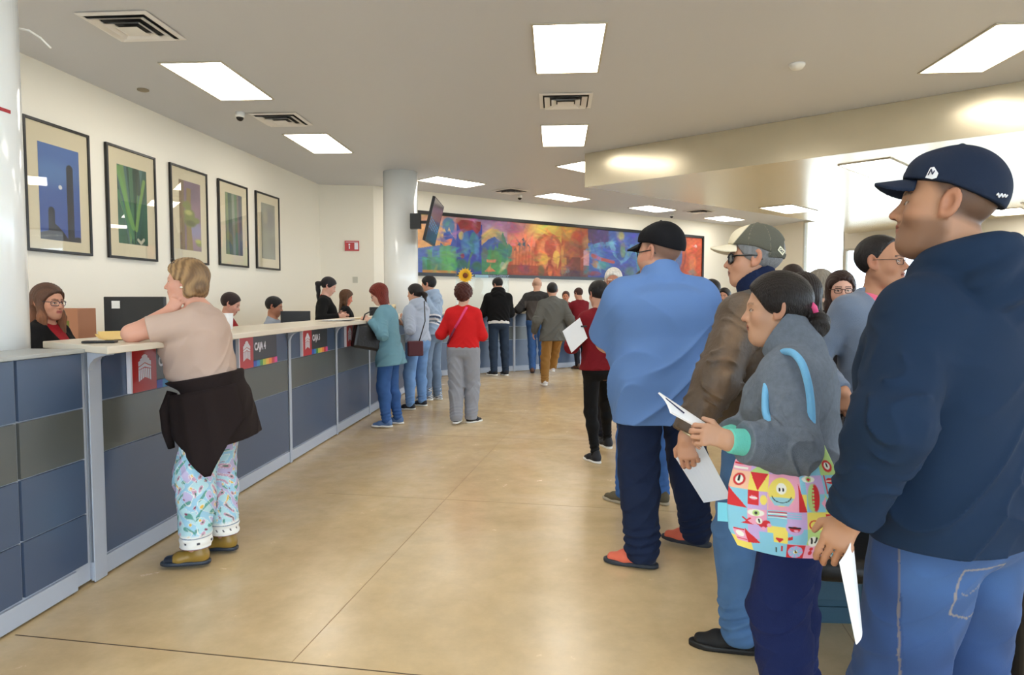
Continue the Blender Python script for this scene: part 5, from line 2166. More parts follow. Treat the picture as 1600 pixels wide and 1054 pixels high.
# ======================================================= Q3: elderly woman, grey fleece
TEALC = (110, 205, 190)
if want('q3'):
    YW = 58
    P = Place(1258, 2.24, YW, 1.49)
    inf = person('elderly woman in a grey fleece, hair in a dark bun, carrying a patterned tote', P.loc, YW, 1.49, skin=(190, 148, 122), h=.0045,
                 pose=dict(lean=6, head=(18, -2, 0), neckf=.02,
                           armL=dict(w=P(1137, 688, 1.93), pole=P.dir((.5, -.5, -.9)), dir=P.dir((-.9, .05, .22)), back=P.dir((-.1, -.9, .4)), curl=(55, 60, 65, 70), tcurl=10),
                           armR=dict(w=P(1130, 684, 2.22), pole=P.dir((.6, .8, -.6)), dir=P.dir((-.9, -.1, .1)), back=P.dir((0, .9, .3)), curl=40),
                           legL=dict(a=(-.10, .0, .085)), legR=dict(a=(.11, .03, .085))),
                 body=dict(g=1.2, d=1.15, sw=.148, arm=1.3, belly=.03, hip=1.05, fem=1, hunch=.02, bust=.015, neck=.95, leg=1.0),
                 head=dict(size=1.08, jaw=.96, fat=.002, nose=.95, hair_col=(48, 36, 32), brow=.4, hairline=-.0, hair_t=.016, bun=(0, -.130, -.060)),
                 hair=('bun', (26, 19, 17)),
                 top=[dict(name='turquoise_cuff_shirt', mat=cloth_mat('turquoise_knit', TEALC, .8, .3, 200), off=.004, soff=.008, hem=.95, collar='crew', fold=.001, end=.99, h=.005),
                      dict(name='fleece_jacket', mat=cloth_mat('grey_fleece', (110, 120, 134), .95, .4, 420, .12, .0, vscale=60.), off=.030, soff=.034, hem=.80, collar='stand', ch=.105, cr=.100, ctilt=-.6, fold=.010, ff=17., end=.77, cuff=.9, flare=.25)],
                 bottom=dict(mat=cloth_mat('navy_knit_trousers', (26, 38, 84), .85, .2, 200, .06), off=.010, thigh=.012, knee=.042, ankle=.055, fold=.005, pool=.008, cut=.03),
                 shoes=dict(mat=mat('shoe_dark', (30, 30, 34), .6)))
    root, s3 = inf['root'], inf['s']
    hp3 = lambda p: (inf['HC'] + inf['HR'] @ (np.array(p, F32) * 1.08)) * s3
    b = MB().tube([hp3(p) for p in ((-.064, -.075, .065), (-.058, -.09, .052), (-.05, -.105, .036))], .0028, 8)
    b.build('hair_barrette', mat('gold_metal', (215, 190, 130), .3, metal=.8), root)
    b = MB().tube([hp3(p) for p in ((-.03, -.112, .012), (-.036, -.124, -.004), (-.034, -.128, -.022))], .009, 10, flat=.5)
    b.tube([hp3(p) for p in ((-.03, -.112, -.002), (-.012, -.12, .022), (.012, -.12, .02))], .006, 10)
    b.build('hair_clip', mat('pink_plastic', (240, 90, 150), .4), root)
    # papers with a pen in the hand
    A = on_y
    sheet('folded_papers', 'folded white papers held up in front by the woman in grey fleece', 'papers',
          [A(1028, 614, 1.98), A(1047, 645, 1.95), A(1100, 674, 1.98), A(1100, 662, 2.02)], .006, bend=.006)
    b = MB().tube([A(1040, 622, 1.965), A(1069, 645, 1.965)], .0022, 8)
    o = b.build('pen', mat('pen_dark', (30, 40, 80), .3))
    tag(o, 'thin dark pen lying on the folded papers', 'pen')

# ======================================================= tote bag
def tote_canvas():
    c = Canvas(250, 260, (236, 226, 120))
    PK, RD, BL, YL, GR, WH, LV = (240, 170, 200), (214, 48, 56), (140, 206, 232), (244, 226, 110), (190, 222, 140), (245, 245, 235), (206, 176, 228)
    cols = [YL, PK, BL, GR, LV, (250, 200, 170), PK, YL, BL]
    rs = random.Random(7)
    n = 6
    for i in range(n):
        for k in range(n):
            c.rect(i / n, k / n, (i + 1) / n, (k + 1) / n, cols[(i * 2 + k * 5 + rs.randint(0, 2)) % 9])
    ce = lambda i, k: ((i + .5) / n, (k + .5) / n)
    H_ = .5 / n

    def heart(x, y, r, col):
        c.ell(x - r * .42, y - r * .2, r * .5, r * .48, col)
        c.ell(x + r * .42, y - r * .2, r * .5, r * .48, col)
        c.poly([(x - r * .88, y), (x + r * .88, y), (x, y + r)], col)

    def lips(x, y, r, col):
        c.ell(x, y, r, r * .5, col)
        c.poly([(x - r, y), (x - r * .4, y - r * .55), (x, y - r * .3), (x + r * .4, y - r * .55), (x + r, y)], col)
        c.line([(x - r * .9, y), (x + r * .9, y)], .004, WH)

    def eye(x, y, r):
        c.ell(x, y, r, r * .5, WH)
        c.ell(x, y, r * .42, r * .42, GR)
        c.ell(x, y, r * .2, r * .2, (60, 60, 60))

    def disc(x, y, r):
        c.rect(x - H_, y - H_, x + H_, y + H_, RD)
        c.ell(x, y, r, r, LV, soft=.05)
        for q in range(8):
            a = q * PI / 4
            c.line([(x + r * .3 * math.cos(a), y + r * .3 * math.sin(a)), (x + r * .9 * math.cos(a), y + r * .9 * math.sin(a))], .008, BL)
        c.ell(x, y, r * .3, r * .3, WH)
        c.ell(x + r * .1, y + r * .1, r * .22, r * .14, (230, 190, 50))
        c.line([(x - r * .05, y - r * .2), (x + r * .1, y + r * .05)], .006, (30, 30, 30))

    def tri(i, k, col, f=0):
        x0, y0 = i / n, k / n
        P_ = [[(x0, y0), (x0 + 1 / n, y0), (x0 + .5 / n, y0 + 1 / n)], [(x0, y0), (x0, y0 + 1 / n), (x0 + 1 / n, y0 + 1 / n)], [(x0, y0 + 1 / n), (x0 + 1 / n, y0 + 1 / n), (x0 + 1 / n, y0)]][f]
        c.poly(P_, col)
    # row 0: stripes, disc, heart
    for q in range(4):
        c.rect(0.01, .012 + q * .04, .14, .030 + q * .04, RD if q % 2 == 0 else WH)
    tri(1, 0, GR, 2)
    c.rect(.36, .02, .48, .15, WH); c.line([(.40, .05), (.40, .10)], .006, (30, 30, 30)); c.line([(.44, .05), (.44, .10)], .006, (30, 30, 30))
    disc(*ce(3, 0), .072)
    heart(ce(4, 0)[0], ce(4, 0)[1], .035, RD); heart(ce(4, 0)[0], ce(4, 0)[1] - .002, .02, PK)
    c.ell(ce(5, 0)[0], ce(5, 0)[1], .05, .06, RD); c.ell(ce(5, 0)[0], ce(5, 0)[1], .03, .035, WH); c.line([(ce(5, 0)[0], ce(5, 0)[1] - .02), (ce(5, 0)[0], ce(5, 0)[1] + .01)], .008, (30, 30, 30))
    # row 1-2: smiling yellow face as a big disc
    c.ell(.08, .25, .055, .06, RD); c.ell(.08, .25, .035, .04, WH); c.line([(.075, .22), (.075, .26)], .01, (30, 30, 30))
    tri(1, 1, RD, 0)
    fx, fy = .455, .33
    c.rect(.34, .17, .62, .50, PK)
    c.ell(fx, fy, .115, .13, YL, soft=.04)
    c.poly([(fx - .105, fy + .05), (fx + .105, fy + .05), (fx + .06, fy + .12), (fx - .06, fy + .12)], BL, .9)
    c.ell(fx, fy - .03, .045, .05, WH)
    for dx in (-.016, .016):
        c.ell(fx + dx, fy - .02, .008, .018, (25, 25, 25))
    arc = [(fx + .085 * math.cos(a), fy + .02 + .075 * math.sin(a)) for a in np.linspace(.25, PI - .25, 14)]
    c.line(arc, .004, (30, 30, 30))
    eye(.70, .20, .06); heart(.70, .205, .018, RD)
    c.poly([(.60, .24), (.60, .50), (.67, .50)], RD)
    c.ell(.73, .37, .055, .13, GR); c.ell(.75, .37, .035, .125, RD)
    for q in range(7):
        c.ell(.728, .27 + q * .033, .010, .012, GR)
    lips(.92, .22, .055, RD)
    c.line([(.86, .17), (.86, .33)], .006, RD)
    tri(5, 2, BL, 0); c.poly([(.84, .38), (.97, .42), (.84, .47)], BL); c.poly([(.84, .36), (.84, .48), (.80, .42)], PK)
    c.rect(.17, .34, .26, .46, RD); lips(.215, .40, .032, PK)
    c.ell(.30, .41, .03, .045, YL)
    tri(0, 2, RD, 1)
    # row 3
    eye(.24, .535, .07)
    for q in range(4):
        c.rect(.34, .51 + q * .018, .50, .521 + q * .018, RD if q % 2 == 0 else WH)
    for q in range(3):
        c.rect(.50, .51 + q * .022, .62, .522 + q * .022, BL)
    c.line([(.13, .60), (.16, .63), (.19, .60)], .008, RD); c.poly([(.11, .67), (.22, .67), (.165, .63)], RD)
    heart(.30, .65, .065, RD); c.ell(.265, .62, .028, .035, WH); c.line([(.262, .60), (.268, .635)], .007, (30, 30, 30)); c.ell(.35, .66, .02, .02, PK); c.ell(.30, .70, .022, .018, PK)
    c.ell(.56, .66, .075, .07, LV, soft=.05); c.ell(.56, .67, .045, .028, RD); c.line([(.515, .655), (.605, .655)], .009, (30, 20, 20)); c.ell(.57, .682, .02, .01, PK)
    c.ring(.73, .62, .042, .042, .15, RD); c.ell(.73, .62, .035, .035, YL)
    disc(.91, .60, .075)
    # row 4-5
    c.rect(.04, .74, .14, .90, PK); c.ell(.09, .80, .035, .04, WH); c.rect(.045, .74, .135, .755, RD); c.rect(.045, .86, .135, .875, RD)
    c.poly([(.14, .72), (.14, .90), (.26, .88)], RD)
    c.rect(.26, .74, .38, .90, BL)
    heart(.43, .80, .035, RD); c.rect(.445, .87, .46, .93, RD); c.line([(.40, .90), (.40, .95)], .006, (30, 30, 30))
    c.poly([(.50, .76), (.54, .74), (.54, .78), (.50, .80)], RD)
    disc(.58, .925, .07)
    c.ell(.72, .79, .045, .06, WH); c.line([(.70, .75), (.71, .81)], .008, (25, 25, 25)); c.line([(.745, .74), (.735, .80)], .008, (25, 25, 25))
    c.ell(.72, .88, .016, .02, RD); c.ell(.72, .93, .018, .024, RD); c.line([(.72, .87), (.72, .94)], .007, RD)
    c.ell(.86, .80, .05, .04, YL); c.ell(.90, .86, .06, .04, BL, rot=.5)
    tri(5, 4, RD, 1)
    return c


if want('q3') or want('tote'):
    # bag body as a soft pouch: front and back sheets closed at the edges
    cen = on_y(1226, 772, 2.0)
    rgt = np.array([math.cos(math.radians(-14)), math.sin(math.radians(-14)), 0])
    rgt = np.array([.97, -.16, 0.]); rgt /= np.linalg.norm(rgt)
    nrmv = np.array([rgt[1], -rgt[0], 0])      # towards the camera
    upv = np.array([0, 0, 1.])
    k_ = 1.98 / FPX
    # outline in photo pixels, left edge & right edge for v from 0 (top) to 1 (bottom)
    L_px = [(1203, 655), (1172, 690), (1150, 722), (1141, 760), (1139, 800), (1142, 832), (1156, 858)]
    R_px = [(1246, 655), (1282, 690), (1297, 722), (1309, 760), (1315, 800), (1317, 840), (1303, 865)]
    def rowpt(v, tab):
        t = v * (len(tab) - 1)
        i = min(int(t), len(tab) - 2)
        f = t - i
        return tab[i][0] * (1 - f) + tab[i + 1][0] * f, tab[i][1] * (1 - f) + tab[i + 1][1] * f
    def pt(u, v, side):
        lx, ly = rowpt(v, L_px)
        rx_, ry_ = rowpt(v, R_px)
        px_, py_ = lx + (rx_ - lx) * u, ly + (ry_ - ly) * u
        if v > .85:
            py_ += 8 * math.sin(PI * u) * (v - .85) / .15
        X = (px_ - 1226) * k_ * .985
        Z = -(py_ - 772) * k_
        bul = (math.sin(PI * u) ** .6) * (math.sin(PI * min(1, max(0, v * .86 + .1))) ** .7)
        dep = .045 * bul + .004 * math.sin(u * 17 + v * 6) * bul + .003 * math.sin(v * 21 + u * 5) * bul
        if u < .12:
            X -= .0
        dep *= (1 if side > 0 else .9)
        return rgt * X + upv * Z + nrmv * dep * side
    tote = empty('tote_bag', tuple(cen), 0, 'colourful patterned tote bag with faces and hearts hanging at the woman\'s side', 'bag')
    tc_ = tote_canvas()
    _r = (np.arange(tc_.h) + .5) / tc_.h
    _s = np.where(_r > .27, (_r - .27) / .73, (.27 - _r) * .9)
    tc_.a = tc_.a[np.clip((_s * tc_.h).astype(int), 0, tc_.h - 1)]
    M_TOTE = mat('printed_canvas', vc=True, rough=.75, bump=.15, bscale=300)

    def gridf(side):
        return lambda u, v: np.array([pt(float(a), float(b), side) for a, b in zip(u, v)])
    f_ = tc_.grid('front_panel', gridf(1), tote, M_TOTE)
    tc_.a = tc_.a[:, ::-1]
    tb = Canvas(60, 60, (236, 200, 150))
    tb.a = tc_.a[::4, ::4][:60, :60].copy() if tc_.a[::4, ::4].shape[0] >= 60 else tb.a
    bk = Canvas(62, 65, (236, 226, 120)); bk.a = tc_.a[::4, ::4][:65, :62].copy(); bk.h, bk.w = bk.a.shape[:2]
    bk.grid('back_panel', gridf(-1), tote, M_TOTE)
    b = MB().box(-.022, .022, -.002, .002, -.028, .028)
    o = b.build('side_tag', mat('tag_blue', (120, 206, 226), .6), tote)
    o.location = tuple(rgt * (1138 - 1226) * k_ + upv * (-(807 - 772)) * k_ - nrmv * .004)
    o.rotation_euler = (0, 0, -.2)
    # shoulder strap
    sp = [(1205, 660, 1.99), (1196, 664, 1.94), (1190, 655, 1.98), (1200, 600, 2.10), (1216, 565, 2.12), (1232, 551, 2.13), (1247, 560, 2.10), (1258, 590, 2.04), (1262, 625, 2.02), (1263, 655, 2.02), (1256, 668, 2.0)]
    sp = [(1203, 662, 1.985), (1196, 640, 2.03), (1198, 600, 2.10), (1208, 568, 2.15), (1222, 551, 2.13), (1238, 551, 2.05), (1252, 566, 2.00), (1261, 592, 1.98), (1266, 620, 1.98), (1268, 650, 1.98), (1268, 680, 1.98)]
    b = MB().tube([np.array(on_y(*q)) - cen for q in sp], .011, 10, sub=6)
    # flatten across the viewing depth by scaling each ring is not needed; a webbing strap about 2 cm wide
    b.build('strap', cloth_mat('blue_webbing', (120, 186, 232), .7, .3, 200), tote)

# ======================================================= Q2: man in brown leather jacket and cap
if want('q2'):
    YW = 45
    P = Place(1196, 2.80, YW, 1.70)

    def jack_col(V, L, info):
        c = np.ones((len(V), 3), F32) * npl((92, 76, 62))
        n = .5 + .5 * np.sin(V[:, 2] * 13 + 2.5 * np.sin(V[:, 0] * 11 + 1) + 2 * np.sin(V[:, 1] * 14))
        n2 = .5 + .5 * np.sin(V[:, 0] * 37 + 3 * np.sin(V[:, 2] * 21) + V[:, 1] * 25)
        c = c * (.72 + .5 * (n * n2)[:, None])
        w = np.clip((n - .55) * 2, 0, 1)[:, None] * .5
        c = c * (1 - w) + npl((132, 104, 76)) * w
        yoke = (L[:, 2] > 1.31) & (np.abs(L[:, 0]) < .19)
        c[yoke] = npl((82, 80, 74)) * (.85 + .3 * n2[yoke, None])
        nav = (np.abs(L[:, 0]) < .19) & (L[:, 2] < 1.31) & (L[:, 0] > -.125)
        c[nav] = npl((24, 32, 52))
        return c

    def cap_col(q):
        c = np.ones((len(q), 3), F32) * npl((84, 84, 74))
        fr = np.clip((q[:, 1] - .088 + .8 * (q[:, 2] - .05)) / .004, 0, 1)[:, None] * (q[:, 1] > -.01)[:, None]
        c = c * (1 - fr) + npl((226, 216, 190)) * fr
        a = np.arctan2(q[:, 0], q[:, 1] + .012)
        for t in (-2.1, -1.15, 1.15, 2.1):
            m = np.clip((.012 - np.abs(a - t)) / .006, 0, 1)[:, None] * .5 * (1 - fr)
            c = c * (1 - m) + npl((150, 140, 120)) * m
        return c
    inf = person('man with grey hair, dark glasses, green-and-cream cap and brown leather jacket', P.loc, YW, 1.70, skin=(196, 148, 122), h=.0045,
                 pose=dict(lean=3, head=(32, -3, 0), neckf=.01,
                           armL=dict(w=P(1072, 684, 2.56), pole=P.dir((.1, -.9, -.3)), dir=P.dir((.12, -.05, -1)), back=P.dir((-.35, -.9, .1)), curl=(38, 45, 50, 50), tcurl=35),
                           legL=dict(a=P.foot(1156, 1016), yaw=32), legR=dict(a=P.foot(1205, 975), yaw=25)),
                 body=dict(g=1.12, d=1.1, sw=.172, arm=1.15, belly=.03, hip=1.05, leg=1.02),
                 head=dict(jaw=.98, nose=1.0, hair_col=(120, 120, 122), hair_t=.010, lip=(150, 100, 90)),
                 hair=('short', (128, 130, 134)),
                 cap_=dict(mat=mat('cap_two_tone', vc=True, rough=.8, bump=.2, bscale=300), brim_mat=cloth_mat('cream_canvas', (228, 220, 198), .8, .15, 300), color=cap_col, brim=.074, brim_drop=.16, gap=1),
                 glasses=dict(t=.0034, w=.025, h=.019, lens=mat('dark_lens', (22, 24, 34), .08), sq=3.6),
                 top=[dict(name='leather_jacket', mat=mat('worn_leather', vc=True, rough=.55, bump=.35, bscale=60, var=.15, vscale=8), off=.034, soff=.036, hem=.86, collar='stand', ch=.03, cr=.078, fold=.014, ff=16., end=.93, cuff=.8, color=jack_col, straight=.17),
                      dict(name='navy_collar', mat=cloth_mat('navy_knit_scarf', (22, 34, 66), .9, .3, 120), off=.006, soff=-.01, hem=1.30, sleeve='short', sfrac=.2, collar='stand', ch=.10, cr=.082, fold=.001, h=.006)],
                 bottom=dict(name='jeans', mat=DENIM('blue_denim', (80, 116, 160)), off=.012, thigh=.012, knee=.022, ankle=.042, fold=.004, pool=.007, cut=.035),
                 shoes=dict(mat=mat('black_suede', (20, 20, 22), .75), sole=mat('black_rubber', (14, 14, 15), .5), len=1.08))
    root, s2 = inf['root'], inf['s']
    hp2 = lambda p: (inf['HC'] + inf['HR'] @ np.array(p, F32)) * s2
    # white maker tab on the cap strap, lettered
    def dome2(th, ph, r=.0015):
        t = .014 + r
        return hp2((-(.079 + t) * math.sin(th) * math.cos(ph), -.012 + (.102 + t) * math.cos(th) * math.cos(ph), .036 + (.096 + t) * math.sin(ph)))
    o_ = dome2(2.45, -.10, .002)
    tx = nrm(dome2(2.50, -.13, .002) - dome2(2.40, -.07, .002))
    ty = nrm(dome2(2.47, -.05, .002) - dome2(2.43, -.15, .002))
    tn = nrm(np.cross(tx, ty))
    ty = np.cross(tn, tx)
    Mx = Matrix(((tx[0], ty[0], tn[0], o_[0]), (tx[1], ty[1], tn[1], o_[1]), (tx[2], ty[2], tn[2], o_[2]), (0, 0, 0, 1)))
    lb = MB().box(-.018, .018, -.0105, .0105, 0, .0018).build('tab_label', mat('tab_cream', (230, 226, 200), .6), inf['cap'])
    lb.matrix_local = Mx
    tt = text_mesh('tab_lettering', 'CAT', .014, M_BLACK, inf['cap'], (0, 0, 0), (0, 0, 0), .0004, .0005, 'CENTER')
    tt.matrix_local = Mx @ Matrix.Translation((0, -.005, .0022))
    # watch
    a = inf['arms']['L']
    ax = nrm(a['W'] - a['E'])
    u = nrm(np.cross(ax, (0, 0, 1)))
    v = np.cross(ax, u)
    c0_ = a['W'] - ax * .012
    b = MB().tube([(c0_ + (u * math.cos(t) * .031 + v * math.sin(t) * .026)) * s2 for t in np.linspace(0, 2 * PI, 25)[:-1]], .006, 8, closed=True)
    b.build('wristwatch', mat('steel_gold', (190, 180, 150), .3, metal=.9), root)
    A = on_y
    sheet('envelope', 'large white envelope held down at the thigh by the man in the leather jacket', 'envelope',
          [A(1054, 712, 2.64), A(1098, 694, 2.68), A(1143, 778, 2.64), A(1100, 785, 2.60)], .003, bend=.01)

# ======================================================= Q1: large man in blue polo
if want('q1'):
    YW = 10
    P = Place(1034, 3.66, YW, 1.81)
    inf = person('large man in a light blue short-sleeved shirt and black cap seen from behind', P.loc, YW, 1.82, skin=(196, 148, 124), h=.005,
                 pose=dict(lean=3, head=(38, 2, 0), neckz=-.028,
                           armL=dict(w=P(992, 525, 4.02), pole=(-1.4, -.2, -1), dir=(.8, .6, .2), back=(-.3, .5, .8), curl=30),
                           armR=dict(w=(.30, .38, 1.12), pole=(.6, -.6, -1), dir=(-.5, .8, .2), back=(.3, .3, .9), curl=30),
                           legL=dict(a=P.foot(1003, 884), yaw=62), legR=dict(a=P.foot(1088, 856), yaw=48)),
                 body=dict(g=1.52, d=1.65, sw=.200, arm=1.6, belly=.13, hip=1.22, leg=1.15, neck=1.25),
                 head=dict(jaw=1.12, fat=.010, fade=(.6, (40, 34, 32)), hair_col=(30, 24, 22), size=1.12),
                 cap_=dict(mat=cloth_mat('black_cap_cloth', (16, 17, 22), .8, .15, 400, .03), brim=.066, brim_drop=.30),
                 glasses=dict(t=.0026, mat=M_BLACK, w=.024, h=.017),
                 top=dict(name='polo_shirt', mat=cloth_mat('blue_pique', (98, 132, 188), .85, .12, 500, .05), off=.022, soff=.020, hem=.725, collar='stand', ch=.062, cr=.094, sleeve='short', sfrac=.92, swide=1.6, fold=.013, ff=13., fax=(0, 0, .3), flare=.02, straight=.168),
                 bottom=dict(mat=cloth_mat('navy_twill', (28, 40, 68), .85, .2, 250, .06), off=.012, thigh=.012, knee=.03, ankle=.050, fold=.005, pool=.007, cut=.03),
                 shoes=dict(mat=mat('orange_mesh', vc=True, rough=.7, bump=.2, bscale=300), high=1.1, color=lambda q: np.where((q[:, 1] < -.012)[:, None], npl((52, 62, 84)), npl((226, 110, 84))).astype(F32), sole=mat('dark_sole', (44, 50, 60), .6), len=1.05))

# ======================================================= Q5: man in grey jacket, glasses, pink shirt
if want('q5'):
    YW = -160
    P = Place(1372, 3.35, YW, 1.71)
    inf = person('man in a grey zip jacket over a pink shirt, with glasses, looking right', P.loc, YW, 1.71, skin=(176, 128, 100), h=.005,
                 pose=dict(lean=0, head=(26, 0, 0),
                           armR=dict(w=P(1317, 612, 3.15), pole=(.2, -1, 0), dir=P.dir((.15, -.1, -1)), back=P.dir((-.5, -.8, 0)), curl=50),
                           armL=dict(w=P(1450, 640, 3.3)), legL=dict(a=(-.10, .03, .085)), legR=dict(a=(.10, -.03, .085))),
                 body=dict(g=1.1, d=1.08, sw=.172, arm=1.1, belly=.03),
                 head=dict(size=1.04, jaw=1.02, fat=.002, nose=1.15, hair_col=(30, 26, 26), hair_t=.007, hairline=.035),
                 hair=('short', (28, 24, 24)),
                 glasses=dict(t=.0014, mat=mat('metal_frame', (60, 56, 60), .3, metal=.8), w=.022, h=.014),
                 top=[dict(name='pink_shirt', mat=cloth_mat('pink_cotton', (226, 110, 140), .8, .1), off=.008, soff=.0, hem=1.1, sleeve='short', sfrac=.3, collar='crew', fold=.001, h=.007),
                      dict(name='zip_jacket', mat=cloth_mat('grey_jersey', (110, 124, 146), .9, .3, 300, .06, .3), off=.026, soff=.022, hem=.90, collar='stand', ch=.05, cr=.086, ctilt=.3, wedge=1.24, fold=.005, ff=18.)],
                 bottom=dict(mat=cloth_mat('black_trousers', (24, 24, 28), .85, .2), off=.012),
                 shoes=dict(mat=mat('shoe_dark', (30, 30, 34), .6)))
    c_ = on_y(1322, 655, 3.18)
    o = MB().box(-.17, .17, -.05, .05, -.24, .02).tube([(-.06, 0, .02), (-.05, 0, .06), (.05, 0, .06), (.06, 0, .02)], .008, 8).build('briefcase', mat('dark_leather', (44, 40, 42), .5, bump=.2, bscale=80), loc=(c_[0] + .02, c_[1], c_[2] - .05), rot=(0, 0, .5), bevel=.012)
    tag(o, 'dark soft briefcase hanging from the hand of the man in the grey zip jacket', 'briefcase')
# ======================================================= the woman leaning on the counter
def pattern_pants(V, L, info):
    x, y, z = V[:, 0], V[:, 1], V[:, 2]
    a = np.arctan2(y, x - np.sign(x) * .10)
    u = a / 1.3
    c = np.ones((len(V), 3), F32) * npl((160, 208, 232))
    w1 = np.sin(z * 30 + 2.6 * np.sin(u * 6)) * np.cos(u * 6.5 + 1.6 * np.sin(z * 21))
    w2 = np.sin(z * 46 + 3 * np.sin(u * 7.1 + 1)) * np.cos(u * 10 + 2.2 * np.sin(z * 26))
    w3 = np.sin(z * 47 + 2.5 * np.sin(u * 9)) * np.sin(u * 11 + 2 * np.sin(z * 24 + u * 3))

    def put(m, col):
        nonlocal c
        m = np.clip(m, 0, 1)[:, None]
        c = c * (1 - m) + npl(col) * m
    put((w1 - .15) * 8, (186, 224, 232))
    put((-w1 - .45) * 8, (196, 186, 222))
    put((w2 - .62) * 12, (206, 160, 186))
    put((-w2 - .70) * 12, (96, 160, 150))
    put((w3 - .86) * 16, (236, 190, 80))
    put((-w3 - .93) * 20, (140, 50, 90))
    for w, t in ((w1, .15), (w2, .62), (w1, -.45), (w3, .84)):
        put((.05 - np.abs(w - t)) * 30, (238, 240, 236))
    put((w2 - .92) * 20, (60, 110, 90))
    put((.045 - np.abs(z - .155)) * 60, (240, 240, 236))
    put((.0035 - np.abs(z - .118)) * 600, (120, 40, 50))
    put(((.0035 - np.abs(z - .178)) * 600), (90, 120, 150))
    dots = (np.sin(a * 22) > .8) & (np.abs(z - .15) < .006)
    c[dots] = npl((60, 60, 70))
    return c


def blond_tone(q):
    n = .5 + .5 * np.sin(q[:, 0] * 160 + q[:, 1] * 140 + 3 * np.sin(q[:, 2] * 30))
    c = npl((120, 90, 56)) * (1 - n[:, None]) + npl((178, 142, 96)) * n[:, None]
    k = np.clip((-.02 - q[:, 1]) / .06, 0, 1)[:, None] * .35
    return c * (1 - k) + npl((96, 72, 50)) * k


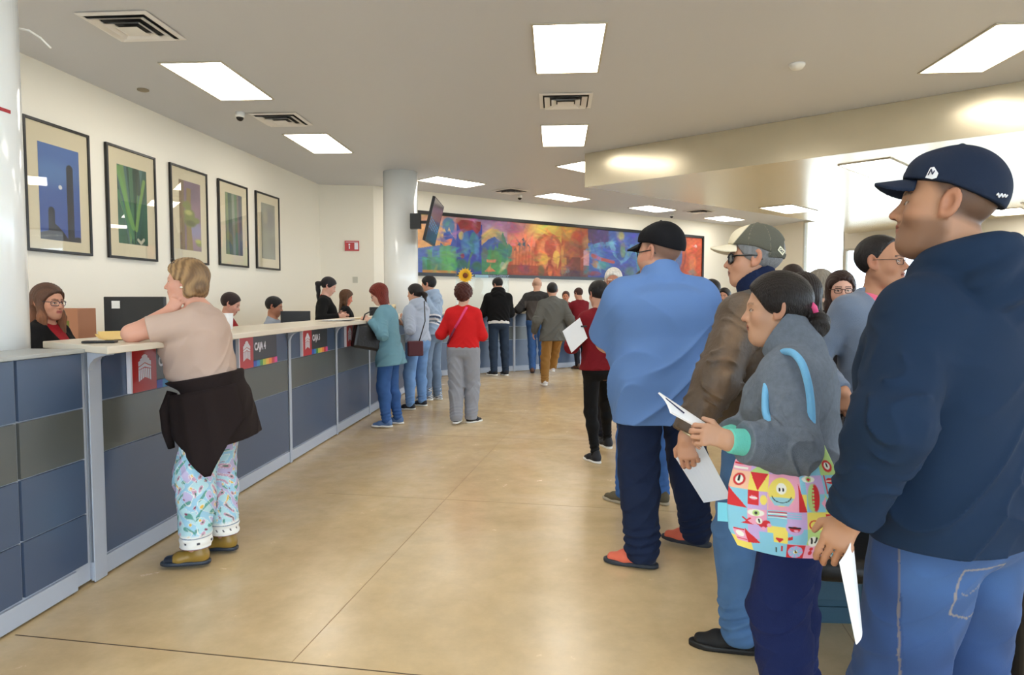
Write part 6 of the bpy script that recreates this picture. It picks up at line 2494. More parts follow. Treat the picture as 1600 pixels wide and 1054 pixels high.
if want('c1'):
    YW = 98
    P = Place(332, 3.66, YW, 1.65)
    inf = person('woman in a beige top and patterned trousers leaning her elbow on the counter', P.loc, YW, 1.64, skin=(214, 160, 138), h=.005,
                 pose=dict(lean=10, head=(8, -8, 0), neckf=.015,
                           armL=dict(w=P(262, 484, 3.56), pole=P.dir((-1, -.1, .12)), dir=P.dir((.55, .1, .75)), back=P.dir((.2, -1, .1)), curl=(60, 70, 75, 80), sf=.02),
                           armR=dict(w=P(240, 520, 3.92), pole=P.dir((-.3, .5, -1)), dir=P.dir((-.9, -.3, 0)), back=P.dir((0, 0, 1)), curl=30),
                           legL=dict(a=P.foot(306, 885), yaw=4), legR=dict(a=P.foot(352, 862), yaw=-8)),
                 body=dict(g=1.22, d=1.22, sw=.152, arm=1.15, belly=.10, hip=1.14, fem=1, bust=.06, leg=1.05),
                 head=dict(hair_col=(150, 118, 82), brow=.5, hair_t=.016, hair_color_fn=blond_tone, size=1.0),
                 hair=('bob', (150, 118, 82)),
                 top=[dict(name='blouse', mat=cloth_mat('beige_knit', (196, 172, 158), .85), off=.014, hem=.98, sleeve='short', sfrac=.72, swide=1.5, collar='crew', fold=.007, ff=18.),
                      dict(name='waist_cardigan', mat=cloth_mat('black_brown_knit', (38, 30, 30), .9), off=.046, hem=.66, ztop=1.06, collar='none', fold=.004, ff=17., fax=(1, 0, 0), flare=.14)],
                 bottom=dict(mat=mat('printed_trousers', vc=True, rough=.8), off=.014, thigh=.014, knee=.038, ankle=.046, fold=.004, pool=.003, cut=.115, color=pattern_pants, h=.004),
                 shoes=dict(mat=mat('mustard_leather', vc=True, rough=.4), sole=mat('blue_black_sole', (40, 50, 64), .4), high=1.6, color=lambda q: np.where((q[:, 1] > .115)[:, None], npl((36, 44, 58)), npl((150, 120, 52))).astype(F32)))
    # the cardigan must stop at the waist: cut its upper half away
    root, s1 = inf['root'], inf['s']

    def draped(q):
        return q
    # hanging corner of the tied cardigan, left side of the hips, and the knotted sleeve in front
    tw = inf['tw']
    b = MB()
    rows_ = []
    N = 15
    for i in range(N + 1):
        v = i / N
        for j_ in range(N + 1):
            u = j_ / N
            # fan around the left hip: angle from front-left to back-left
            ang_ = math.radians(118 + 115 * u)
            rad = .292 + .030 * v + .008 * math.sin(u * 21)
            zz = .99 - (.20 + .30 * (1 - abs(2 * u - 1)) ** 1.2) * v
            pinch = 1.0
            p = tw((math.cos(ang_) * rad * pinch * .96, -.01 + math.sin(ang_) * rad * .80, zz))
            rows_.append(np.array(p) * s1)
    vs = rows_ + [r - np.array((0, 0, 0)) + nrm(r[:2].tolist() + [0]) * .006 for r in rows_]
    fs = []
    M = N + 1
    for i in range(N):
        for j_ in range(N):
            a = i * M + j_
            fs.append((a, a + M, a + M + 1, a + 1))
            fs.append(tuple(x + M * M for x in (a, a + 1, a + M + 1, a + M)))
    rim = [j_ for j_ in range(M)] + [i * M + N for i in range(1, M)] + [N * M + j_ for j_ in range(N - 1, -1, -1)] + [i * M for i in range(N - 1, 0, -1)]
    for x, y in zip(rim, rim[1:] + rim[:1]):
        fs.append((x, y, y + M * M, x + M * M))
    b.add(vs, fs, True)
    b.build('cardigan_corner', cloth_mat('black_brown_knit', (38, 30, 30), .9), bpy.data.objects[inf['waist_cardigan'].name])
    b = MB().tube([np.array(tw(p)) * s1 for p in ((-.08, .20, 1.0), (-.10, .25, .9), (-.11, .26, .78), (-.10, .26, .68))], [.03 * s1, .034 * s1, .03 * s1, .02 * s1], 12)
    b.build('cardigan_sleeve', cloth_mat('black_brown_knit', (38, 30, 30), .9), inf['waist_cardigan'])
    hp1 = lambda p: (inf['HC'] + inf['HR'] @ np.array(p, F32)) * s1
    b = MB()
    for sd in (-1, 1):
        b.tube([hp1((sd * .034 + .026 * math.cos(t), .055 + .008 * math.sin(t), .128 + .018 * math.sin(t) - abs(sd * .034 + .026 * math.cos(t)) * .35)) for t in np.linspace(0, 2 * PI, 17)[:-1]], .002, 6, closed=True)
        b.tube([hp1((sd * .06, .05, .115)), hp1((sd * .088, -.02, .06)), hp1((sd * .09, -.05, .03))], .002, 6)
    b.build('glasses', mat('metal_frame', (60, 56, 60), .3, metal=.8), root)
    b = MB().lathe([(.002, -.006), (.008, -.003), (.009, 0), (.008, .003), (.002, .006)], 12)
    o = b.build('earring', mat('pearl', (240, 236, 225), .2), root)
    o.location = tuple(hp1((-.085, .004, -.036)))

# ======================================================= clients along the counter
JEAN = DENIM('mid_denim', (60, 100, 160))
if want('c2'):
    P = Place(607, 7.55, 84, 1.60)
    inf = person('red-haired woman in a long teal cardigan and jeans, head bowed at the counter', P.loc, 84, 1.60, skin=(222, 178, 158), h=.007,
                 pose=dict(lean=6, head=(6, -22 + 44, 0), neckf=.03,
                           armL=dict(w=P(578, 500, 7.35), pole=P.dir((.6, -.4, -1)), dir=P.dir((-.9, 0, .1)), back=P.dir((0, -1, .3)), curl=55),
                           armR=dict(w=P(580, 502, 7.7), pole=P.dir((.6, .4, -1)), dir=P.dir((-.9, 0, .1)), back=P.dir((0, 1, .3)), curl=55),
                           legL=dict(a=P.foot(604, 668), yaw=2), legR=dict(a=P.foot(622, 662), yaw=-6)),
                 body=dict(g=1.1, d=1.15, sw=.150, arm=1.15, fem=1, bust=.03, belly=.03, hip=1.05),
                 head=dict(hair_col=(120, 44, 30), brow=.5, hair_len=.34, hair_t=.014, front=.0), hair=('long', (112, 38, 26)),
                 glasses=dict(t=.002),
                 top=dict(name='cardigan', mat=cloth_mat('teal_knit', (112, 156, 174), .9), off=.022, soff=.018, hem=.74, collar='crew', fold=.007, ff=16., flare=.22),
                 bottom=dict(name='jeans', mat=DENIM('deep_blue_denim', (58, 94, 150)), knee=.016, ankle=.022, pool=.005),
                 shoes=dict(mat=mat('blue_sneaker', (90, 120, 165), .7), sole=M_WHITE))
    rt = inf['root']
    for k in range(4):
        p = np.array(inf['tw']((-.150 - .01, -.10, .98 - .035 * k))) * inf['s']
        o = MB().lathe([(.002, -.006), (.009, -.002), (.009, .002), (.002, .006)], 10).build('button', M_WHITE, rt, loc=tuple(p))
    c_ = on_y(567, 523, 7.35)
    e = empty('handbag', (c_[0] + .03, c_[1], c_[2] - .16), math.radians(70), 'black leather handbag hanging at the counter from the arm of the redhead', 'handbag')
    MB().box(-.17, .17, -.06, .06, 0, .27).build('bag_body', mat('black_leather', (26, 24, 26), .35, bump=.2, bscale=60), e, bevel=.03)
    MB().tube([(-.1, 0, .26), (-.08, 0, .38), (0, 0, .44), (.08, 0, .38), (.1, 0, .26)], .008, 8).build('handle', M_BLACK, e)
    e.rotation_euler = (0, .2, math.radians(38))
if want('c3'):
    P = Place(652, 8.75, 58, 1.62)
    inf = person('woman in a pale blue hoodie and light jeans with a dark ponytail at the counter', P.loc, 58, 1.62, skin=(214, 168, 146), h=.008,
                 pose=dict(lean=3, head=(18, 4, 0),
                           armL=dict(w=P(636, 498, 8.7), pole=P.dir((.2, -.6, -1)), dir=P.dir((-.9, .1, .4)), back=P.dir((-.2, -1, .1)), curl=50),
                           armR=dict(w=P(630, 505, 8.9), pole=P.dir((.2, .6, -1)), dir=P.dir((-.9, .1, .1)), curl=40),
                           legL=dict(a=P.foot(641, 640), yaw=24), legR=dict(a=P.foot(660, 634), yaw=10)),
                 body=dict(g=1.1, d=1.12, sw=.150, arm=1.15, fem=1, bust=.02, hip=1.08, leg=1.05),
                 head=dict(hair_len=.22, hair_t=.018, pony_x=.02), hair=('pony', (34, 28, 28)),
                 top=dict(name='hoodie', mat=cloth_mat('pale_blue_fleece', (176, 188, 208), .9), off=.026, soff=.022, hem=.93, collar='hood', fold=.008, ff=16.),
                 bottom=dict(name='jeans', mat=DENIM('light_denim', (112, 150, 200)), knee=.016, ankle=.026, pool=.005),
                 shoes=dict(mat=mat('black_canvas', (24, 26, 34), .7), sole=M_WHITE))
    c_ = on_y(646, 545, 8.45)
    e = empty('crossbody_bag', tuple(c_ + np.array([0.02, .02, -.09])), math.radians(30), 'small maroon crossbody bag at the hip of the pale blue hoodie', 'bag')
    MB().box(-.10, .10, -.035, .035, 0, .19).build('bag_body', mat('maroon_leather', (84, 30, 40), .5), e, bevel=.015)
    a0 = np.array(on_y(663, 470, 8.6)) - np.array(e.location)
    c30, s30 = math.cos(-math.radians(30)), math.sin(-math.radians(30))
    a0 = np.array([a0[0] * c30 - a0[1] * s30, a0[0] * s30 + a0[1] * c30, a0[2]])
    MB().tube([(.05, 0, .18), tuple(a0 * .5 + np.array([.06, -.03, .09])), tuple(a0)], .007, 8).build('strap', M_BLACK, e)
if want('c4'):
    P = Place(675, 9.5, 66, 1.76)

    def stripes(V, L, info):
        c = np.ones((len(V), 3), F32) * npl((150, 172, 200))
        t = L[:, 2] + .35 * L[:, 0]
        for z0, col in ((1.10, (240, 240, 245)), (1.075, (40, 54, 90)), (1.045, (240, 240, 245))):
            c[np.abs(t - z0) < .010] = npl(col)
        return c
    person('young man in a pale blue striped jacket behind the ponytailed woman', P.loc, 66, 1.76, skin=(206, 156, 132), h=.009,
           pose=dict(lean=4, head=(15, 8, 0), armL=dict(w=P(655, 500, 9.3), pole=P.dir((.4, -.4, -1)), dir=P.dir((-.9, 0, 0))), armR=dict(w=P(650, 500, 9.8), pole=P.dir((.4, .5, -1))),
                     legL=dict(a=P.foot(668, 630), yaw=10), legR=dict(a=P.foot(684, 624), yaw=0)),
           body=dict(g=1.0, sw=.165, arm=1.05), head=dict(fade=(.6, (40, 34, 32))), hair=('short', (26, 24, 26)),
           top=dict(name='jacket', mat=mat('striped_shell', vc=True, rough=.7), off=.028, soff=.024, hem=.92, collar='hood', fold=.009, ff=15., color=stripes),
           bottom=dict(mat=DENIM('grey_blue_denim', (110, 130, 156)), knee=.016, ankle=.026),
           shoes=dict(mat=mat('zebra_sneaker', vc=True, rough=.6), sole=M_WHITE, high=1.4,
                      color=lambda q: np.where(np.sin(q[:, 2] * 260 + q[:, 1] * 90)[:, None] > 0, npl((30, 34, 44)), npl((215, 222, 230))).astype(F32)))
if want('c5'):
    P = Place(724, 7.75, -3, 1.59)
    inf = person('woman in a bright red sweater and grey trousers seen from behind', P.loc, -3, 1.59, skin=(214, 168, 146), h=.007,
                 pose=dict(lean=1, head=(0, 6, 0),
                           armL=dict(w=P(704, 515, 7.98), pole=(-.6, -.8, -.8), dir=(.5, .8, 0), curl=40),
                           armR=dict(w=P(744, 512, 7.98), pole=(.6, -.8, -.8), dir=(-.4, .9, 0), back=(1, 0, .3), curl=40),
                           legL=dict(a=P.foot(713, 663), yaw=-4), legR=dict(a=P.foot(736, 660), yaw=-38)),
                 body=dict(g=1.14, d=1.15, sw=.155, arm=1.2, fem=1, hip=1.10, leg=1.08),
                 head=dict(hair_t=.022, size=1.05), hair=('curly', (74, 34, 28)),
                 top=dict(name='sweater', mat=cloth_mat('red_knit', (206, 34, 38), .85), off=.018, soff=.018, hem=.95, collar='crew', fold=.004, ff=17.),
                 bottom=dict(mat=cloth_mat('grey_wool', (146, 150, 160), .85), off=.012, thigh=.018, knee=.030, ankle=.046, fold=.006, pool=.004),
                 shoes=dict(mat=mat('black_canvas', (24, 26, 34), .7), sole=M_WHITE))
    tw, s_ = inf['tw'], inf['s']
    pts = [(.06, -.100, 1.46), (.035, -.142, 1.40), (-.02, -.156, 1.30), (-.08, -.152, 1.20), (-.14, -.130, 1.09), (-.19, -.08, 1.0)]
    MB().tube([np.array(tw(p)) * s_ for p in pts[:4]], .016 * s_, 8, flat=1).build('bag_strap', mat('pink_webbing', (224, 60, 120), .6), inf['root'])
    MB().tube([np.array(tw(p)) * s_ for p in pts[3:]], .013 * s_, 8).build('bag_strap', mat('plum_webbing', (110, 20, 60), .6), inf['root'])
    A = on_y
    sheet('paper_slip', 'small white paper held by the woman in the red sweater', 'paper', [A(743, 512, 7.86), A(751, 510, 7.86), A(751, 527, 7.86), A(744, 528, 7.86)], .004)
if want('c6'):
    P = Place(779, 12.72, 10, 1.86)
    person('man in a black jacket and dark jeans bending over the far counter', P.loc, 10, 1.86, skin=(206, 156, 132), h=.010,
           pose=dict(lean=10, head=(38, 24, -8), neckf=.02, armL=dict(w=P(762, 482, 13.0), pole=(-.5, -.3, -1), dir=(-.4, .9, -.1)), armR=dict(w=P(786, 484, 13.1), pole=(.5, -.5, -1)),
                     legL=dict(a=P.foot(772, 588), yaw=40), legR=dict(a=P.foot(790, 586), yaw=20)),
           body=dict(g=1.15, d=1.15, sw=.172, arm=1.15), head=dict(fade=(.7, (34, 30, 30))), hair=('short', (22, 20, 22)),
           top=[dict(name='white_undershirt', mat=cloth_mat('white_cotton', (225, 225, 225), .8), off=.014, hem=.90, sleeve='short', sfrac=.3, fold=.003),
                dict(name='black_jacket', mat=cloth_mat('black_fleece', (20, 20, 22), .9), off=.028, soff=.026, hem=.94, collar='hood', fold=.008, ff=15.)],
           bottom=dict(name='jeans', mat=DENIM('dark_denim', (42, 56, 76)), knee=.014, ankle=.026), shoes=dict(mat=mat('black_canvas', (24, 26, 34), .7), sole=M_WHITE))
if want('c7'):
    P = Place(838, 13.25, -8, 1.87)

    def two(V, L, info):
        c = np.ones((len(V), 3), F32) * npl((36, 34, 36))
        low = (L[:, 2] < 1.30) & (np.abs(L[:, 0]) < .2)
        c[low] = npl((74, 68, 66))
        return c
    person('bald man in a dark jacket and blue jeans standing at the far counter', P.loc, -8, 1.87, skin=(206, 160, 136), h=.010,
           pose=dict(lean=6, head=(0, 10, 0), armL=dict(w=P(820, 482, 13.45), pole=(-.6, -.4, -1), dir=(.3, .9, 0)), armR=dict(w=(.2, .38, 1.1), pole=(1, -.4, -.6)),
                     legL=dict(a=P.foot(832, 583)), legR=dict(a=P.foot(848, 583))),
           body=dict(g=1.12, d=1.1, sw=.175, arm=1.15), head=dict(fade=(.18, (150, 140, 130))),
           top=dict(name='jacket', mat=mat('two_tone_jacket', vc=True, rough=.8), off=.026, soff=.024, hem=.93, collar='crew', fold=.008, ff=15., color=two),
           bottom=dict(name='jeans', mat=DENIM('deep_blue_denim', (58, 94, 150)), knee=.014, ankle=.026), shoes=dict(mat=mat('brown_shoe', (90, 56, 40), .5)))
if want('c8'):
    P = Place(864, 10.85, 12, 1.70)
    person('man in a grey coat and khaki trousers walking towards the far counter', P.loc, 12, 1.70, skin=(200, 150, 126), h=.008,
           pose=dict(lean=5, head=(-5, 4, 0), armL=dict(w=(-.30, .10, .92)), armR=dict(w=(.29, -.02, .90)),
                     legL=dict(a=P.foot(851, 604), yaw=5), legR=dict(a=P.foot(861, 598, .12), yaw=-6)),
           body=dict(g=1.1, d=1.1, sw=.168, arm=1.15), head=dict(fade=(.9, (30, 28, 30))), hair=('short', (26, 26, 28)),
           top=dict(name='coat', mat=cloth_mat('grey_wool_coat', (96, 96, 93), .9), off=.030, soff=.028, hem=.78, collar='stand', ch=.045, cr=.080, fold=.009, ff=14., flare=.25, straight=.165),
           bottom=dict(mat=cloth_mat('khaki_twill', (150, 112, 62), .85), knee=.016, ankle=.034, fold=.006, pool=.006), shoes=dict(mat=mat('white_sneaker', (205, 205, 210), .6), sole=M_WHITE))
if want('c9'):
    P = Place(908, 14.05, 35, 1.68)
    person('person in a maroon shirt leaning one arm on the far counter', P.loc, 35, 1.68, skin=(200, 150, 126), h=.011,
           pose=dict(lean=8, head=(10, 12, 0), armL=dict(w=P(884, 478, 14.2), pole=(-1, -.2, -.4)), armR=dict(w=(.28, .2, 1.0))),
           body=dict(g=1.1, sw=.165, arm=1.15), hair=('short', (60, 34, 28)),
           top=dict(name='maroon_shirt', mat=cloth_mat('maroon_cotton', (116, 26, 36), .85), off=.02, soff=.02, hem=.9, fold=.007),
           bottom=dict(mat=cloth_mat('dark_trousers', (36, 36, 44), .85)), shoes=dict(mat=mat('brown_shoe', (90, 56, 40), .5)))
if want('c10'):
    P = Place(958, 6.7, 172, 1.725)
    person('elderly man with white hair facing the viewer, behind the black-capped man', P.loc, 172, 1.725, skin=(184, 128, 104), h=.008,
           pose=dict(head=(0, 10, 0)), body=dict(g=1.1, sw=.165), head=dict(hair_col=(225, 222, 215), hair_t=.010), hair=('short', (226, 222, 214)),
           top=dict(name='white_shirt', mat=cloth_mat('white_cotton', (225, 225, 225), .8), off=.02, hem=.9, fold=.006),
           bottom=dict(mat=cloth_mat('dark_trousers', (36, 36, 44), .85)), shoes=dict(mat=mat('black_shoe', (24, 24, 26), .5)))
if want('c11'):
    P = Place(937, 5.87, 28, 1.575)
    person('woman in a maroon sweater and black trousers holding a white form', P.loc, 28, 1.575, skin=(206, 156, 132), h=.006,
           pose=dict(lean=2, head=(0, 8, 0), armL=dict(w=P(904, 518, 5.98), pole=(-1, -.7, -1), dir=P.dir((-.5, .5, .3)), back=(-1, 0, .2), curl=45),
                     armR=dict(w=P(930, 520, 6.15), pole=(.6, -.5, -1), dir=P.dir((-.6, .5, .1))),
                     legL=dict(a=P.foot(930, 722), yaw=2), legR=dict(a=P.foot(949, 708), yaw=-8)),
           body=dict(g=1.02, d=1.05, sw=.148, arm=1.1, fem=1), head=dict(hair_t=.014), hair=('short', (26, 22, 24)),
           top=dict(name='sweater', mat=cloth_mat('maroon_knit', (122, 26, 36), .85), off=.020, soff=.020, hem=.90, fold=.007, ff=17.),
           bottom=dict(mat=cloth_mat('black_leggings', (18, 18, 20), .8), off=.006, thigh=-.004, knee=.002, ankle=.006, fold=.002, pool=.004),
           shoes=dict(mat=mat('black_canvas', (24, 26, 34), .7), sole=M_WHITE))
    A = on_y
    e = sheet('form_sheet', 'white form on a clipboard held by the woman in the maroon sweater', 'paper',
              [A(879, 517, 5.60), A(906, 496, 5.66), A(918, 528, 5.64), A(893, 551, 5.57)], .004)
    o = MB().box(-.025, .025, -.01, .01, -.006, .006).build('clip', M_BLACK, e, loc=(.07, .02, .07))
if want('b1'):
    P = Place(1008, 4.72, 20, 1.62)
    person('person in jeans and olive shoes standing in front of the man in blue', P.loc, 20, 1.62, skin=(200, 150, 126), h=.009,
           pose=dict(legL=dict(a=P.foot(974, 786), yaw=28), legR=dict(a=P.foot(1034, 786), yaw=0)), body=dict(g=1.0), hair=('short', (30, 26, 26)),
           top=dict(name='shirt', mat=cloth_mat('olive_cotton', (70, 76, 60), .85), hem=.9), bottom=dict(name='jeans', mat=DENIM('mid_denim', (60, 100, 160)), ankle=.024),
           shoes=dict(mat=mat('olive_suede', (92, 84, 64), .8), sole=mat('tan_sole', (170, 160, 140), .6)))
# ======================================================= people waiting beyond the queue
if want('q6'):
    P = Place(1312, 4.35, 168, 1.585)
    person('woman with long dark hair and glasses looking towards the viewer', P.loc, 168, 1.585, skin=(226, 178, 158), h=.006,
           pose=dict(head=(0, 3, 0)), body=dict(g=1.0, sw=.145, fem=1), head=dict(hair_len=.34, hair_t=.010, front=.03), hair=('long', (52, 34, 30)),
           glasses=dict(t=.0024, mat=mat('brown_acetate', (60, 36, 32), .3)),
           top=dict(name='black_jacket', mat=cloth_mat('black_fleece', (20, 20, 22), .9), off=.02, hem=.85, fold=.006),
           bottom=dict(mat=cloth_mat('dark_trousers', (36, 36, 44), .85)), shoes=dict(mat=mat('black_shoe', (24, 24, 26), .5)))
if want('q7'):
    P = Place(1279, 5.3, 20, 1.64)
    person('grey-haired person standing before the bright window', P.loc, 20, 1.64, skin=(200, 160, 140), h=.009,
           hair=('bob', (150, 142, 130)), head=dict(hair_t=.006), top=dict(name='coat', mat=cloth_mat('taupe_coat', (120, 110, 100), .9), off=.03, hem=.8),
           bottom=dict(mat=cloth_mat('dark_trousers', (36, 36, 44), .85)), shoes=dict(mat=mat('black_shoe', (24, 24, 26), .5)))
if want('q8'):
    P = Place(1254, 3.85, -20, 1.545)
    person('woman with loose dark hair seen from behind, beyond the bun', P.loc, -20, 1.535, skin=(190, 140, 116), h=.007,
           hair=('long', (38, 28, 26)), head=dict(hair_len=.24, hair_t=.018, size=1.1), body=dict(fem=1, sw=.145),
           top=dict(name='dark_coat', mat=cloth_mat('charcoal_coat', (46, 44, 48), .9), off=.026, hem=.8),
           bottom=dict(mat=cloth_mat('dark_trousers', (36, 36, 44), .85)), shoes=dict(mat=mat('black_shoe', (24, 24, 26), .5)))
if want('q9'):
    P = Place(1236, 5.95, 10, 1.71)
    person('dark-haired person just right of the cream and green cap', P.loc, 10, 1.71, skin=(190, 140, 116), h=.010,
           hair=('short', (46, 34, 30)), head=dict(hair_t=.014), top=dict(name='brown_coat', mat=cloth_mat('brown_coat', (70, 56, 48), .9), off=.026, hem=.8),
           bottom=dict(mat=cloth_mat('dark_trousers', (36, 36, 44), .85)), shoes=dict(mat=mat('black_shoe', (24, 24, 26), .5)))
if want('q10'):
    for px_, y_, h_, lab, yaw_ in ((1110, 8.0, 1.65, 'dark-haired head behind the shoulder of the man in blue', 60), (1131, 9.0, 1.57, 'dark-haired head low beside the leather jacket collar', 150)):
        P = Place(px_, y_, yaw_, h_)
        person(lab.replace('head', 'person'), P.loc, yaw_, h_, skin=(190, 140, 116), h=.011, hair=('short', (30, 26, 26)), head=dict(hair_t=.014),
               top=dict(name='dark_shirt', mat=cloth_mat('charcoal_coat', (46, 44, 48), .9), off=.02, hem=.85), bottom=dict(mat=cloth_mat('dark_trousers', (36, 36, 44), .85)),
               shoes=dict(mat=mat('black_shoe', (24, 24, 26), .5)))
if want('q11'):
    P = Place(1622, 3.1, 0, 1.61)
    person('dark-haired person cut off at the right edge behind the navy hood', P.loc, 0, 1.61, skin=(190, 140, 116), h=.010,
           hair=('short', (34, 28, 28)), head=dict(hair_t=.014), top=dict(name='plum_coat', mat=cloth_mat('plum_coat', (60, 34, 44), .9), off=.026, hem=.8),
           bottom=dict(mat=cloth_mat('dark_trousers', (36, 36, 44), .85)), shoes=dict(mat=mat('black_shoe', (24, 24, 26), .5)))


# ======================================================= staff behind the counter
def stool(x, y, ztop, lab):
    e = empty('stool', (x, y, 0), 0, lab, 'stool', 'cashier stools behind the counter')
    MB().lathe([(.16, ztop - .06), (.19, ztop - .045), (.19, ztop - .015), (.15, ztop)], 24).build('seat', M_BLACK, e)
    MB().lathe([(.025, .03), (.025, ztop - .06)], 14).build('column', M_CHROME, e)
    MB().lathe([(.22, 0), (.22, .015), (.03, .035)], 24).build('base', M_CHROME, e)


def seated(key, px, y, yaw, Ht, ztop, label, **kw):
    if not want(key):
        return None
    s = Ht / 1.75
    P = Place(px, y, yaw, Ht)
    dz = (Ht - ztop) / s
    pose = dict(dz=dz, legL=dict(a=(-.11, .34, .34)), legR=dict(a=(.11, .34, .34)))
    pose.update(kw.pop('pose', {}))
    inf = person(label, P.loc, yaw, Ht, pose=pose, bottom=dict(mat=cloth_mat('dark_trousers', (36, 36, 44), .85), cut=.2), shoes=dict(mat=mat('black_shoe', (24, 24, 26), .5)), **kw)
    stool(P.loc[0] + .04 * math.sin(math.radians(yaw)), P.loc[1] - .04 * math.cos(math.radians(yaw)), (.93 - dz - .155) * s, 'black cashier stool under the ' + label.split(',')[0][:40].rsplit(' ', 1)[0])
    return inf


def brown_tone(q):
    n = .5 + .5 * np.sin(q[:, 0] * 120 + q[:, 1] * 90 + 2 * np.sin(q[:, 2] * 20))
    t = np.clip((.02 - q[:, 2]) / .15, 0, 1)[:, None]
    return (npl((84, 52, 34)) * (1 - t) + npl((140, 88, 56)) * t) * (.75 + .4 * n[:, None])


BLK = lambda: cloth_mat('black_fleece', (20, 20, 22), .9)
inf = seated('s1', 70, 4.45, -84, 1.62, 1.512, 'cashier with long brown hair and glasses beside the near column', skin=(206, 150, 124), h=.005,
             pose=dict(head=(-16, 2, 0), lean=2, armL=dict(w=(-.22, .34, .98), pole=(-.6, -.4, -.8)), armR=dict(w=(.2, .36, .98), pole=(.6, -.4, -.8))), body=dict(g=1.1, sw=.150, fem=1, bust=.03),
             head=dict(hair_len=.30, hair_t=.010, front=.035, hair_color_fn=brown_tone, hair_col=(84, 52, 34), lip=(176, 84, 84), size=1.06), hair=('long', (110, 66, 42)),
             glasses=dict(t=.0022, mat=mat('dark_frame', (40, 36, 60), .3), w=.026, h=.018),
             top=[dict(name='red_blouse', mat=cloth_mat('red_cotton', (156, 30, 40), .8), off=.016, soff=.0, hem=.98, sleeve='short', sfrac=.3, collar='crew', fold=.004),
                  dict(name='black_blazer', mat=BLK(), off=.020, soff=.024, hem=.92, collar='vee', fold=.005)])
inf = seated('s2', 356, 6.9, -75, 1.60, 1.487, 'dark-haired cashier looking down behind the white cup', skin=(212, 160, 140), h=.008,
             pose=dict(head=(0, 24, 0), neckf=.02, armL=dict(w=(-.2, .36, .98)), armR=dict(w=(.2, .36, .98))), body=dict(sw=.148, fem=1),
             head=dict(hair_len=.2, hair_t=.012), hair=('short', (44, 28, 28)),
             top=dict(name='red_blouse', mat=cloth_mat('red_cotton', (156, 30, 40), .8), off=.016, hem=.95, fold=.004))
inf = seated('s3', 428, 7.95, -80, 1.66, 1.455, 'male cashier with short black hair in a grey shirt', skin=(178, 124, 98), h=.008,
             pose=dict(head=(0, 16, 0), armL=dict(w=(-.2, .34, 1.0)), armR=dict(w=(.2, .34, 1.0))), body=dict(sw=.168), head=dict(fade=(.8, (30, 26, 26))), hair=('short', (24, 22, 24)),
             top=dict(name='grey_shirt', mat=cloth_mat('grey_cotton', (150, 160, 176), .8), off=.018, hem=.92, fold=.004, collar='polo'))
inf = seated('s5', 541, 10.6, -70, 1.62, 1.575, 'cashier with long brown hair leaning over papers, beyond the standing one', skin=(214, 130, 104), h=.009,
             pose=dict(head=(0, 20, 0), armL=dict(w=(-.2, .34, 1.0)), armR=dict(w=(.2, .34, 1.0))), body=dict(sw=.148, fem=1), head=dict(hair_len=.28, hair_t=.014), hair=('long', (88, 60, 40)),
             top=dict(name='black_blazer', mat=BLK(), off=.018, hem=.92, fold=.004))
if want('s4'):
    P = Place(505, 9.4, -78, 1.74)
    person('standing cashier with a long black ponytail, in black with a red collar', P.loc, -78, 1.74, skin=(216, 168, 150), h=.008,
           pose=dict(lean=5, head=(0, 22, 0), neckf=.01, armL=dict(w=P(530, 492, 9.6), pole=(-.5, -.8, -.5)), armR=dict(w=P(530, 494, 9.2), pole=(.5, -.8, -.5))),
           body=dict(sw=.150, fem=1, bust=.03), head=dict(hair_len=.36, hair_t=.012, pony_x=0.0), hair=('pony', (24, 22, 28)),
           top=[dict(name='red_blouse', mat=cloth_mat('red_cotton', (156, 30, 40), .8), off=.012, soff=0., hem=.98, sleeve='short', sfrac=.3, collar='stand', ch=.02, fold=.003),
                dict(name='black_blazer', mat=BLK(), off=.020, soff=.022, hem=.88, collar='crew', fold=.004)],
           bottom=dict(mat=cloth_mat('dark_trousers', (36, 36, 44), .85)), shoes=dict(mat=mat('black_shoe', (24, 24, 26), .5)))
if want('s6'):
    P = Place(884, 15.1, 175, 1.62)
    person('small far cashier facing out between the grey coat and maroon shirt', P.loc, 175, 1.62, skin=(196, 130, 100), h=.012, hair=('short', (70, 40, 34)), head=dict(hair_t=.014),
           top=dict(name='black_blazer', mat=BLK(), off=.018, hem=.88), bottom=dict(mat=cloth_mat('dark_trousers', (36, 36, 44), .85)), shoes=dict(mat=mat('black_shoe', (24, 24, 26), .5)))


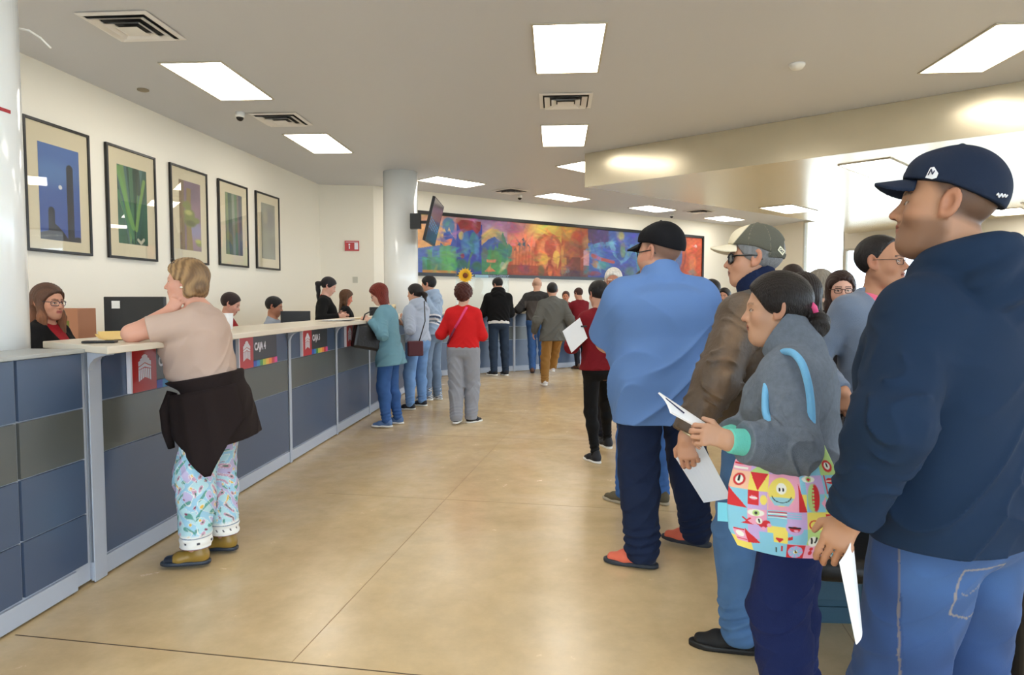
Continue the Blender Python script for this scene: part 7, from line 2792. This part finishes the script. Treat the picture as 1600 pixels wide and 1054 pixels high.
# ======================================================= waiting chairs and low cabinet at right
def chair_proto():
    e = empty('waiting_chair')
    m = mat('black_vinyl', (15, 15, 17), .4, bump=.1, bscale=60)

    def f_seat(P):
        q = P - vec(0, 0, .41)
        d = ell(q, (0, 0, 0), (.25, .24, .055))
        b = np.abs(q) - np.array((.20, .19, .010), F32)
        bx = np.sqrt((np.maximum(b, 0) ** 2).sum(1)) - .035
        return smin(d + .02, bx, .04)

    def f_back(P):
        z = P[:, 2] - .68
        y = P[:, 1] + .22 + z * .18 - (P[:, 0] ** 2) * .5
        q = np.stack([P[:, 0], y, z], 1)
        b = np.abs(q) - np.array((.17, .004, .13), F32)
        return np.sqrt((np.maximum(b, 0) ** 2).sum(1)) - .045
    V, Q = surface(f_seat, (-.28, -.28, .3), (.28, .28, .5), .012)
    mesh_np('seat', V, Q, m, e)
    V, Q = surface(f_back, (-.3, -.36, .45), (.3, -.02, .93), .012)
    mesh_np('backrest', V, Q, m, e)
    g = mat('black_steel', (22, 22, 24), .35, metal=.6)
    for sx in (-1, 1):
        MB().tube([(sx * .22, .2, 0), (sx * .21, .16, .38)], .011, 10).build('leg', g, e)
        MB().tube([(sx * .22, -.24, 0), (sx * .21, -.17, .38), (sx * .20, -.21, .56)], .011, 10).build('leg', g, e)
    return e


cp = chair_proto()
for i, (px_, y_, a, lab) in enumerate([(1345, 2.70, 3.0, 'black vinyl waiting chair between the tote bag and the navy hoodie'),
                                       (1618, 2.32, 2.9, 'black vinyl waiting chair at the right edge beside the jeans'),
                                       (1540, 2.75, 3.1, 'black vinyl waiting chair hidden behind the man in the navy hoodie')]):
    o = cp if i == 0 else copy_tree(cp)
    p = on_y(px_, 500, y_)
    o.location = (p[0], p[1], 0)
    o.rotation_euler = (0, 0, a)
    tag(o, lab, 'chair', 'black waiting chairs')
e = empty('low_cabinet', (1.08, 2.98, 0), 0, 'low teal panelled cabinet on the floor behind the waiting chairs', 'cabinet')
TL = mat('teal_panel', (44, 78, 96), .45)
MB().box(0, .75, 0, .10, 0, .52).build('carcass', TL, e)
MB().box(-.01, .76, -.012, 0, .0, .07).build('plinth', TL, e)
MB().box(.02, .245, -.010, 0, .10, .50).build('panel', TL, e, bevel=.003)
MB().box(.255, .49, -.010, 0, .10, .50).build('panel', TL, e, bevel=.003)
MB().box(.50, .73, -.010, 0, .10, .50).build('panel', TL, e, bevel=.003)
p = on_y(1600, 500, 1.80)
e = empty('queue_post', (p[0] + .01, p[1], 0), 0, 'black queue barrier post with a silver button at the right edge', 'barrier post')
MB().lathe([(.16, 0), (.16, .012), (.035, .03)], 28).build('base', M_BLACK, e)
MB().lathe([(.032, .02), (.032, .80), (.036, .80), (.036, .88), (.03, .89)], 24).build('tube', M_BLACK, e)
o = MB().lathe([(.007, 0), (.006, .003)], 12).build('button', M_CHROME, e, loc=(-.02, -.032, .775), rot=(PI / 2, 0, -.5))
